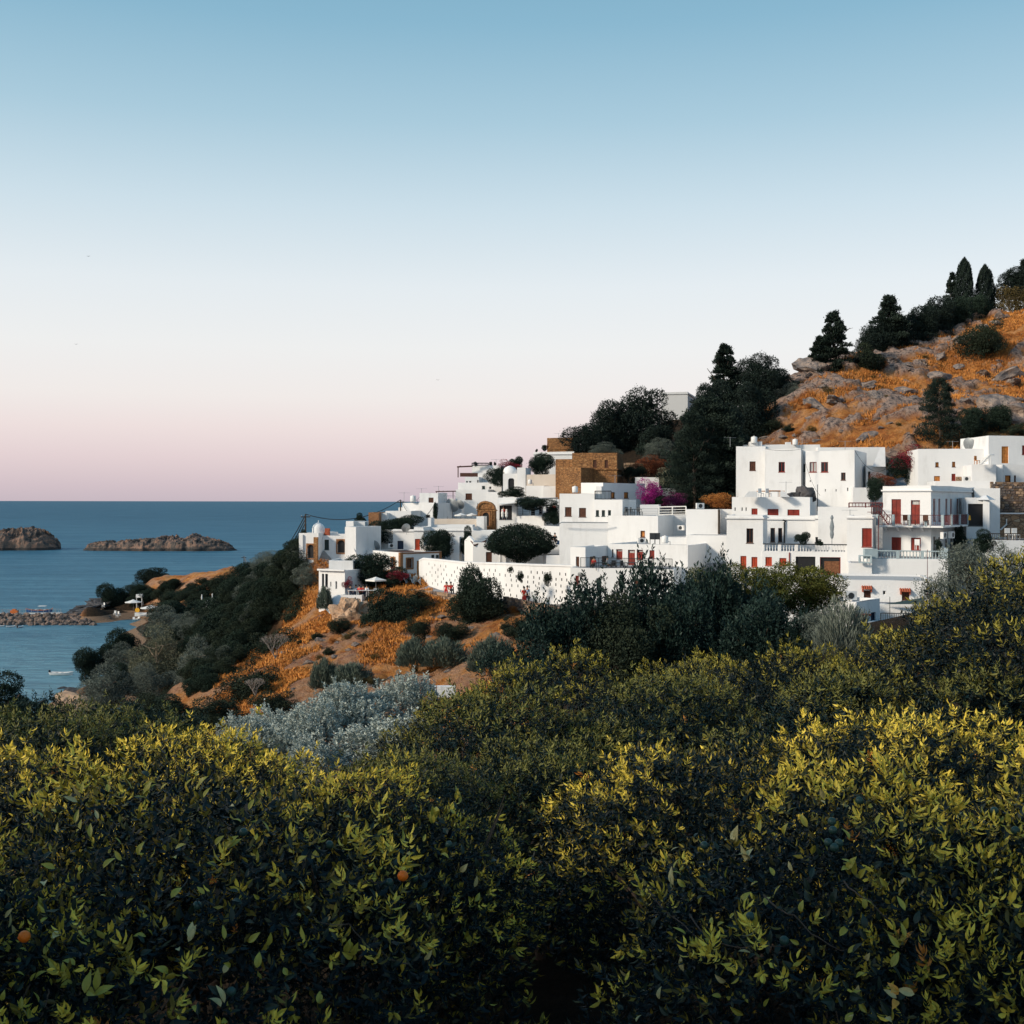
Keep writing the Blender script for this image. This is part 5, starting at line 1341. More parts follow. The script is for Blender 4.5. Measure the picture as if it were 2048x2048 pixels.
def make_window(root, w, h, kind):
    ua, za, ub, zb = h; W_ = ub - ua; H_ = zb - za
    ft = min(.07, W_ * .14)
    fm = {'red': 'red', 'redw': 'red', 'dark': 'brownwood', 'glass': 'red', 'pale': 'red', 'wood': 'brownwood', 'doorred': 'red', 'void': 'iron', 'curtain': 'red', 'slit': 'white',
          'brown': 'brownwood', 'bright': 'brightred', 'arch': 'trim_brown', 'archdark': 'white', 'trim': 'trim_brown', 'blue': 'blue', 'greenw': 'green', 'wooddoor': 'orangewood'}[kind]
    isdoor = kind in ('doorred', 'wooddoor')
    f = MB(); d0, d1 = -.17, -.09
    if kind in ('arch', 'trim'):
        t = .16
        for a, b, c, e in ((ua - t, ua, za - t * .5, zb + t), (ub, ub + t, za - t * .5, zb + t), (ua, ub, zb, zb + t), (ua - t * .8, ub + t * .8, za - t * 1.1, za - t * .5 - .002)):
            wbox(f, w, a, b, c, e, -.02, .06)
        wbox(f, w, ua, ub, za - t * .5, za, -.02, .05)
    else:
        wbox(f, w, ua, ua + ft, za, zb, d0, d1); wbox(f, w, ub - ft, ub, za, zb, d0, d1)
        wbox(f, w, ua + ft, ub - ft, zb - ft, zb, d0, d1); wbox(f, w, ua + ft, ub - ft, za, za + ft, d0, d1)
        if not isdoor and kind != 'slit': wbox(f, w, ua - .05, ub + .05, za - .07, za - .002, -.01, .05)
    if kind in ('arch', 'archdark'):     # spandrels closing the square opening to an arch
        n = 8; cx = (ua + ub) / 2; r = W_ / 2; zc = zb - r
        for side in (-1, 1):
            for i in range(n):
                a0 = math.pi / 2 * i / n; a1 = math.pi / 2 * (i + 1) / n
                p0 = (cx + side * r * math.cos(a0), zc + r * math.sin(a0)); p1 = (cx + side * r * math.cos(a1), zc + r * math.sin(a1))
                o_ = .03 if kind == 'arch' else -.005
                f.quad(w.pt(p0[0], p0[1], o_), w.pt(cx + side * r, p0[1], o_), w.pt(cx + side * r, p1[1] if i < n - 1 else zb, o_), w.pt(p1[0], p1[1] if i < n - 1 else zb, o_))
                f.quad(w.pt(p0[0], p0[1], o_), w.pt(p1[0], p1[1], o_), w.pt(p1[0], p1[1], -.2), w.pt(p0[0], p0[1], -.2))
    fo = sub(root, f, 'door' if isdoor else 'window', fm)
    def P(name, mat, build):
        m_ = MB(); build(m_); o = link(name, m_.data(name, M[mat]), fo); return o
    inn = (ua + ft, ub - ft, za + ft, zb - ft)
    if kind in ('red', 'bright', 'redw', 'brown'):
        mat = {'red': 'red', 'redw': 'red', 'bright': 'brightred', 'brown': 'brownwood'}[kind]
        mid = (inn[0] + inn[1]) / 2
        for a, b in ((inn[0], mid - .012), (mid + .012, inn[1])):
            def bl(m_, a=a, b=b):
                wbox(m_, w, a, b, inn[2], inn[3], -.15, -.115)
                k = max(3, int((inn[3] - inn[2]) / .16))
                for i in range(k):
                    z = inn[2] + (i + .5) * (inn[3] - inn[2]) / k
                    wbox(m_, w, a + .03, b - .03, z - .03, z + .025, -.115, -.095)
            P('shutter', mat, bl)
        P('pane', 'glass', lambda m_: wbox(m_, w, ua, ub, za, zb, -.24, -.2))
    elif isdoor:
        mat = 'red' if kind == 'doorred' else 'orangewood'
        tr = .16 if kind == 'doorred' else 0
        ztop = inn[3] - (inn[3] - inn[2]) * tr
        mid = (inn[0] + inn[1]) / 2
        for a, b in ((inn[0], mid - .01), (mid + .01, inn[1])):
            def bl(m_, a=a, b=b):
                wbox(m_, w, a, b, inn[2], ztop, -.17, -.12)
                for q0, q1 in ((.08, .42), (.5, .93)):
                    wbox(m_, w, a + .06, b - .06, inn[2] + (ztop - inn[2]) * q0, inn[2] + (ztop - inn[2]) * q1, -.12, -.10)
            P('door_panel', mat, bl)
        P('pane', 'paleglass' if tr else 'glass', lambda m_: wbox(m_, w, ua, ub, za, zb, -.26, -.21))
    elif kind == 'curtain':
        def bl(m_):
            k = 26; z0_, z1_ = inn[2], inn[3] - (inn[3] - inn[2]) * .22
            for i in range(k):
                u0 = inn[0] + (inn[1] - inn[0]) * (.2 + .8 * i / k); u1 = inn[0] + (inn[1] - inn[0]) * (.2 + .8 * (i + 1) / k)
                o0 = -.17 + .04 * (i % 2); o1 = -.17 + .04 * ((i + 1) % 2)
                m_.quad(w.pt(u0, z0_, o0), w.pt(u1, z0_, o1), w.pt(u1, z1_, o1), w.pt(u0, z1_, o0))
        P('curtain', 'curtain', bl)
        P('pane', 'dark', lambda m_: wbox(m_, w, ua, ub, za, zb, -.26, -.22))
    else:
        mat = {'dark': 'glass', 'glass': 'glass', 'pale': 'paleglass', 'wood': 'orangewood', 'void': 'dark', 'slit': 'dark', 'arch': 'dark', 'archdark': 'dark', 'trim': 'brownwood', 'blue': 'blue', 'greenw': 'green'}[kind]
        P('pane', mat, lambda m_: wbox(m_, w, ua, ub, za, zb, -.26, -.19))
        if kind in ('dark', 'glass', 'pale', 'greenw', 'trim') and W_ > .5:
            mid = (ua + ub) / 2
            P('mullion', fm if kind != 'greenw' else 'green', lambda m_: wbox(m_, w, mid - .03, mid + .03, inn[2], inn[3], -.19, -.12))
    return fo
def blk(H, x0, x1, d, a, yt, yb, D=None, x2=None, wins=(), side=(), left=(), mat='white', par=.3, name='wall', roofmat='roof', ext=6.5, cornice=None, inset=.22, top=None):
    """box house block. a>0: right corner nearest (right side seen), a<=0: left corner nearest. d = depth of nearest corner; yt,yb at that corner"""
    ar = math.radians(a)
    if a >= 0:
        P1 = Vector((gx(x1, d), d, 0)); P0 = solve_left(x0, P1, ar)
    else:
        P0 = Vector((gx(x0, d), d, 0)); P1 = solve_right(x1, P0, ar)
    fw = Wall(P0, P1); back = -fw.n
    if D is None and x2 is not None:
        k = (x2 - 1024) / F
        if a >= 0: D = (k * P1.y - P1.x) / (back.x - k * back.y)
        else: D = (k * P0.y - P0.x) / (back.x - k * back.y)
        D = max(1.0, min(abs(D), 30))
    D = D or 6
    P2 = P1 + back * D; P3_ = P0 + back * D
    zt = zz(yt, d); zb_ = zz(yb, d) - ext
    mb = MB(); walls = [fw, Wall(P1, P2), Wall(P2, P3_), Wall(P3_, P0)]
    lists = [wins, side, (), left]; made = []
    for w, ws in zip(walls, lists):
        hs = []
        for r in ws:
            u0, z1 = w.hit(r[0], r[1]); u1, z0 = w.hit(r[2], r[3])
            if u1 < u0: u0, u1 = u1, u0
            _, zt1 = w.hit(r[2], r[1]); 
            hs.append(((u0, min(z0, z1), u1, max(z0, z1)), r[4]))
        ok = []
        for h, k in hs:
            ua, za, ub, zb2 = h
            ua = max(.05, ua); ub = min(w.L - .05, ub); za = max(zb_ + .05, za); zb2 = min(zt - .12, zb2)
            if ub - ua > .08 and zb2 - za > .08: ok.append(((ua, za, ub, zb2), k))
        wall_mesh(mb, w, zb_, zt, [h for h, _ in ok], inset)
        made += [(w, h, k) for h, k in ok]
    # parapet top + sunken roof
    q = [P0, P1, P2, P3_]; c = (P0 + P1 + P2 + P3_) / 4
    t = .22
    inner = [p + (fw.u * (t if i in (0, 3) else -t)) + back * (t if i in (0, 1) else -t) for i, p in enumerate(q)]
    for i in range(4):
        j = (i + 1) % 4
        k = max(1, int((q[j] - q[i]).length / 2.5))
        for s in range(k):
            A0 = q[i].lerp(q[j], s / k); A1 = q[i].lerp(q[j], (s + 1) / k); B0 = inner[i].lerp(inner[j], s / k); B1 = inner[i].lerp(inner[j], (s + 1) / k)
            f = lambda p: (p.x, p.y, zt + wob(p.x, p.y, zt))
            mb.quad(f(A0), f(A1), f(B1), f(B0))
            mb.quad(f(B0), f(B1), (B1.x, B1.y, zt - par), (B0.x, B0.y, zt - par))
    sub(H, mb, name, mat)
    rb = MB(); rb.quad(*[(p.x, p.y, zt - par + .002) for p in inner]); sub(H, rb, 'roof', roofmat)
    if cornice:
        cb = MB()
        for w in walls[:2] if a >= 0 else (walls[0], walls[3]):
            zc = zz(cornice, d); wbox(cb, w, -.12, w.L + .12, zc - .14, zc, .003, .16); 
        sub(H, cb, 'cornice', mat)
    for w, h, k in made: make_window(H, w, h, k)
    return dict(front=fw, side=walls[1], left=walls[3], zt=zt, P=q, D=D, back=back)
def on_wall(H, w, x0, y0, x1, y1, o0, o1, name, mat):
    u0, z1 = w.hit(x0, y0); u1, z0 = w.hit(x1, y1); mb = MB(); wbox(mb, w, min(u0, u1), max(u0, u1), min(z0, z1), max(z0, z1), o0, o1); return sub(H, mb, name, mat)
def railing(H, pts, h, mat='iron', spacing=.14, r=.012, name='railing', post=1.6, parent=None, infill='bars'):
    """metal railing along world points (feet)"""
    mb = MB()
    for A, B in zip(pts[:-1], pts[1:]):
        A = Vector(A); B = Vector(B); L_ = (B - A).length; n = max(1, int(L_ / spacing))
        mb.tube([A + UP * h, B + UP * h], r * 1.8, 5); mb.tube([A + UP * .08, B + UP * .08], r * 1.4, 5)
        if infill == 'rails':
            for k in (.35, .65): mb.tube([A + UP * h * k, B + UP * h * k], r, 4)
        for i in range(n + 1):
            p = A.lerp(B, i / n)
            if infill == 'bars': mb.tube([p + UP * .08, p + UP * h], r, 4, cap=False)
        m_ = max(1, int(L_ / post))
        for i in range(m_ + 1):
            p = A.lerp(B, i / m_); mb.tube([p, p + UP * (h + .02)], r * 2.2, 5)
    return sub(H, mb, name, mat)
BAL = None
def balustrade(H, w, x0, y0, x1, y1, mat='white', spacing=.24, o=.0, top='white', posts=4, y0b=None):
    """turned balusters between two rails on wall line w; y0 top of rail and y1 base, both at x0"""
    global BAL
    u0, zt = w.hit(x0, y0); _, zb = w.hit(x0, y1); u1, _ = w.hit(x1, y0)
    if u1 < u0: u0, u1 = u1, u0
    h = zt - zb
    root = empty('balustrade', Vector(w.pt((u0 + u1) / 2, zb, o)) - H.location); root.parent = H
    off = -Vector(w.pt((u0 + u1) / 2, zb, o))
    def S(mb, name, mt): 
        x = link(name, mb.data(name, M[mt]), root); x.location = off; return x
    mb = MB(); wbox(mb, w, u0, u1, zt - .10, zt, o - .12, o + .12); S(mb, 'handrail', top)
    mb = MB(); wbox(mb, w, u0, u1, zb, zb + .10, o - .10, o + .10); S(mb, 'base_rail', mat)
    for i in range(posts + 1):
        u = u0 + (u1 - u0) * i / posts; mb = MB(); wbox(mb, w, max(u0, u - .14), min(u1, u + .14), zb + .10, zt - .10, o - .13, o + .13); S(mb, 'post', mat)
    mb = MB(); hh = h - .2
    mb.lathe([(.05, 0), (.055, .08 * hh), (.03, .14 * hh), (.06, .35 * hh), (.045, .55 * hh), (.025, .78 * hh), (.045, .88 * hh), (.05, hh)], n=7)
    me = mb.data('baluster', M[mat], True)
    n = int((u1 - u0) / spacing)
    for i in range(n):
        u = u0 + (u1 - u0) * (i + .5) / n
        link('baluster', me, root, Vector(w.pt(u, zb + .10, o)) + off)
    return root

# ---------------- small things
def ac_unit(px, py, d, s=.8, rz=.5, label=''):
    r = empty('air_conditioner', P3(px, py, d), rz); tag(r, label, 'air conditioner')
    mb = MB(); mb.box((0, 0, s * .36), (s, .3, s * .7)); mb.build('casing', M['plastic'], r)
    mb = MB(); mb.tube([(0, -.152, s * .36), (0, -.17, s * .36)], s * .26, 14); mb.build('fan_grille', M['iron'], r)
    return r
def dish(px, py, d, s, label, rz=2.6):
    r = empty('satellite_dish', P3(px, py, d), rz); tag(r, label, 'satellite dish')
    mb = MB(); mb.tube([(0, 0, -.8), (0, 0, 0)], .025, 6); mb.build('mast', M['metal'], r)
    mb = MB(); mb.lathe([(s * k, s * .28 * k * k) for k in (0.01, .3, .55, .8, 1)], n=16); o = mb.build('reflector', M['metal'], r, True); o.rotation_euler = (R(68), 0, 0); o.location = (0, -.05, 0)
    mb = MB(); mb.tube([(0, -.1, -.1), (0, -s * .9, .15)], .015, 4); mb.build('feed_arm', M['metal'], r)
def antenna(px, py0, py1, d, label):
    h = (py1 - py0) / F * d; r = empty('antenna', P3(px, py1, d)); tag(r, label, 'antenna')
    mb = MB(); mb.tube([(0, 0, 0), (0, 0, h)], .03, 5); mb.build('mast', M['metal'], r)
    mb = MB(); mb.tube([(-.8, 0, h * .92), (.8, .2, h * .92)], .012, 4)
    for k in range(7): mb.tube([(-.7 + k * .22, -.25, h * .92), (-.7 + k * .22, .35, h * .92)], .008, 4)
    mb.build('antenna_rods', M['metal'], r)
def pole(px, py0, py1, d, label, r0=.13, mat='wood_pole', cross=True):
    h = (py1 - py0) / F * d; r = empty('utility_pole', P3(px, py1, d)); tag(r, label, 'utility pole')
    mb = MB(); mb.tube([(0, 0, -1), (0, 0, h)], r0, 8, r0 * .7); mb.build('mast', M[mat], r)
    if cross:
        mb = MB(); mb.box((0, 0, h - .35), (1.2, .12, .12), .4); mb.build('crossarm', M[mat], r)
        for k in (-.45, 0, .45):
            mb = MB(); mb.lathe([(.05, 0), (.06, .08), (.03, .14), (.0, .16)], (k, k * .4, h - .28), 7); mb.build('insulator', M['metal'], r)
    return P3(px, py0, d)
def wire(A, B, sag, label, r=.02, n=14):
    pts = []
    for i in range(n + 1):
        t = i / n; p = A.lerp(B, t); p = p - UP * sag * 4 * t * (1 - t); pts.append(p)
    mb = MB(); mb.tube(pts, r, 4, cap=False); o = mb.build('power_line', M['iron']); tag(o, label, 'cable', 'overhead cables of the village')
def parasol(px, ytop, ybase, wpx, d, label, closed=False, mat='canvas', ridge=.2, sides=8):
    hgt = (ybase - ytop) / F * d; w = wpx * d / F / 2
    r = empty('parasol', P3(px, ybase, d)); tag(r, label, 'parasol')
    mb = MB(); mb.tube([(0, 0, 0), (0, 0, hgt)], .035, 6); mb.build('pole', M['metal'], r)
    mb = MB()
    if closed:
        mb.lathe([(.05, hgt), (.10, hgt * .97), (.16, hgt * .9), (.09, hgt * .84), (.15, hgt * .74), (.22, hgt * .6), (.16, hgt * .45), (.20, hgt * .35), (.13, hgt * .22), (.05, hgt * .2)], n=9)
    else:
        c = ridge * 2 * w; z0 = hgt - c
        mb.lathe([(.02, hgt), (w * .35, hgt - c * .42), (w * .7, hgt - c * .76), (w, z0), (w, z0 - .15), (w * .97, z0 - .15), (w * .7, hgt - c * .78)], n=sides)
    mb.build('canopy', M[mat], r)
def chair(px, py, d, mat='plastic', rz=0.0, label='', group=None, s=1.0):
    r = empty('chair', P3(px, py, d), rz); tag(r, label, 'chair', group); r.scale = (s, s, s)
    mb = MB(); mb.box((0, 0, .44), (.46, .46, .05)); mb.build('seat', M[mat], r)
    mb = MB(); mb.box((0, .22, .72), (.46, .04, .5)); mb.build('backrest', M[mat], r)
    for sx_, sy_ in ((-1, -1), (1, -1), (-1, 1), (1, 1)):
        mb = MB(); mb.box((sx_ * .2, sy_ * .2, .21), (.045, .045, .42)); mb.build('leg', M[mat], r)
    return r
def table(px, py, d, mat='iron', rz=0.0, label='', group=None, w=.9, l=1.2):
    r = empty('table', P3(px, py, d), rz); tag(r, label, 'table', group)
    mb = MB(); mb.box((0, 0, .74), (l, w, .05)); mb.build('tabletop', M[mat], r)
    for sx_, sy_ in ((-1, -1), (1, -1), (-1, 1), (1, 1)):
        mb = MB(); mb.box((sx_ * (l / 2 - .06), sy_ * (w / 2 - .06), .36), (.05, .05, .71)); mb.build('leg', M[mat], r)
    return r
def skin_obj(name, pts, edges, mat, parent, sub_=1):
    me = bpy.data.meshes.new(name); me.from_pydata([p[0] for p in pts], edges, []); me.materials.append(M[mat])
    o = link(name, me, parent)
    md = o.modifiers.new('skin', 'SKIN'); md.use_smooth_shade = True
    lay = me.skin_vertices[0] if me.skin_vertices else None
    if lay is None:
        import bmesh
        bm = bmesh.new(); bm.from_mesh(me); bm.verts.layers.skin.verify(); bm.to_mesh(me); bm.free(); lay = me.skin_vertices[0]
    for i, (p, r) in enumerate(pts): lay.data[i].radius = (r, r)
    lay.data[0].use_root = True
    s = o.modifiers.new('sub', 'SUBSURF'); s.levels = s.render_levels = sub_
    return o
def person(px, py, d, label, shirt='whitecloth', trousers='blue', pose='stand', rz=0.0, hair='black', dress=False):
    r = empty('person', P3(px, py, d), rz); tag(r, label, 'person')
    sit = pose == 'sit'
    hip = .50 if sit else .92
    def leg(s, ph):
        if sit: return [((s * .10, 0, hip), .10), ((s * .12, -.42, hip + .02), .07), ((s * .12, -.44, .08), .045), ((s * .12, -.58, .05), .04)]
        return [((s * .09, 0, hip), .10), ((s * .11, -.08 * ph - .03, .48), .065), ((s * .11, .12 * ph, .08), .045), ((s * .12, .12 * ph - .14, .04), .04)]
    def arm(s, ph): 
        return [((s * .19, 0, hip + .50), .055), ((s * .27, .04 * ph, hip + .22), .042), ((s * .25, -.16 * ph - .08, hip + .0), .032), ((s * .24, -.2 * ph - .10, hip - .07), .03)]
    B0 = [((0, 0, hip), .13), ((0, 0, hip + .25), .12), ((0, 0, hip + .50), .12), ((0, -.005, hip + .60), .05), ((0, -.02, hip + .72), .095), ((0, -.02, hip + .80), .085)]
    E = [(i, i + 1) for i in range(5)]
    def add(chain, frm):
        b = len(B0); B0.extend(chain); E.append((frm, b)); E.extend((b + i, b + i + 1) for i in range(len(chain) - 1))
    add(arm(-1, 1), 2); add(arm(1, -.6), 2); add(leg(-1, 1)[1:], 0); add(leg(1, -1)[1:], 0)
    skin_obj('body', B0, E, 'skin', r)
    g = 1.22
    S = [((0, 0, hip - .03), .15), ((0, 0, hip + .25), .145), ((0, 0, hip + .49), .14), ((-.19, 0, hip + .50), .075), ((-.27, .04, hip + .24), .055), ((.19, 0, hip + .50), .075), ((.27, -.02, hip + .24), .055)]
    skin_obj('shirt', S, [(0, 1), (1, 2), (2, 3), (3, 4), (2, 5), (5, 6)], shirt, r)
    L1, L2 = leg(-1, 1), leg(1, -1)
    if dress:
        mb = MB(); mb.lathe([(.15, hip + .05), (.2, hip - .2), (.26, hip - .55 if not sit else .1)], n=10); mb.build('skirt', M[shirt], r)
    else:
        T = [((0, 0, hip), .15), (L1[1][0], .085), (L1[2][0], .062), (L2[1][0], .085), (L2[2][0], .062)]
        skin_obj('trousers', T, [(0, 1), (1, 2), (0, 3), (3, 4)], trousers, r)
    mb = MB(); mb.lathe([(.0, hip + .93), (.07, hip + .91), (.108, hip + .84), (.112, hip + .76), (.09, hip + .70)], (0, .005, 0), 10); mb.build('hair', M[hair], r, True)
    return r

# ================= the cliff house at the left end
H = house('white_house', 'white house at the left end of the village with two brown stone arched windows', 640, 1130, 150)
b = blk(H, 598, 637, 150, 12, 1067, 1128, D=7, wins=[(615, 1090, 628, 1117, 'arch')])
b2 = blk(H, 637, 700, 151, 8, 1072, 1128, D=8, wins=[(649, 1080, 658, 1100, 'greenw'), (675, 1081, 690, 1106, 'arch')])
blk(H, 690, 712, 150, 25, 1054, 1128, D=6)
blk(H, 692, 707, 156, 15, 1043, 1085, D=4)
blk(H, 700, 730, 157, 0, 1044, 1070, D=4)
on_wall(H, b['front'], 600, 1070, 607, 1100, .003, .25, 'buttress', 'white')
mb = MB(); mb.lathe([(.8, 0), (.8, .7), (.75, .95), (.55, 1.25), (.25, 1.42), (.06, 1.47), (.06, 1.75), (0, 1.8)], P3(637, 1069, 153), 12); sub(H, mb, 'dome', 'white', smooth=True)
mb = MB(); mb.box(P3(655, 1066, 152), (.6, .6, 1.1)); sub(H, mb, 'chimney', 'tile')
mb = MB(); mb.quad(P3(694, 1070, 152), P3(694, 1128, 150), P3(722, 1128, 149), P3(708, 1098, 150)); mb.quad(P3(694, 1070, 155), P3(708, 1098, 153), P3(722, 1128, 152), P3(694, 1128, 153)); mb.quad(P3(694, 1070, 152), P3(708, 1098, 150), P3(708, 1098, 153), P3(694, 1070, 155)); mb.quad(P3(708, 1098, 150), P3(722, 1128, 149), P3(722, 1128, 152), P3(708, 1098, 153)); sub(H, mb, 'sloping_wall', 'white')
mb = MB(); wbox(mb, b2['front'], 3.6, 6.4, b2['zt'] - 3.35, b2['zt'] - 3.2, .003, .9); sub(H, mb, 'balcony', 'white')
# rough brown stone strip between the two fronts
mb = MB(); wbox(mb, b['front'], b['front'].L - .55, b['front'].L - .02, b['zt'] - 3.9, b['zt'] - .5, .004, .25); sub(H, mb, 'stone_strip', 'fort')

H = house('terrace_house', 'white two level terrace house with open porch, below the cliff house', 660, 1210, 139)
blk(H, 658, 706, 141, 5, 1122, 1146, D=5, par=.9)
b = blk(H, 638, 690, 139, 28, 1141, 1212, D=6, wins=[(644, 1148, 656, 1174, 'void'), (660.5, 1164, 663, 1174, 'slit'), (671, 1163, 674.5, 1179, 'slit')])
on_wall(H, b['front'], 638, 1138, 692, 1143, .003, .35, 'cornice', 'white')
on_wall(H, b['front'], 649, 1148, 651, 1174, -.1, .05, 'column', 'white')
mb = MB(); A = [P3(636, 1190, 140), P3(690, 1190, 138.5), P3(682, 1217, 137.5), P3(655, 1228, 137)]
for q in ([P3(636, 1190, 140), P3(636, 1205, 139), P3(660, 1228, 136.6), P3(662, 1190, 138.5)], [P3(662, 1190, 138.5), P3(660, 1228, 136.6), P3(684, 1217, 136.6), P3(690, 1190, 138)]): mb.quad(*q)
mb.quad(P3(636, 1190, 144), P3(636, 1205, 143), P3(636, 1205, 139), P3(636, 1190, 140)); sub(H, mb, 'flared_base', 'white')
blk(H, 682, 724, 137, 8, 1191, 1215, D=7, par=.25, name='terrace_wall', roofmat='pavement')
H = None
parasol(752, 1154, 1186, 42, 139, 'large cream square parasol over the dining terrace', sides=4, ridge=.14)
for i, (px, sh, rz, lb) in enumerate([(701, 'blue', .4, 'diner in dark blue seated at the left end of the terrace'), (712, 'lightblue', -.3, 'diner in pale blue seated on the dining terrace'),
                              (719, 'redcloth', 2.6, 'diner in red seated under the round dark tree'), (727, 'redcloth', .2, 'second diner in red seated beside the first'), (734, 'whitecloth', -.6, 'diner in white seated near the parasol')]):
    person(px, 1194, 138.2 + (i % 2) * .8, lb, sh, 'blue', 'sit', rz)
for i, (px, lb) in enumerate([(707, 'white dining table at the left on the terrace'), (723, 'white dining table between the two red shirted diners'), (746, 'white dining table under the cream parasol')]):
    table(px, 1194, 137.8, 'plastic', .2, lb)
for px, lb in [(738, 'white chair right of the diners on the terrace'), (753, 'white chair by the parasol pole'), (758, 'white chair at the right end of the dining terrace')]: chair(px, 1194, 138, 'plastic', 1.0, lb)

H = house('white_house', 'long low white house with brown stone edging and small red brown windows', 800, 1150, 146)
b = blk(H, 729, 801, 146, 52, 1105, 1160, x2=883, wins=[(783, 1116, 790, 1135, 'trim')], side=[(814, 1118, 825, 1136, 'trim'), (834, 1122, 842, 1148, 'wood'), (863, 1110, 869, 1116, 'greenw'), (872, 1110, 878, 1116, 'greenw')], par=.15, roofmat='brownroof')
for w, u in ((b['front'], b['front'].L - .35), (b['side'], .0), (b['side'], b['side'].L - .35)):
    mb = MB(); wbox(mb, w, u, u + .35, b['zt'] - 3.5, b['zt'] - .03, .003, .06); sub(H, mb, 'quoin', 'trim_brown')
mb = MB(); wbox(mb, b['side'], .35, b['side'].L - .36, b['zt'] - .22, b['zt'] - .05, .003, .08); sub(H, mb, 'cornice', 'trim_brown')
H = house('white_house', 'small stepped white house with dark blue door and satellite dishes', 785, 1100, 157)
blk(H, 746, 760, 158, 30, 1063, 1108, D=5)
blk(H, 758, 792, 156.5, 25, 1060, 1108, D=6, wins=[(762, 1074, 764.5, 1087, 'slit'), (768, 1074, 770.5, 1087, 'slit'), (777, 1082, 780, 1096, 'slit')])
blk(H, 786, 829, 156, 5, 1059, 1108, D=6, wins=[(795, 1082, 807, 1099, 'blue')], mat='white', cornice=1061)
dish(748, 1093, 154, .75, 'large satellite dish on the wall left of the stepped house'); dish(813, 1057, 155, .6, 'satellite dish on a mast above the stepped house', 3.6)
ac_unit(783, 1096, 154.5, .8, .2, 'air conditioner on the wall of the stepped house')
for px, w in ((811, 9), (822, 6)):
    pass

H = house('white_house', 'low white house row on the left skyline with a brown brick end wall', 790, 1045, 166)
blk(H, 737, 758, 165, 3, 1025, 1046, D=5, mat='trim_brown', name='brick_end_wall')
blk(H, 756, 774, 167, 5, 1026, 1050, D=6)
blk(H, 771, 822, 168, 12, 1022, 1048, D=6)
blk(H, 797, 830, 174, 10, 1015, 1040, D=5)
blk(H, 805, 869, 172, 22, 1006, 1046, D=6, wins=[(852, 1030, 860, 1035, 'void')])
H = house('white_house', 'small white cube house with one dark window, highest at the left of the skyline', 857, 1005, 176)
blk(H, 839, 876, 176, 10, 986, 1012, D=6, wins=[(857, 995.5, 867, 1007, 'brown')])
antenna(808, 984, 1010, 174, 'tall television antenna rising over the sea horizon')
antenna(843, 977, 988, 178, 'thin antenna on the highest left cube house')

pA = pole(611, 1029, 1071, 152, 'utility pole on the roof of the cliff house')
pB = pole(801, 1000, 1018, 174, 'short utility pole on the roofs left of the skyline cubes', .1)
pC = pole(488, 1113, 1138, 300, 'small distant utility pole on the headland', .12)
for k in range(3): wire(pA - UP * (.1 + .5 * k), pC - UP * (.3 * k), 5.0 + k * .5, ['highest', 'middle', 'lowest'][k] + ' sagging cable from the cliff house pole out to the headland pole', .07)
wire(pA, pB, 1.6, 'cable from the cliff house pole to the roofs on the right', .055)
wire(pB, P3(843, 990, 178), .8, 'cable from the short pole to the cube house', .025)
wire(pB, P3(868, 1010, 172), 2.4, 'long slack cable in front of the sloping white wall', .025)
tree('bush', 'dark bush at the foot of the pole on the cliff house roof', 'bush', 'broad', 602, 1060, 616, 1074, 151, trunk=False)

# ================= middle left of the village
H = house('white_house', 'white house with roof pergola frame and small shuttered window', 960, 1018, 180)
blk(H, 874, 923, 179, 8, 1003, 1040, D=6, wins=[(896, 1024, 905, 1034, 'pale')])
blk(H, 911, 976, 181, 8, 979, 1040, D=6, wins=[(931, 987, 944, 999, 'brown'), (928, 975, 930, 979, 'slit')])
blk(H, 974, 996, 180.5, 14, 984, 1020, D=5)
mb = MB()
for x in (873, 906): mb.tube([P3(x, 1003, 180), P3(x, 983, 180)], .06, 5)
for y in (983.5,): mb.tube([P3(871, y, 180), P3(912, y - 1, 180)], .08, 5)
for x in (876, 884, 892, 900, 908): mb.tube([P3(x, 983, 179.5), P3(x + 3, 982, 183)], .04, 4)
sub(H, mb, 'pergola', 'brownroof')
railing(H, [P3(873, 1004, 179.4), P3(910, 1004, 179.4)], .9, 'metal', .3, .015)
dish(902, 1012, 177, 1.1, 'largest satellite dish below the pergola'); dish(918, 1010, 178, .75, 'smaller satellite dish right of the largest one')
H = house('white_house', 'white house stepping up to a roof terrace with dark railing on the skyline', 950, 965, 188)
blk(H, 916, 1003, 186, 10, 965, 1000, D=6, wins=[(964, 972, 970, 978, 'greenw'), (978, 973, 983, 978.5, 'archdark')])
blk(H, 930, 958, 188, 5, 954, 975, D=5, wins=[(932, 962, 936, 966, 'slit'), (938, 962, 943, 966, 'slit'), (954, 960, 958, 966, 'slit')])
blk(H, 944, 1002, 191, 12, 931, 975, D=7)
mb = MB()
mb.tube([P3(914, 934, 191), P3(945, 932.5, 191)], .12, 5); mb.tube([P3(916, 934, 191), P3(916, 955, 191)], .09, 5); mb.tube([P3(916, 934, 191), P3(921, 932, 195)], .06, 4)
wbox(mb, Wall(P3(920, 950, 189), P3(956, 950, 189)), 0, 2.8, zz(953.5, 189), zz(946, 189), -.05, .05)
sub(H, mb, 'pergola', 'brownroof')
railing(H, [P3(944, 932, 191), P3(976, 932, 191)], .45, 'iron', .2, .04)
for i, (x, w) in enumerate(((951, 9), (981, 7), (990, 5))):
    tree('potted_plant', ['low planter bush left on the skyline roof terrace', 'larger planter bush on the skyline roof terrace', 'small planter bush right on the skyline roof terrace'][i], 'plant', 'broad', x - w / 2, 924, x + w / 2, 933, 192, trunk=False)
antenna(992, 918, 932, 192, 'small antenna on the skyline roof terrace')
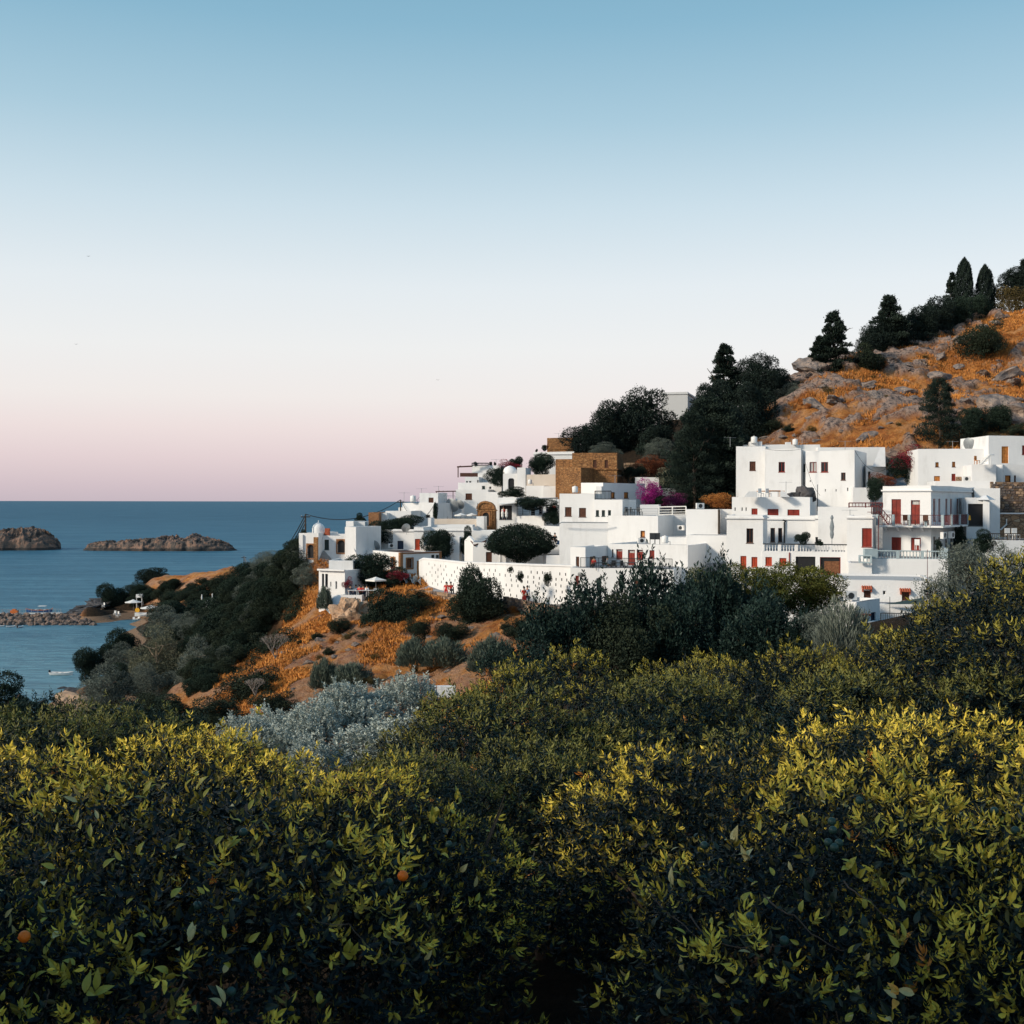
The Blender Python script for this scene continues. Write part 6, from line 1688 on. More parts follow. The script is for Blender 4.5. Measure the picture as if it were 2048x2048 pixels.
H = house('white_house', 'white gateway building with tall dark arch and curved gable', 1025, 980, 180)
b = blk(H, 1006, 1037, 180, 6, 947, 985, D=5, wins=[(1015.6, 956, 1029, 979, 'archdark')])
blk(H, 1034, 1051, 179, 10, 935, 985, D=5)
mb = MB(); mb.lathe([(1.15, 0), (1.1, .5), (.8, .95), (.35, 1.2), (0, 1.28)], P3(1020, 948, 182.5), 14); sub(H, mb, 'vault', 'white', smooth=True)
H = house('garden_wall_house', 'pale walled terraces right of the white arch, two long low white walls', 1085, 990, 176, 'wall')
blk(H, 1051, 1112, 178, 14, 949, 975, D=3, mat='cream')
blk(H, 1052, 1088, 175, 14, 971, 1000, D=4); blk(H, 1086, 1121, 174, 14, 972, 995, D=4)
H = house('white_house', 'white block with ledges carrying the brown stone tower on the skyline', 1105, 915, 200)
blk(H, 1067, 1100, 200, 10, 904, 935, D=8, cornice=907); blk(H, 1098, 1148, 198, 10, 903, 935, D=8, cornice=907)
H = house('stone_tower', 'small square brown stone tower on the skyline beside the pine', 1118, 902, 203, 'tower')
blk(H, 1094, 1146, 203, 12, 875, 906, D=7, mat='fort', cornice=897)
antenna(1117, 866, 876, 205, 'small antenna on the brown stone tower')
for i, (px, py, w) in enumerate([(1073, 903, 5), (1088, 899, 9), (1094, 896, 7)]):
    tree('potted_plant', ['small pot plant at the left edge under the skyline tower', 'bigger pot plant left of the skyline tower', 'red tinged pot plant touching the skyline tower'][i], 'plant', 'redbush' if i == 2 else 'broad', px - w / 2, py - w, px + w / 2, py + 3, 201, trunk=False)
# fort
H = house('stone_fort', 'old brown stone fortress block with two small windows above the white roofs', 1180, 975, 168, 'fortress')
b = blk(H, 1144, 1234, 169, 12, 905, 985, D=8, mat='fort', wins=[(1186, 920, 1193, 934, 'brown'), (1209, 920, 1216, 934, 'brown')], cornice=937)
blk(H, 1111, 1146, 171, 20, 918, 985, D=7, mat='fort')
blk(H, 1120, 1162, 166, 30, 935, 985, D=6, mat='fort')
blk(H, 1228, 1256, 174, 10, 940, 970, D=3, mat='rubble', name='side_wall')
blk(H, 1246, 1300, 182, 5, 925, 965, D=2, mat='rubble', name='side_wall')
H = house('garden_wall', 'low white garden walls under the magenta bougainvillea', 1320, 1003, 160, 'wall')
blk(H, 1270, 1318, 170, 6, 954, 975, D=2); blk(H, 1322, 1352, 160, -20, 976, 1010, D=1, par=.02)
# roof clutter of the upper left village
for px, py, d, s, lb in [(826, 1004, 173, .7, 'small white water tank on the roof left of the cube house'), (888, 1036, 176, .6, 'white tank beside the largest satellite dish'), (985, 962, 186, .6, 'white tank on the terrace below the skyline roof'), (1060, 968, 176, .5, 'white tank on the long garden wall terraces'),
                         (1150, 985, 148, .6, 'white tank on the plain white roof next to the fort'), (1330, 1086, 127, .6, 'small white tank on the lower roof right of the paired chairs'), (1508, 886, 158, .7, 'white tank on the roof of the long two part house'), (1590, 889, 160, .6, 'second white tank on the roof of the long two part house')]:
    t_ = empty('water_tank', P3(px, py, d)); tag(t_, lb, 'water tank'); mb = MB(); mb.lathe([(0, 0), (s * .55, 0), (s * .6, .1), (s * .6, s * 1.1), (s * .5, s * 1.25), (.1, s * 1.3), (.1, s * 1.4), (0, s * 1.4)], n=12); mb.build('tank', M['plastic'], t_, True)
    mb = MB(); mb.tube([(s * .6, 0, s * .3), (s * .9, 0, s * .3), (s * .9, 0, -.3)], .04, 5); mb.build('pipe', M['metal'], t_)
for px, y0, y1, d, lb in [(877, 972, 990, 180, 'thin antenna beside the roof pergola'), (1230, 950, 966, 150, 'antenna on the plain white roof below the fort'), (1460, 873, 893, 156, 'antenna at the left end of the long two part house'), (1690, 880, 898, 150, 'antenna at the right end of the long two part house'), (1700, 1018, 1034, 118, 'small antenna above the red shuttered right block'), (1905, 880, 897, 148, 'antenna on the long low house under the hill')]: antenna(px, y0, y1, d, lb)
# portal
H = house('church_portal', 'brown carved stone portal with arched pediment and dark doorway', 972, 1053, 164, 'portal')
b = blk(H, 955, 988, 164, 12, 1018, 1056, D=1.6, mat='fort', wins=[(965, 1025, 978, 1052, 'arch')], cornice=1020)
w = b['front']; mb = MB(); n = 12; cx = w.L / 2; zc = b['zt']
for i in range(n):
    a0, a1 = math.pi * i / n, math.pi * (i + 1) / n
    for o0, o1, r0, r1, hh in ((-1.2, .12, 0, 1.02, 1.0), (.12, .3, .86, 1.1, 1.0)):
        P0 = (cx + cx * r0 * math.cos(a0), zc + r0 * math.sin(a0) * 1.0); P1_ = (cx + cx * r1 * math.cos(a0), zc + r1 * math.sin(a0)); P2_ = (cx + cx * r1 * math.cos(a1), zc + r1 * math.sin(a1)); P3__ = (cx + cx * r0 * math.cos(a1), zc + r0 * math.sin(a1))
        mb.quad(w.pt(*P0, o1), w.pt(*P1_, o1), w.pt(*P2_, o1), w.pt(*P3__, o1)); mb.quad(w.pt(*P1_, o1), w.pt(*P1_, o0), w.pt(*P2_, o0), w.pt(*P2_, o1))
sub(H, mb, 'pediment', 'fort')
for u in (.25, w.L - .45): mb = MB(); wbox(mb, w, u, u + .22, b['zt'] - 2.6, b['zt'] - .2, .003, .15); sub(H, mb, 'pilaster', 'fort')
pole(955, 1006, 1030, 163, 'leaning street lamp post left of the portal', .05, 'iron', False)
H = house('boundary_wall', 'weathered tan wall running from the parasols to the portal steps', 905, 1053, 162, 'wall')
blk(H, 857, 953, 162, 10, 1038, 1060, D=1.2, mat='cream', par=.02)
blk(H, 953, 968, 161, 10, 1033, 1058, D=2, par=.02)
for px, w_, lb in [(922, 26, 'left grey white parasol on the square before the portal'), (944, 24, 'right grey white parasol touching the portal')]: parasol(px, 1026, 1042, w_, 166, lb, ridge=.16)
H = house('white_house', 'white house with balcony, striped awning and vine pergola in the middle of the village', 1045, 1058, 160)
b = blk(H, 995, 1034, 161, 8, 995, 1068, D=6, wins=[(999, 1011, 1024, 1039, 'void')])
b = blk(H, 1033, 1088, 159, 22, 1032, 1068, x2=1118, par=.02, roofmat='pavement')
blk(H, 1034, 1118, 166, 5, 998, 1045, D=5, wins=[(1040, 1012, 1046, 1028, 'dark'), (1062, 1012, 1070, 1030, 'void'), (1078, 1012, 1084, 1028, 'dark'), (1092, 1014, 1112, 1034, 'void')])
railing(H, [P3(1033, 1033, 160.5), P3(1085, 1032.5, 159.2), P3(1104, 1032, 162)], 1.0, 'metal', .3, .02, infill='rails')
mb = MB(); mb.hexa([P3(998, 1010, 159), P3(1034, 1006, 159), P3(1034, 1003, 163), P3(998, 1006, 163), P3(998, 1008.6, 159), P3(1034, 1004.6, 159), P3(1034, 1001.6, 163), P3(998, 1004.6, 163)]); sub(H, mb, 'awning', 'canvas')
mb = MB()
for px in (1034, 1085, 1113): mb.tube([P3(px, 1033, 160), P3(px, 996, 160)], .06, 5)
mb.tube([P3(1032, 998, 160), P3(1116, 996, 160)], .08, 5); sub(H, mb, 'pergola', 'metal')
for px, lb in [(1005, 'left white column like parasol pole under the awning'),(1013, 'right white rolled parasol under the awning')]: parasol(px, 1018, 1039, 5, 160, lb, closed=True)
for px, mt, lb in [(1007, 'redcloth', 'person in red under the awning of the balcony house'), (1108, 'redcloth', 'person in red at the right of the vine pergola')]: person(px, 1040 if px < 1050 else 1033, 161.3, lb, mt)
blk(H, 1084, 1119, 156, 25, 1052, 1090, D=4)
H = house('white_house', 'white courtyard house with long cornice and hanging vines', 885, 1100, 153)
b = blk(H, 828, 847, 152, 6, 1055, 1110, D=8, wins=[(830, 1078, 840, 1099, 'bright')], cornice=1060)
blk(H, 845, 946, 156, 6, 1055, 1112, D=5, cornice=1060, wins=[(850, 1072, 900, 1108, 'void')], inset=.6)
blk(H, 901, 919, 151, 5, 1074, 1120, D=3)
blk(H, 843, 872, 151, 10, 1092, 1108, D=1, par=.1)
blk(H, 856, 862, 158, 5, 1036, 1056, D=3); blk(H, 858, 945, 158, 5, 1050, 1060, D=3)
# chapel
H = house('chapel', 'small white chapel with brown edged gable and dark door beside the umbrella tree', 960, 1125, 148, 'chapel')
b = blk(H, 929, 947, 148, 55, 1082, 1128, D=8, par=.02)
blk(H, 946, 1012, 147, 8, 1085, 1128, D=6, wins=[(972, 1104, 984, 1126, 'brown')], par=.02)
blk(H, 943, 993, 153, 5, 1062, 1095, D=5)
mb = MB(); g0, g1, g2 = P3(929, 1083, 151), P3(939, 1080, 149.5), P3(947, 1085, 148)
apx = P3(940, 1079.5, 149.2)
mb.tube([P3(940, 1079, 149), P3(949, 1091, 147.4), P3(972, 1082, 147.8)], .10, 5); sub(H, mb, 'gable_edge', 'brownroof')
w = b['front']
mb = MB(); mb.add([w.pt(0, b['zt']-.0, 0), w.pt(w.L, b['zt'], 0), w.pt(w.L / 2, b['zt'] + .6, 0), w.pt(0, b['zt'], -.3), w.pt(w.L, b['zt'], -.3), w.pt(w.L / 2, b['zt'] + .6, -.3)], [(0, 1, 2), (3, 5, 4), (0, 2, 5, 3), (1, 4, 5, 2)]); sub(H, mb, 'gable', 'white')
H = house('courtyard_wall', 'shaded white courtyard wall right of the umbrella tree', 1090, 1128, 146, 'wall')
blk(H, 1000, 1141, 147, -12, 1100, 1135, D=1, par=.02, mat='white'); blk(H, 1040, 1150, 150, -4, 1088, 1130, D=1, par=.02)
blk(H, 1093, 1143, 140, -6, 1110, 1138, D=3, par=.05)
o = MB(); o.hexa([P3(1113, 1089, 141.5), P3(1144, 1088, 141.5), P3(1144, 1086, 144), P3(1113, 1087, 144), P3(1116, 1081.5, 142), P3(1140, 1081, 142), P3(1139, 1080, 143.6), P3(1117, 1080.5, 143.6)])
tag(o.build('tarpaulin', M['bluecloth']), 'dark blue covered heap on the white roof edge', 'tarpaulin')
person(1110, 1089, 142.5, 'dark dressed person seated left of the blue covered heap', 'black', 'black', 'sit', .5)
person(1148.5, 1090, 139.5, 'dark dressed person standing on the roof edge', 'black', 'black', 'stand', .2)

# ================= curved white retaining wall with weep holes, path and stone parapet
cw = [(838, 1121, 1163, 144), (846, 1117, 1166, 141.5), (870, 1119, 1175, 138), (900, 1122, 1184, 135), (930, 1125, 1188, 132.5), (970, 1126, 1192, 129.5), (1012, 1127, 1197, 126.5), (1060, 1129, 1204, 124), (1106, 1130, 1213, 122), (1143, 1131, 1222, 120.5)]
H = house('retaining_wall', 'long curved white retaining wall dotted with small drain holes', 1000, 1197, 128, 'wall')
mb = MB(); hb = MB(); NS = 6; cps = []
for i in range(len(cw) - 1):
    for s in range(NS):
        t = s / NS; cps.append(tuple(cw[i][k] * (1 - t) + cw[i + 1][k] * t for k in range(4)))
cps.append(cw[-1])
for A, B in zip(cps[:-1], cps[1:]):
    a, b_ = P3(A[0], A[1], A[3]), P3(B[0], B[1], B[3]); a2, b2 = P3(A[0], A[2], A[3]) - UP * 2, P3(B[0], B[2], B[3]) - UP * 2
    bk = Vector((0, .7, 0))
    mb.quad(a2, b2, b_, a); mb.quad(a, b_, b_ + bk, a + bk); mb.quad(a + bk, b_ + bk, b2 + bk, a2 + bk)
sub(H, mb, 'wall', 'white')
mb = MB()
for A, B in zip(cps[:-1], cps[1:]):
    mb.hexa([P3(A[0], A[1], A[3]) + Vector((0, -.12, -.12)), P3(B[0], B[1], B[3]) + Vector((0, -.12, -.12)), P3(B[0], B[1], B[3]) + Vector((0, .8, -.12)), P3(A[0], A[1], A[3]) + Vector((0, .8, -.12)),
             P3(A[0], A[1], A[3]) + Vector((0, -.12, .06)), P3(B[0], B[1], B[3]) + Vector((0, -.12, .06)), P3(B[0], B[1], B[3]) + Vector((0, .8, .06)), P3(A[0], A[1], A[3]) + Vector((0, .8, .06))])
sub(H, mb, 'coping', 'white')
rw = random.Random(2)
for row in range(6):
    x = 848 + (row % 2) * 5
    while x < 1138:
        k = np.interp(x, [c[0] for c in cw], range(len(cw))); i = min(int(k), len(cw) - 2); t = k - i
        yt_, yb_, dd = [cw[i][q] * (1 - t) + cw[i + 1][q] * t for q in (1, 2, 3)]
        y = yt_ + (yb_ - yt_) * (.2 + .135 * row) + rw.uniform(-1, 1)
        tan = (P3(cw[i + 1][0], y, cw[i + 1][3]) - P3(cw[i][0], y, cw[i][3])); tan.z = 0; tan.normalize(); nn = Vector((tan.y, -tan.x, 0))
        if rw.random() < .86:
            c = P3(x, y, dd); hw, hh = .055, .14
            for sgn in (0,):
                v = [c + tan * sx_ * hw + UP * sz_ * hh + nn * no for no in (-.05, .012) for sx_, sz_ in ((-1, -1), (1, -1), (1, 1), (-1, 1))]
                hb.hexa([v[4], v[5], v[1], v[0], v[7], v[6], v[2], v[3]])
        x += 11 + rw.uniform(-1, 1.5)
o = sub(H, hb, 'drain_hole', 'dark'); o['kind'] = 'stuff'
# pavement
pv = MB()
inn = [(800, 1150, 147), (835, 1164, 143.5), (880, 1180, 136), (930, 1190, 131.5), (1012, 1199, 125.5), (1106, 1215, 121), (1145, 1224, 119.5)]
out_ = [(800, 1178, 140), (835, 1182, 138), (880, 1186, 133), (930, 1194, 129), (1012, 1206, 122), (1106, 1224, 117.5), (1145, 1233, 116)]
for i in range(len(inn) - 1): pv.quad(P3(*out_[i]), P3(*out_[i + 1]), P3(*inn[i + 1]), P3(*inn[i]))
for i in range(len(inn) - 1): pv.quad(P3(*out_[i]) - UP * 2, P3(*out_[i + 1]) - UP * 2, P3(*out_[i + 1]), P3(*out_[i]))
tag(pv.build('pavement', M['pavement']), kind='structure')
H = house('stone_parapet', 'low rubble stone wall along the outer edge of the path', 1050, 1215, 119, 'wall')
st = [MB() for _ in range(3)]; rst = random.Random(6)
line = [(808, 1180, 139.5), (835, 1182, 137.8), (880, 1187, 132.8), (930, 1195, 128.8), (1012, 1205, 121.8), (1060, 1214, 119.5), (1106, 1223, 117.3), (1140, 1231, 116)]
stones = []
for i in range(len(line) - 1):
    A, B = P3(*line[i]), P3(*line[i + 1]); L_ = (B - A).length; hi = 1.0 if line[i][0] > 1000 else .55; n = int(L_ / .55); rows = 2 if hi > .9 else 1
    ang = math.atan2((B - A).y, (B - A).x)
    for r_ in range(rows + 1):
        for k in range(n):
            p = A.lerp(B, (k + rst.random() * .3) / n); hh = hi / (rows + .6)
            stones.append((p + UP * (r_ * hh - .35), ang, .56 * rst.uniform(.8, 1.1), hh * rst.uniform(.85, 1.05)))
sm = []
for k in range(4):
    mb = MB(); c = [Vector((x * rst.uniform(.42, .5), y * rst.uniform(.42, .5), z * rst.uniform(.42, .5))) for z in (-1, 1) for x, y in ((-1, -1), (1, -1), (1, 1), (-1, 1))]; mb.hexa(c); sm.append(mb.data('stone', M['boulder'] if k % 2 else M['tanrock']))
for p, ang, l, h in stones[:300]:
    o = link('stone', rst.choice(sm), H, p - H.location); o.scale = (l, .5, h); o.rotation_euler = (rst.uniform(-.08, .08), rst.uniform(-.06, .06), ang + rst.uniform(-.1, .1))
person(1048.5, 1209, 121, 'person in a red dress walking on the path below the curved wall', 'redcloth', dress=True, rz=.6)
person(1055, 1207, 121.4, 'person in a white shirt walking beside the red dress', 'lightblue', 'blue', rz=-.4)
person(893, 1189, 132.8, 'person in red sitting on the low wall, left one of two', 'redcloth', 'redcloth', 'sit', 0)
person(902, 1189, 132.5, 'person in red sitting on the low wall, right one of two', 'redcloth', 'black', 'sit', .5)
tp = MB(); nn_ = 14
for i in range(nn_):
    for j in range(5):
        f = lambda i, j: P3(800 + 42 * i / nn_, 1156 + 6 * i / nn_ + 14 * j / 5, 143 - 3.5 * j / 5) + UP * (.5 + .25 * math.sin(i * 1.3 + j) + .15 * math.sin(i * 2.9))
        tp.quad(f(i, j + 1), f(i + 1, j + 1), f(i + 1, j), f(i, j))
tag(tp.build('tarpaulin', M['greycanvas']), 'grey rumpled tarpaulin lying on the path left of the curved wall', 'tarpaulin')

# ================= big central white houses
H = house('white_house', 'white house with two small brown windows in its shaded side, below the fort', 1210, 1000, 152)
blk(H, 1162, 1206, 152, 42, 965, 1010, x2=1290, side=[(1221, 984, 1230, 996, 'wood'), (1248, 984, 1257, 996, 'wood')])
blk(H, 1192, 1203, 151, 20, 972, 1000, D=2)
H = house('white_house', 'large plain white house with arched dark windows and a long pipe moulding', 1200, 1085, 137)
b = blk(H, 1119, 1190, 140, 14, 987, 1095, D=8, wins=[(1130, 1014, 1143, 1032, 'brown'), (1158, 1015.6, 1172, 1033.5, 'brown')])
b = blk(H, 1188, 1245, 138, 24, 999, 1095, x2=1272, wins=[(1191.7, 1020, 1198, 1032, 'greenw'), (1203.5, 1020, 1210, 1032, 'greenw'), (1216, 1020, 1222, 1032, 'greenw')])
railing(H, [P3(1190, 999, 140), P3(1222, 999, 139)], 1.0, 'iron', .16, .03)
b = blk(H, 1216, 1316, 135.5, 24, 1031, 1095, D=8, wins=[(1281, 1061, 1290, 1074, 'wood')])
blk(H, 1119, 1220, 138, 10, 1044, 1095, D=3, par=.02, name='wall')
blk(H, 1280, 1318, 146, 10, 1009, 1035, D=4)
blk(H, 1314, 1374, 141, 4, 1030, 1100, D=2.5)
blk(H, 1300, 1380, 132, 18, 1074, 1105, D=5, par=.02)
railing(H, [P3(1318, 1030, 138.5), P3(1372, 1029, 137)], .95, 'canvas', .6, .035, post=1.2, infill='rails')
railing(H, [P3(1250, 1031, 137), P3(1316, 1031, 135.8)], .8, 'metal', .8, .012, infill='rails')
mb = MB(); mb.tube([P3(1119, 1047, 138.3), P3(1124, 1044.5, 138), P3(1216, 1045, 137)], .06, 5); sub(H, mb, 'pipe', 'metal')
b = blk(H, 1372, 1436, 131, 16, 1018, 1110, D=7)
blk(H, 1436, 1466, 134, 8, 1018, 1100, D=3)
mb = MB(); mb.tube([P3(1438, 1018, 130.6), P3(1438, 1067, 130.6)], .12, 6); sub(H, mb, 'drainpipe', 'wood_pole')
blk(H, 1374, 1456, 127, 20, 1070, 1110, D=6, par=.02)
ac_unit(1400, 1017, 133, .9, .3, 'air conditioner on the white roof below the huge conifer'); ac_unit(1362, 1060, 137, .8, -.6, 'air conditioner in the shaded white recess')
ac_unit(1283, 1086, 130, .8, .2, 'dark fronted air conditioner left of the stacked chairs')
for i, (px, lb) in enumerate([(1258, 'dark roof table left of the white block'), (1272, 'dark roof table in the middle'), (1332, 'dark table behind the white rail'), (1352, 'second dark table behind the white rail')]):
    table(px, 1031 if px < 1300 else 1029, 139.5, 'iron', .2, lb)
for i, (px, lb) in enumerate([(1252, 'dark iron chair at the left roof table'), (1265, 'dark iron chair between the roof tables'), (1280, 'dark iron chair at the right roof table')]): chair(px, 1031, 138.5, 'iron', i * 1.1, lb)
for i, (px, lb) in enumerate([(1305, 'left dark chair of the pair standing on the lower roof'), (1315, 'right dark chair of the pair standing on the lower roof')]): chair(px, 1088, 128, 'iron', 3.0, lb, s=1.25)
H = house('white_house', 'long low white house with red brown doors behind an iron terrace railing', 1290, 1140, 124)
b = blk(H, 1141, 1171, 121.5, 30, 1094, 1135, x2=1215, wins=[(1152, 1113, 1158.6, 1140, 'brown')], side=[(1180, 1113, 1192, 1134, 'brown'), (1204, 1112, 1214, 1134, 'brown')])
b = blk(H, 1215, 1376, 122, 26, 1090, 1150, x2=1456, wins=[(1224, 1098, 1227, 1113, 'dark'), (1232.5, 1098, 1245, 1119, 'doorred'), (1256, 1099, 1270, 1134, 'doorred'), (1273.5, 1099, 1286, 1120, 'doorred'), (1299, 1100, 1309, 1116, 'red')])
b = blk(H, 1141, 1348, 117, 16, 1138, 1222, D=6, wins=[(1151, 1151, 1158, 1169, 'red'), (1193, 1156, 1203, 1180, 'greenw'), (1268, 1158, 1278, 1180, 'brown')], par=.02, roofmat='pavement')
railing(H, [Vector(b['front'].pt(1.0, b['zt'], -.15)), Vector(b['front'].pt(b['front'].L - .2, b['zt'], -.15))], 1.0, 'iron', .13, .016)
person(1215, 1140, 119.6, 'person in a white shirt seated on the iron railed terrace', 'whitecloth', 'black', 'sit', 1.2)
person(1188, 1140, 119.9, 'person in a red shirt seated at the left part of the iron railed terrace', 'redcloth', 'black', 'sit', -.6)
for i, (px, lb) in enumerate([(1200, 'iron terrace table at the left next to the red shirt'), (1235, 'iron terrace table between the doors'), (1262, 'iron terrace table before the dark doorway'), (1292, 'iron terrace table near the right end of the railing')]): table(px, 1140, 119.5, 'iron', .3, lb)
for i, (px, lb) in enumerate([(1228, 'iron chair left of the middle terrace table'), (1247, 'iron chair right of the middle terrace table'), (1280, 'iron chair near the dark doorway'), (1304, 'iron chair at the right end of the railing')]): chair(px, 1140, 119.3, 'iron', i * .8, lb)
dish(1160, 1150, 116.4, .3, 'small dish on the wall beside the lowest red window')
H = house('white_block', 'pale windowless block on the skyline between the pines', 1360, 830, 224, 'building')
blk(H, 1322, 1375, 224, 16, 783, 850, x2=1398, mat='grey_plaster', cornice=786)

# ================= right part
H = house('white_house', 'long two part white house at the foot of the hill with framed windows', 1600, 985, 152)
blk(H, 1472, 1531, 154, 12, 891, 1000, D=8, wins=[(1499, 922, 1511, 940, 'brown')])
b = blk(H, 1529.5, 1602, 151, 16, 896, 1005, D=8, wins=[(1557, 923, 1569.5, 943, 'glass')])
blk(H, 1600, 1613, 154, 10, 898, 1000, D=5, wins=[(1607, 927, 1611, 942, 'greenw')])
b = blk(H, 1611, 1709, 148, 26, 899, 1012, x2=1733, wins=[(1619, 923, 1633, 943, 'pale'), (1642, 923, 1656, 943, 'glass'), (1682, 944, 1691, 959, 'dark'), (1619.5, 959, 1621.5, 963, 'slit'), (1626, 975, 1628, 979, 'slit'), (1649.5, 977, 1651.5, 982, 'slit'), (1671, 977, 1673, 982, 'slit'), (1694, 974, 1696.5, 981, 'slit')])
blk(H, 1487, 1640, 160, 6, 888, 915, D=6, par=.5); blk(H, 1500, 1524, 158, 6, 882, 900, D=3)
blk(H, 1572, 1582, 162, 4, 883, 892, D=1)
blk(H, 1636, 1770, 158, 4, 893, 960, D=7)
blk(H, 1732, 1772, 152, 10, 930, 985, D=5, wins=[(1735, 941, 1742, 972, 'archdark')])
blk(H, 1706, 1740, 145, 8, 974, 1012, D=5)
mb = MB(); v = [P3(1745, 895, 151), P3(1770, 893, 153), P3(1752, 930, 151), P3(1732, 930, 150)]
mb.hexa([P3(1745, 932, 150), P3(1771, 932, 150), P3(1771, 932, 155), P3(1745, 932, 155), P3(1760, 894, 151), P3(1770, 894, 151), P3(1770, 894, 155), P3(1760, 894, 155)]); sub(H, mb, 'sloping_wall', 'white')
antenna(1604, 875, 990, 149, 'thin tall mast between the two parts of the long house')
wire(P3(1604, 900, 148.5), P3(1640, 990, 140), .8, 'slanting cable from the mast down to the lower roof', .02)
wire(P3(1709, 899, 147.5), P3(1790, 918, 148), 2.0, 'slack cable from the long house to the crimson bougainvillea', .025)
wire(P3(1530, 897, 150), P3(1604, 897, 150), .2, 'cable along the top edge of the long house', .02)
antenna(1572, 962, 985, 142, 'small television antenna above the white balustrade house roof')
pole(1635, 968, 1004, 138, 'dark lamp post on the roof of the white balustrade house', .05, 'iron', False)

H = house('white_house', 'white upper storey with three dark red shuttered windows and three narrow niches', 1540, 1030, 129)
b = blk(H, 1464, 1620, 128, 16, 993, 1050, x2=1650, wins=[(1503, 1016, 1515, 1030, 'red'), (1535, 1017, 1557, 1030, 'red'), (1575, 1018, 1599, 1030, 'red'), (1469, 1014, 1471.5, 1021, 'slit'), (1483, 1014, 1485.5, 1021, 'slit'), (1491, 1014, 1493.5, 1021, 'slit')])
mb = MB(); mb.hexa([P3(1488, 993, 127.5), P3(1515, 993, 127.5), P3(1515, 993, 129), P3(1488, 993, 129), P3(1497, 982, 127.5), P3(1514, 982, 127.5), P3(1514, 982, 129), P3(1497, 982, 129)]); sub(H, mb, 'stair_wall', 'white')
mb = MB(); mb.hexa([P3(1561, 993, 127.5), P3(1580, 993, 127.5), P3(1580, 993, 129), P3(1561, 993, 129), P3(1561, 981, 127.5), P3(1567, 981, 127.5), P3(1567, 981, 129), P3(1561, 981, 129)]); sub(H, mb, 'stair_wall', 'white')
mb = MB(); mb.box(P3(1541, 981.5, 131), (2.6, 2.2, .08)); sub(H, mb, 'shelter_roof', 'orangewood')
for px, lb in [(1522, 'white plastic chair on the roof under the wooden shelter, left'), (1537, 'white plastic chair on the roof under the wooden shelter, right')]: chair(px, 994, 129.6, 'plastic', .5, lb)
table(1548, 994, 130, 'orangewood', 0, 'wooden table under the roof shelter')
for i, (px, py, s, lb) in enumerate([(1613, 990, 1.25, 'tall dark boulder leaning on the long white house'), (1596, 991, .9, 'dark rock left of the tall one on the roof edge'), (1580, 994, .7, 'low dark rock behind the wooden shelter'), (1604, 992, .7, 'small dark rock between the larger ones')]):
    rock_at(rnd.choice(DROCK), 'boulder', gx(px, 136), 136, s, lb, 'rock', z=zz(py, 136), sc=(1, 1, 2.2 if i == 0 else 1.4))

H = house('balustrade_house', 'wide white house with balustraded terrace, red shutters and dark glass doors below', 1570, 1150, 118)
b = blk(H, 1453.5, 1526, 117, 16, 1030, 1160, D=6, wins=[(1493, 1056, 1506.5, 1085, 'dark'), (1481, 1111, 1493, 1136, 'bright'), (1503, 1113, 1515, 1133, 'bright')], cornice=1034)
b = blk(H, 1522, 1636, 124, 16, 1030, 1110, D=5, wins=[(1541, 1055, 1550, 1083, 'dark'), (1556.5, 1055, 1564.5, 1083, 'dark')], cornice=1036)
b = blk(H, 1630, 1698, 121, 16, 1030, 1110, D=5, wins=[(1630.7, 1073, 1638, 1083, 'void'), (1657, 1049, 1675, 1084, 'brown')], cornice=1034)
bb = blk(H, 1524, 1697, 115, 14, 1103, 1165, D=12, wins=[(1531, 1113, 1544, 1130, 'bright'), (1559, 1115, 1573, 1130, 'bright'), (1591.5, 1112, 1631, 1142, 'void'), (1640, 1113, 1681.4, 1147, 'curtain')], par=.05, roofmat='pavement')
balustrade(H, bb['front'], 1526, 1086, 1695, 1103, 'white', .26, -.15, 'iron', 5)
b = blk(H, 1694, 1745, 113.5, 20, 1030, 1165, D=6, wins=[(1724, 1055, 1744, 1092.5, 'red')], cornice=1033)
blk(H, 1636, 1745, 120, 14, 1013, 1045, D=5, par=.3)
mb = MB(); w = Wall(solve_left(1522, Vector((gx(1636, 124), 124, 0)), R(16)), Vector((gx(1636, 124), 124, 0)))
p1 = Vector(w.pt(*w.hit(1566, 1039), .15)); p2 = Vector(w.pt(*w.hit(1569, 1044), .15)); p3 = Vector(w.pt(*w.hit(1569, 1085), .15)); mb.tube([p1, p1 + Vector((.3, 0, -.1)), p2, p3], .09, 6); sub(H, mb, 'drainpipe', 'iron')
mb = MB(); w = bb['front']; u, z1 = w.hit(1578, 1104); _, z0 = w.hit(1578, 1130); wbox(mb, w, u, u + .1, z0, z1, .003, .1); sub(H, mb, 'drainpipe', 'red')
parasol(1664, 1029, 1088, 20, 117.5, 'tall closed grey parasol on the balustraded terrace', closed=True, mat='greycanvas')

H = house('balcony_house', 'two storey white house with wraparound balcony, red doors and balustraded terrace', 1850, 1110, 113)
b = blk(H, 1765.5, 1862, 113.5, 34, 970, 1120, x2=1949, wins=[(1783, 997, 1802, 1045, 'red'), (1821.6, 999, 1840, 1047, 'doorred'), (1783, 1073, 1802.5, 1100, 'red'), (1822, 1074, 1841.7, 1100, 'red')],
        side=[(1866.5, 996, 1871, 1040, 'red'), (1877, 996, 1881, 1040, 'red'), (1891, 996, 1895, 1040, 'red'), (1900.5, 996, 1904.6, 1040, 'red'), (1913.5, 996, 1917.3, 1040, 'red'), (1922.5, 996, 1926.7, 1040, 'red'),
              (1867, 1072, 1871, 1100, 'brown'), (1877, 1073, 1881, 1100, 'brown'), (1891, 1070, 1895, 1100, 'brown'), (1901, 1070, 1905, 1100, 'brown')], cornice=978)
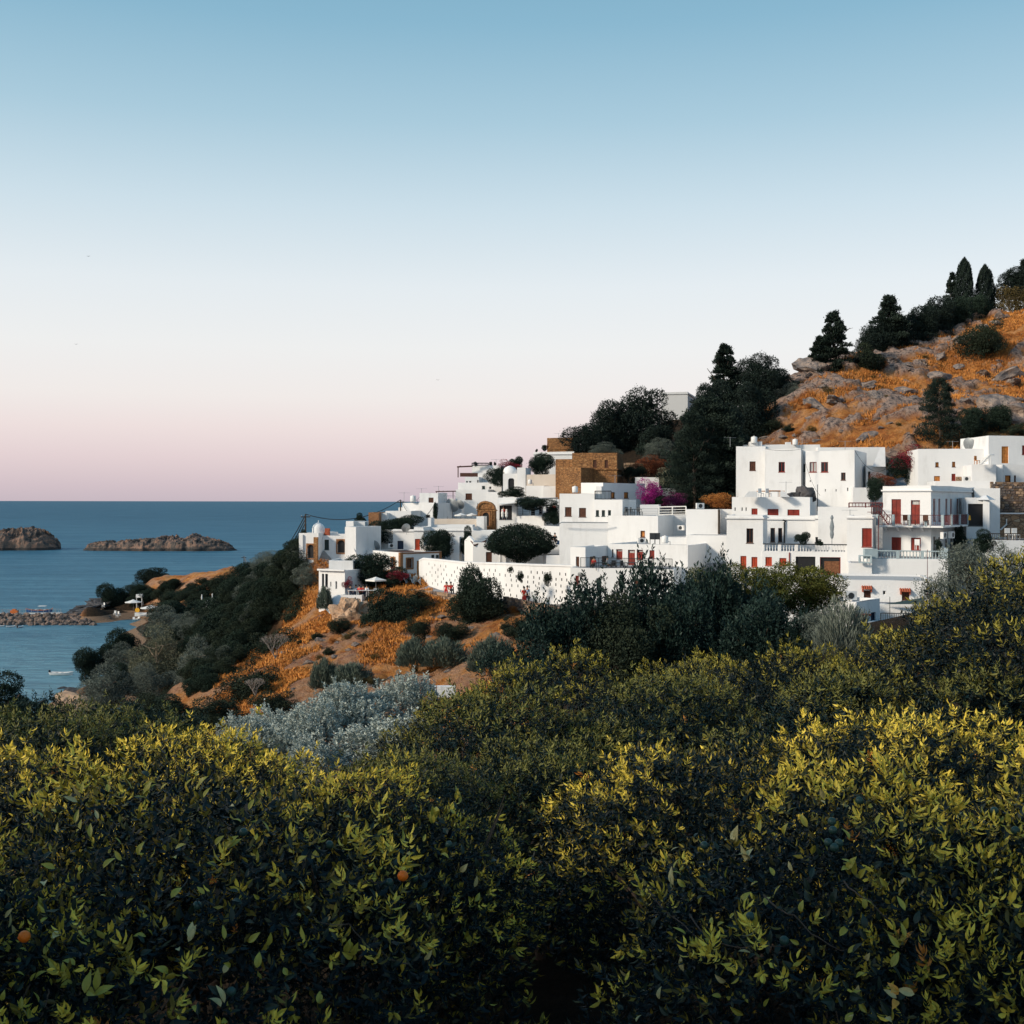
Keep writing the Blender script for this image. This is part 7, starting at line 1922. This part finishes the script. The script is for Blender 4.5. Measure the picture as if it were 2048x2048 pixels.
BF, BS = b['front'], b['side']
zsl = zz(1050, 113); of = 1.5
def slab(H, z, th, o, name, mat):
    mb = MB(); c = BF.B + BF.n * o + BS.n * o
    A = BF.pt(0, 0, o); Bk = BS.pt(BS.L, 0, o)
    ring_o = [Vector(A), c, Vector(Bk)]; ring_i = [Vector(BF.pt(0, 0, .004)), BF.B + (BF.n + BS.n) * .004, Vector(BS.pt(BS.L, 0, .004))]
    for i in range(2):
        a, bq, ci, di = ring_o[i], ring_o[i + 1], ring_i[i + 1], ring_i[i]
        f = lambda p, zz_: (p.x, p.y, zz_)
        mb.hexa([f(a, z - th), f(bq, z - th), f(ci, z - th), f(di, z - th), f(a, z), f(bq, z), f(ci, z), f(di, z)])
    return sub(H, mb, name, mat), ring_o
_, ro = slab(H, zsl, .16, of, 'balcony', 'white')
pts = [Vector((p.x, p.y, zsl)) - (BF.n + BS.n) * .06 for p in ro]
railing(H, pts, 1.0, 'rustiron', .16, .016, post=50)
for s, (A, B) in enumerate(zip(pts[:-1], pts[1:])):
    n = 4 if s == 0 else 6
    for i in range(n + (1 if s else 0)):
        p = A.lerp(B, i / n); mb = MB(); mb.box((p.x, p.y, zsl + .52), (.24, .24, 1.04), math.atan2((B - A).y, (B - A).x)); sub(H, mb, 'balcony_post', 'bluepost')
for i in range(4):
    u = BF.L * (i + .3) / 4; mb = MB(); w = BF
    mb.add([w.pt(u, zsl - .16, .004), w.pt(u + .18, zsl - .16, .004), w.pt(u + .18, zsl - .16, .9), w.pt(u, zsl - .16, .9), w.pt(u, zsl - .62, .004), w.pt(u + .18, zsl - .62, .004)], [(0, 3, 2, 1), (3, 4, 5, 2), (0, 4, 3), (1, 2, 5), (0, 1, 5, 4)]); sub(H, mb, 'bracket', 'white')
for k, (px, lb) in enumerate([(1812, 'dark chair on the balcony before the wall'), (1826, 'dark chair on the balcony by the red door'), (1852, 'dark chair on the balcony right of the red door')]): chair(px, 1049, 112.2, 'brownwood', k * 1.3, lb)
# lower terrace
t2 = blk(H, 1735, 1896, 108.5, 14, 1117, 1165, x2=1955, par=.02, roofmat='pavement')
balustrade(H, t2['front'], 1747, 1099, 1895, 1117, 'bluepost', .27, -.15, 'bluepost', 3)
mb = MB(); w = t2['side']; wbox(mb, w, 0, w.L, t2['zt'], t2['zt'] + 1.0, -.25, -.003); sub(H, mb, 'parapet', 'bluepost')
blk(H, 1698, 1744, 109.5, 14, 1125, 1170, D=5, par=.05)
mb = MB(); mb.box(P3(1741, 1106, 109.5), (1.2, .5, .9)); sub(H, mb, 'parapet', 'bluepost')
t3 = Wall(Vector((gx(1717, 109), 109.2, 0)), Vector((gx(1745, 108.6), 108.8, 0)))
balustrade(H, t3, 1717, 1109, 1744, 1125, 'bluepost', .27, -.2, 'bluepost', 1)
for px, py, d, lb in [(1887, 1076, 112.5, 'left air conditioner on the shaded side wall under the balcony'), (1903, 1075, 113.8, 'right air conditioner on the shaded side wall under the balcony')]: ac_unit(px, py, d, .9, .9, lb)
chair(1836, 1098, 110.5, 'plastic', 2.5, 'white chair standing at the lower red shutter')
# red iron stairs and roof railing
s0, s1 = P3(1744, 1030, 112.5), P3(1776, 1049, 111.5)
mb = MB()
for off in (Vector((0, 0, 0)), Vector((.25, .9, 0))):
    mb.tube([P3(1758, 1022, 112.3) + off, P3(1777, 1048, 111.8) + off], .05, 5); mb.tube([P3(1758, 1010, 112.3) + off, P3(1781, 1036, 111.8) + off], .03, 5)
    for t in (0, .25, .5, .75, 1): mb.tube([P3(1758, 1022, 112.3).lerp(P3(1777, 1048, 111.8), t) + off, P3(1758, 1010, 112.3).lerp(P3(1781, 1036, 111.8), t) + off], .02, 4)
sub(H, mb, 'stair_railing', 'rustiron')
for t in range(9):
    p = P3(1758, 1022, 112.3).lerp(P3(1777, 1048, 111.8), t / 8); mb = MB(); mb.box((p.x + .12, p.y + .45, p.z), (.26, .9, .04)); sub(H, mb, 'step', 'rustiron')
mb = MB(); p = P3(1750, 1023, 112.3); mb.box((p.x, p.y + .4, p.z), (.9, 1.0, .05)); sub(H, mb, 'landing', 'rustiron')
railing(H, [P3(1743, 1027, 112.3), P3(1758, 1027, 112.2)], .8, 'rustiron', .2, .02)
mb = MB(); mb.tube([P3(1757, 1030, 112.2), P3(1757, 1098, 112.2)], .04, 5); sub(H, mb, 'stair_post', 'rustiron')
railing(H, [P3(1698, 1014, 117), P3(1765, 1014, 114.5)], .45, 'rustiron', .35, .03)
# annex
an = blk(H, 1933, 1970, 119, 8, 994, 1075, D=5, wins=[(1936, 1006, 1968, 1050, 'void')], inset=1.4)
blk(H, 1966, 1979, 118.5, 20, 996, 1075, x2=1993)
blk(H, 1949, 2000, 126, 10, 975, 1050, D=6)
mb = MB(); mb.hexa([P3(1955, 998, 119), P3(1979, 998, 118), P3(1992, 998, 121), P3(1960, 998, 122), P3(1966, 989, 119.5), P3(1972, 989, 119.5), P3(1975, 989, 121), P3(1968, 989, 121)]); sub(H, mb, 'gable', 'white')
tw = MB(); tw.quad(P3(1937, 1031, 111.3), P3(1942, 1031, 111.4), P3(1941, 1038, 111.4), P3(1936, 1038, 111.3)); 
mb = MB(); mb.hexa([P3(1936, 1039, 111.2), P3(1942, 1038.5, 111.4), P3(1942, 1038.5, 111.5), P3(1936, 1039, 111.3), P3(1938, 1029, 111.2), P3(1940.5, 1029, 111.4), P3(1940.5, 1029, 111.5), P3(1938, 1029, 111.3)]); tag(mb.build('towel', M['yellow']), 'yellow cloth hanging on the balcony railing', 'cloth')

H = house('white_house', 'long low white house under the hill with small orange wooden windows', 1900, 965, 142)
b = blk(H, 1836, 1979, 143, 8, 896, 985, D=7, wins=[(1870.6, 923, 1877.4, 932, 'wood'), (1904, 922, 1910.5, 932, 'wood'), (1868, 950.6, 1880, 968, 'wooddoor'), (1903, 946, 1911, 960, 'red'), (1947, 952.4, 1955.6, 960, 'brown'), (1943, 907, 1976, 927, 'slit')] [:5])
blk(H, 1870, 1990, 134, 12, 960, 1010, D=7, par=.2); blk(H, 1944, 1992, 138, 10, 927, 985, D=6, par=.1)
blk(H, 1936, 1986, 131, 14, 975, 1040, D=5, par=.2)
mb = MB(); wbox(mb, b['front'], *[b['front'].hit(1911, 950)[0], b['front'].hit(1922, 950)[0]], b['front'].hit(1911, 960)[1], b['front'].hit(1911, 952)[1], .003, .25); sub(H, mb, 'stone_patch', 'rubble')
ac_unit(1932, 961, 139.5, .8, .1, 'air conditioner on the ledge of the long low house')
H = house('white_house', 'white cube house at the upper right corner with an orange wooden door', 2010, 925, 143)
b = blk(H, 1977, 2080, 142, -6, 870, 965, D=7, wins=[(2003, 891, 2017, 925, 'wooddoor'), (2044, 889, 2056, 907, 'red')])
b = blk(H, 1979, 2005, 138.5, 35, 928, 970, D=4, side=())
b = blk(H, 2004, 2085, 139, -4, 928, 972, D=4, wins=[(2010, 949, 2021.5, 962, 'wood'), (2028, 949, 2032, 962, 'brown')])
# white stairs
hst = empty('outdoor_stairs', P3(1966, 927, 137.5)); tag(hst, 'white open outdoor staircase leading up to the upper right house', 'stairs')
for i in range(6):
    p = P3(1963 + 2.9 * i, 925 - 3.1 * i, 137); mb = MB(); mb.box(p, (.55, .9, .07)); o = mb.build('step', M['plastic'], hst); o.location = -hst.location
mb = MB(); mb.tube([P3(1961, 927, 136.6), P3(1979, 908, 136.6)], .09, 5); mb.tube([P3(1979, 908, 136.6), P3(1988, 908, 137)], .06, 5); mb.tube([P3(1981, 908, 136.6), P3(1981, 928, 136.6)], .05, 5); o = mb.build('stringer', M['plastic'], hst); o.location = -hst.location
dish(1937, 889, 146, .9, 'white satellite dish on the roof edge below the hill', 2.2)
chair(1954, 927, 137.3, 'orangewood', .6, 'red brown chair beside the white outdoor stairs')
# stone retaining wall
H = house('stone_wall', 'tall rubble stone retaining wall at the right edge', 2015, 1023, 133, 'wall')
b = blk(H, 1981, 2100, 134, -5, 962, 1030, D=2, mat='rubble', par=.02, roofmat='brownroof')
w = b['front']; rst = random.Random(12); k = 0
sm2 = []
for q in range(5):
    mb = MB(); c = [Vector((x * rst.uniform(.36, .5), y * rst.uniform(.3, .5), z * rst.uniform(.36, .5))) for z in (-1, 1) for x, y in ((-1, -1), (1, -1), (1, 1), (-1, 1))]; mb.hexa(c); sm2.append(mb.data('stone', [M['boulder'], M['tanrock'], M['rock'], M['rubble'], M['boulder']][q]))
z = b['zt'] - .2
while z > b['zt'] - 3.9 and k < 290:
    u = rst.uniform(0, .2); h = rst.uniform(.22, .36)
    while u < w.L - .3 and w.A.x + w.u.x * u < gx(2062, 134):
        l = rst.uniform(.3, .65); p = Vector(w.pt(u + l / 2, z - h / 2, .06)); o = link('stone', rst.choice(sm2), H, p - H.location); o.scale = (l, .3, h); o.rotation_euler = (rst.uniform(-.1, .1), rst.uniform(-.12, .12), math.atan2(w.u.y, w.u.x)); u += l; k += 1
    z -= h
H = house('stone_house', 'brown stone house front at the right edge below the retaining wall', 2025, 1061, 128, 'house')
b = blk(H, 1999, 2100, 128, -4, 1026, 1070, D=4, mat='rubble', par=.05)
mb = MB(); p1 = Vector(b['front'].pt(*b['front'].hit(2012, 1036), .12)); p2 = Vector(b['front'].pt(*b['front'].hit(2012, 1047), .12)); p3 = Vector(b['front'].pt(*b['front'].hit(2000, 1058), .12)); mb.tube([p1, p2, p3], .09, 6); sub(H, mb, 'drainpipe', 'plastic')
mb = MB(); wbox(mb, b['front'], 0, b['front'].L, b['zt'] - .02, b['zt'] + .12, -.1, .15); sub(H, mb, 'coping', 'white')
H = house('white_block', 'white terrace block with rounded top at the right edge behind the sparse olive', 2010, 1125, 112, 'building')
b = blk(H, 1978, 2110, 113, -4, 1079, 1150, D=9, par=.02, roofmat='pavement')
railing(H, [Vector(b['front'].pt(.3, b['zt'], -.3)), Vector(b['front'].pt(7, b['zt'], -.3))], .62, 'wood_pole', .2, .025)
for px, lb in [(2018, 'left white plastic chair on the terrace at the right edge'), (2032, 'right white plastic chair on the terrace at the right edge')]: chair(px, 1079, 114.5, 'plastic', .2, lb, s=1.2)

# lowest houses on the right
H = house('white_house', 'lowest white house with tiled window hoods behind the iron railing', 1770, 1225, 94)
b = blk(H, 1685, 1870, 95, 12, 1160, 1240, D=8, wins=[(1728, 1180, 1742, 1197.5, 'brown'), (1804, 1182, 1819, 1200, 'brown'), (1766, 1180, 1772, 1188, 'slit')], par=.15)
def hood(x0, x1, y, parent):
    w = b['front']; u0, z = w.hit(x0, y); u1, _ = w.hit(x1, y); n = max(5, int((u1 - u0) / .16)); 
    rt_ = empty('window_hood', Vector(w.pt(u0, z)) - H.location); rt_.parent = H
    me = None
    for i in range(n):
        ua = u0 + (u1 - u0) * i / n; ub = u0 + (u1 - u0) * (i + 1) / n
        mb = MB(); um = (ua + ub) / 2; mb.add([w.pt(ua, z - .02, .45), w.pt(ub, z - .02, .45), w.pt(ub, z + .2, .004), w.pt(ua, z + .2, .004), w.pt(um, z + .06, .45), w.pt(um, z + .28, .004)], [(0, 4, 5, 3), (4, 1, 2, 5), (0, 1, 4), (3, 5, 2), (0, 3, 2, 1)])
        o = link('tile', mb.data('tile', M['tile']), rt_); o.location = -Vector(w.pt(u0, z))
    mb = MB()
    for u in (u0 + .05, u1 - .15): wbox(mb, w, u, u + .1, z - .25, z - .02, .004, .3)
    o = link('bracket', mb.data('bracket', M['tile']), rt_); o.location = -Vector(w.pt(u0, z))
hood(1723, 1745, 1176, H); hood(1799, 1822, 1181, H)
blk(H, 1755, 1870, 92.5, 12, 1208, 1250, D=2.2, par=.02, roofmat='pavement')
mb = MB(); mb.add([P3(1768, 1207, 93), P3(1850, 1207, 90.8), P3(1850, 1193, 91.6), P3(1768, 1206, 93.1), P3(1850, 1207, 91.0)], [(0, 1, 2), (0, 2, 4), (0, 4, 1), (1, 4, 2)]); sub(H, mb, 'awning', 'green')
ac_unit(1701, 1199, 92, .95, .15, 'air conditioner with round fan on the lowest white roof')
pole(1780, 1192, 1250, 90, 'thin street lamp standing before the lowest white house', .03, 'iron', False)
pole(1855, 1098, 1215, 93, 'thin reddish mast in front of the white podium', .03, 'rustiron', False)
H = house('white_house', 'lowest small white block with blue door and red hood, nearest to the grey shrub', 1700, 1260, 88)
b = blk(H, 1638, 1713, 88, 40, 1203, 1280, x2=1760, side=[(1722, 1232, 1730, 1247, 'brown'), (1742, 1224, 1752, 1250, 'blue')])
b = blk(H, 1721, 1760, 85.5, 30, 1250, 1290, D=4, par=.02)
blk(H, 1756, 1870, 86, 10, 1252, 1300, D=5, par=.02, roofmat='pavement')
mb = MB(); w = None
mb.box(P3(1727, 1229, 86.5), (1.1, .5, .15), .6); sub(H, mb, 'window_hood', 'tile')
railing(H, [P3(1762, 1254, 86.5), P3(1862, 1256, 84.5)], 1.05, 'iron', .16, .018)
blk(H, 1560, 1640, 92, 14, 1222, 1290, D=6)

# ================= shore things
def boat(px, py, d, L_, label, hull='plastic', deck='plastic', rz=0.0, canopy=False, motor=True, trim=None):
    r = empty('boat', (gx(px, d), d, 0.0), rz); tag(r, label, 'boat')
    n = 12; mb = MB(); rings = []
    for i in range(n + 1):
        t = i / n; x = (t - .5) * L_; w = L_ * .17 * (math.sin(math.pi * min(1, (.28 + t * .72))) ** .7 if t < 1 else .0) if not canopy else L_ * .12 * math.sin(math.pi * (.08 + .84 * t)) ** .6
        h = L_ * .09 * (1 + .7 * (t - .5) ** 2 * 4 * (1 if canopy or t > .5 else .3))
        rings.append([(x, -w, h), (x * .95, -w * .8, h * .25), (x * .9, 0, -.1), (x * .95, w * .8, h * .25), (x, w, h)])
    b0 = len(mb.V)
    for rg in rings: mb.V += rg
    for i in range(n):
        for k in range(4): mb.F.append((b0 + i * 5 + k, b0 + (i + 1) * 5 + k, b0 + (i + 1) * 5 + k + 1, b0 + i * 5 + k + 1))
    mb.F.append(tuple(b0 + k for k in range(5)))
    mb.build('hull', M[hull], r)
    mb = MB()
    for i in range(n):
        a, c = rings[i], rings[i + 1]; mb.quad((a[0][0], a[0][1] * .86, a[0][2] - .12), (c[0][0], c[0][1] * .86, c[0][2] - .12), (c[4][0], c[4][1] * .86, c[4][2] - .12), (a[4][0], a[4][1] * .86, a[4][2] - .12))
    mb.build('deck', M[deck], r)
    mb = MB()
    for k in (0, 4): mb.tube([Vector(rg[k]) + Vector((0, 0, .02)) for rg in rings], .06, 5)
    mb.build('gunwale', M[trim or hull], r)
    if canopy:
        mb = MB(); mb.box((L_ * .12, 0, 2.1), (L_ * .28, 1.8, .1)); mb.build('canopy', M['canvas'], r)
        mb = MB()
        for sx_, sy_ in ((-.01, -.8), (.25, -.8), (-.01, .8), (.25, .8)): mb.tube([(sx_ * L_, sy_, .7), (sx_ * L_, sy_, 2.1)], .04, 5)
        mb.build('canopy_post', M['metal'], r)
        for k in range(4):
            mb = MB(); mb.box((-.3 * L_ + k * .17 * L_, 0, 1.0), (.3, 1.3, .25)); mb.build('bench', M[['boatorange', 'canvas'][k % 2]], r)
        mb = MB(); mb.tube([(L_ * .47, 0, .8), (L_ * .53, 0, 1.7)], .07, 5, .03); mb.tube([(-L_ * .47, 0, .8), (-L_ * .52, 0, 1.5)], .07, 5, .03); mb.build('stem_post', M['boatorange'], r)
    else:
        mb = MB(); mb.box((0, 0, L_ * .09), (L_ * .06, L_ * .26, .08)); mb.box((-L_ * .25, 0, L_ * .08), (L_ * .06, L_ * .28, .08)); mb.build('thwart', M['metal'], r)
        if motor: mb = MB(); mb.box((-L_ * .52, 0, L_ * .14), (.3, .28, .6)); mb.build('outboard_motor', M['black'], r)
    return r
boat(79, 1227, 375, 8.0, 'blue and orange wooden boat with white canopy behind the breakwater', 'boatblue', 'canvas', .05, True, trim='boatorange')
boat(41, 1257, 331, 2.6, 'white dinghy with dark outboard, seen from behind at the breakwater', rz=1.35)
boat(22, 1256, 332, 2.4, 'small white dinghy left of the one with the outboard', rz=.5, motor=False)
boat(0, 1256, 333, 2.4, 'white dinghy cut off by the left edge of the picture', rz=.3, motor=False)
boat(124, 1352, 241, 4.8, 'white motorboat moored at the rocks under the olives', rz=-.05)
# jetty with railing
j = empty('jetty', P3(50, 1236, 356)); tag(j, 'pale jetty with railing running behind the breakwater', 'jetty')
jz = 1.5; A, B = Vector((gx(-40, 356), 356, jz)), Vector((gx(124, 358), 358, jz))
mb = MB(); c = (A + B) / 2; mb.box(c, ((B - A).length, 1.6, .25), math.atan2((B - A).y, (B - A).x)); o = mb.build('deck', M['canvas'], j); o.location = -j.location
for i in range(13):
    p = A.lerp(B, i / 12); mb = MB(); mb.tube([(p.x, p.y, -1.5), (p.x, p.y, jz)], .12, 6); o = mb.build('pile', M['wood_pole'], j); o.location = -j.location
railing(j, [A + Vector((0, -.7, .12)), B + Vector((0, -.7, .12))], 1.1, 'metal', .7, .03, infill='bars')
mb = MB(); mb.box((gx(29, 355), 355, 2.1), (2.2, 1, .9)); mb.box((gx(29, 355), 355, 2.75), (1.0, .8, .4)); tag(mb.build('crate_heap', M['boatorange']), 'orange red heap of gear on the jetty', 'gear')
parasol(267, 1200, 1222, 34, 362, 'large white parasol beside the white kiosk on the beach', ridge=.16)
parasol(302, 1211, 1232, 42, 356, 'widest white parasol of the beach bar', ridge=.14)
parasol(323, 1214, 1228, 14, 352, 'small white parasol at the right end of the beach bar', ridge=.2)
parasol(425, 1188, 1211, 9, 300, 'tall closed white parasol in the dark garden on the slope', closed=True)
parasol(404, 1190, 1206, 4, 302, 'thin closed white parasol left of the tall closed one', closed=True)
k = empty('kiosk', P3(280, 1204, 366)); tag(k, 'narrow white lifeguard style tower behind the beach parasols', 'kiosk')
mb = MB(); mb.box((0, 0, 1.7), (1.9, 1.6, 1.0)); mb.build('cabin', M['plastic'], k)
for sx_, sy_ in ((-.8, -.6), (.8, -.6), (-.8, .6), (.8, .6)): mb = MB(); mb.box((sx_, sy_, -.4), (.2, .2, 3.2)); mb.build('leg', M['plastic'], k)
sg = empty('round_sign', P3(275, 1226, 352)); tag(sg, 'round yellow disc sign standing on the beach', 'sign')
mb = MB(); mb.tube([(0, 0, -.6), (0, 0, .2)], .05, 5); mb.build('post', M['metal'], sg)
mb = MB(); mb.tube([(0, -.04, .65), (0, .04, .65)], .68, 20); mb.build('disc', M['yellow'], sg)
hb_ = house('beach_bar', 'low white beach bar counter under the parasols', 292, 1234, 352, 'bar')
mb = MB(); mb.box(P3(298, 1230, 353), (8, 1.2, 1.0)); sub(hb_, mb, 'counter', 'plastic'); mb = MB(); mb.box(P3(283, 1229.5, 351), (3, 2, .1)); sub(hb_, mb, 'counter_top', 'canvas')
def lounger(px, py, d, rz, mat, label):
    r = empty('sun_lounger', P3(px, py, d), rz); tag(r, label, 'sun lounger', 'sun loungers on the small beach')
    mb = MB(); mb.box((0, -.3, .35), (.65, 1.3, .1)); mb.build('seat', M[mat], r)
    mb = MB(); mb.hexa([(-.32, .35, .32), (.32, .35, .32), (.32, .9, .8), (-.32, .9, .8), (-.32, .33, .42), (.32, .33, .42), (.32, .86, .9), (-.32, .86, .9)]); mb.build('backrest', M[mat], r)
    for sx_, sy_ in ((-.28, -.8), (.28, -.8), (-.28, .2), (.28, .2)): mb = MB(); mb.box((sx_, sy_, .15), (.06, .06, .32)); mb.build('leg', M[mat], r)
for px, py, mt, lb in [(204, 1240, 'iron', 'dark grey lounger at the left end of the beach'), (213, 1240, 'iron', 'second dark grey lounger on the beach'), (220, 1240, 'iron', 'dark grey lounger nearest the white chairs'),
                       (268, 1242, 'plastic', 'white lounger at the right part of the beach'), (276, 1241, 'plastic', 'white lounger beside the beach bar'), (190, 1230, 'canvas', 'pale lounger near the breakwater end')]: lounger(px, py, 350, random.Random(px).uniform(-.6, .6), mt, lb)
for px, py, lb in [(230, 1232, 'white chair above the dark loungers'), (235, 1236, 'white chair in the middle of the beach'), (239, 1233, 'white chair right of the middle beach chair'), (207, 1216, 'white chair under the headland tree')]: chair(px, py, 352, 'plastic', px * .3, lb, s=1.4)
mb = MB(); mb.box(P3(420, 1212, 299), (3.6, 1.6, 1.2)); mb.box(P3(413, 1209, 299), (.8, .8, 1.6)); tag(mb.build('garden_table', M['plastic']), 'white set table below the tall closed parasol on the slope', 'table')
mb = MB(); mb.box(P3(865, 1385, 33), (.22, .2, .35)); mb.box(P3(893, 1383, 33), (.5, .2, .3)); mb.box(P3(880, 1381.5, 33.1), (.9, .12, .08)); tag(mb.build('wall_fragment', M['white']), 'fragment of a low white wall among the citrus crowns', 'wall')
# birds
for px, py, d, lb in [(176, 514, 260, 'bird in the sky at the far left, highest'), (152, 690, 280, 'tiny bird low at the left of the sky'), (875, 760, 300, 'thin winged bird above the village')]:
    mb = MB(); mb.add([(-.5, 0, .12), (0, .12, 0), (.5, 0, .12), (0, -.14, 0), (0, 0, -.06)], [(0, 1, 3), (1, 2, 3), (1, 4, 3), (0, 3, 4), (2, 4, 1)]); o = mb.build('bird', M['black'], loc=P3(px, py, d)); tag(o, lb, 'bird')
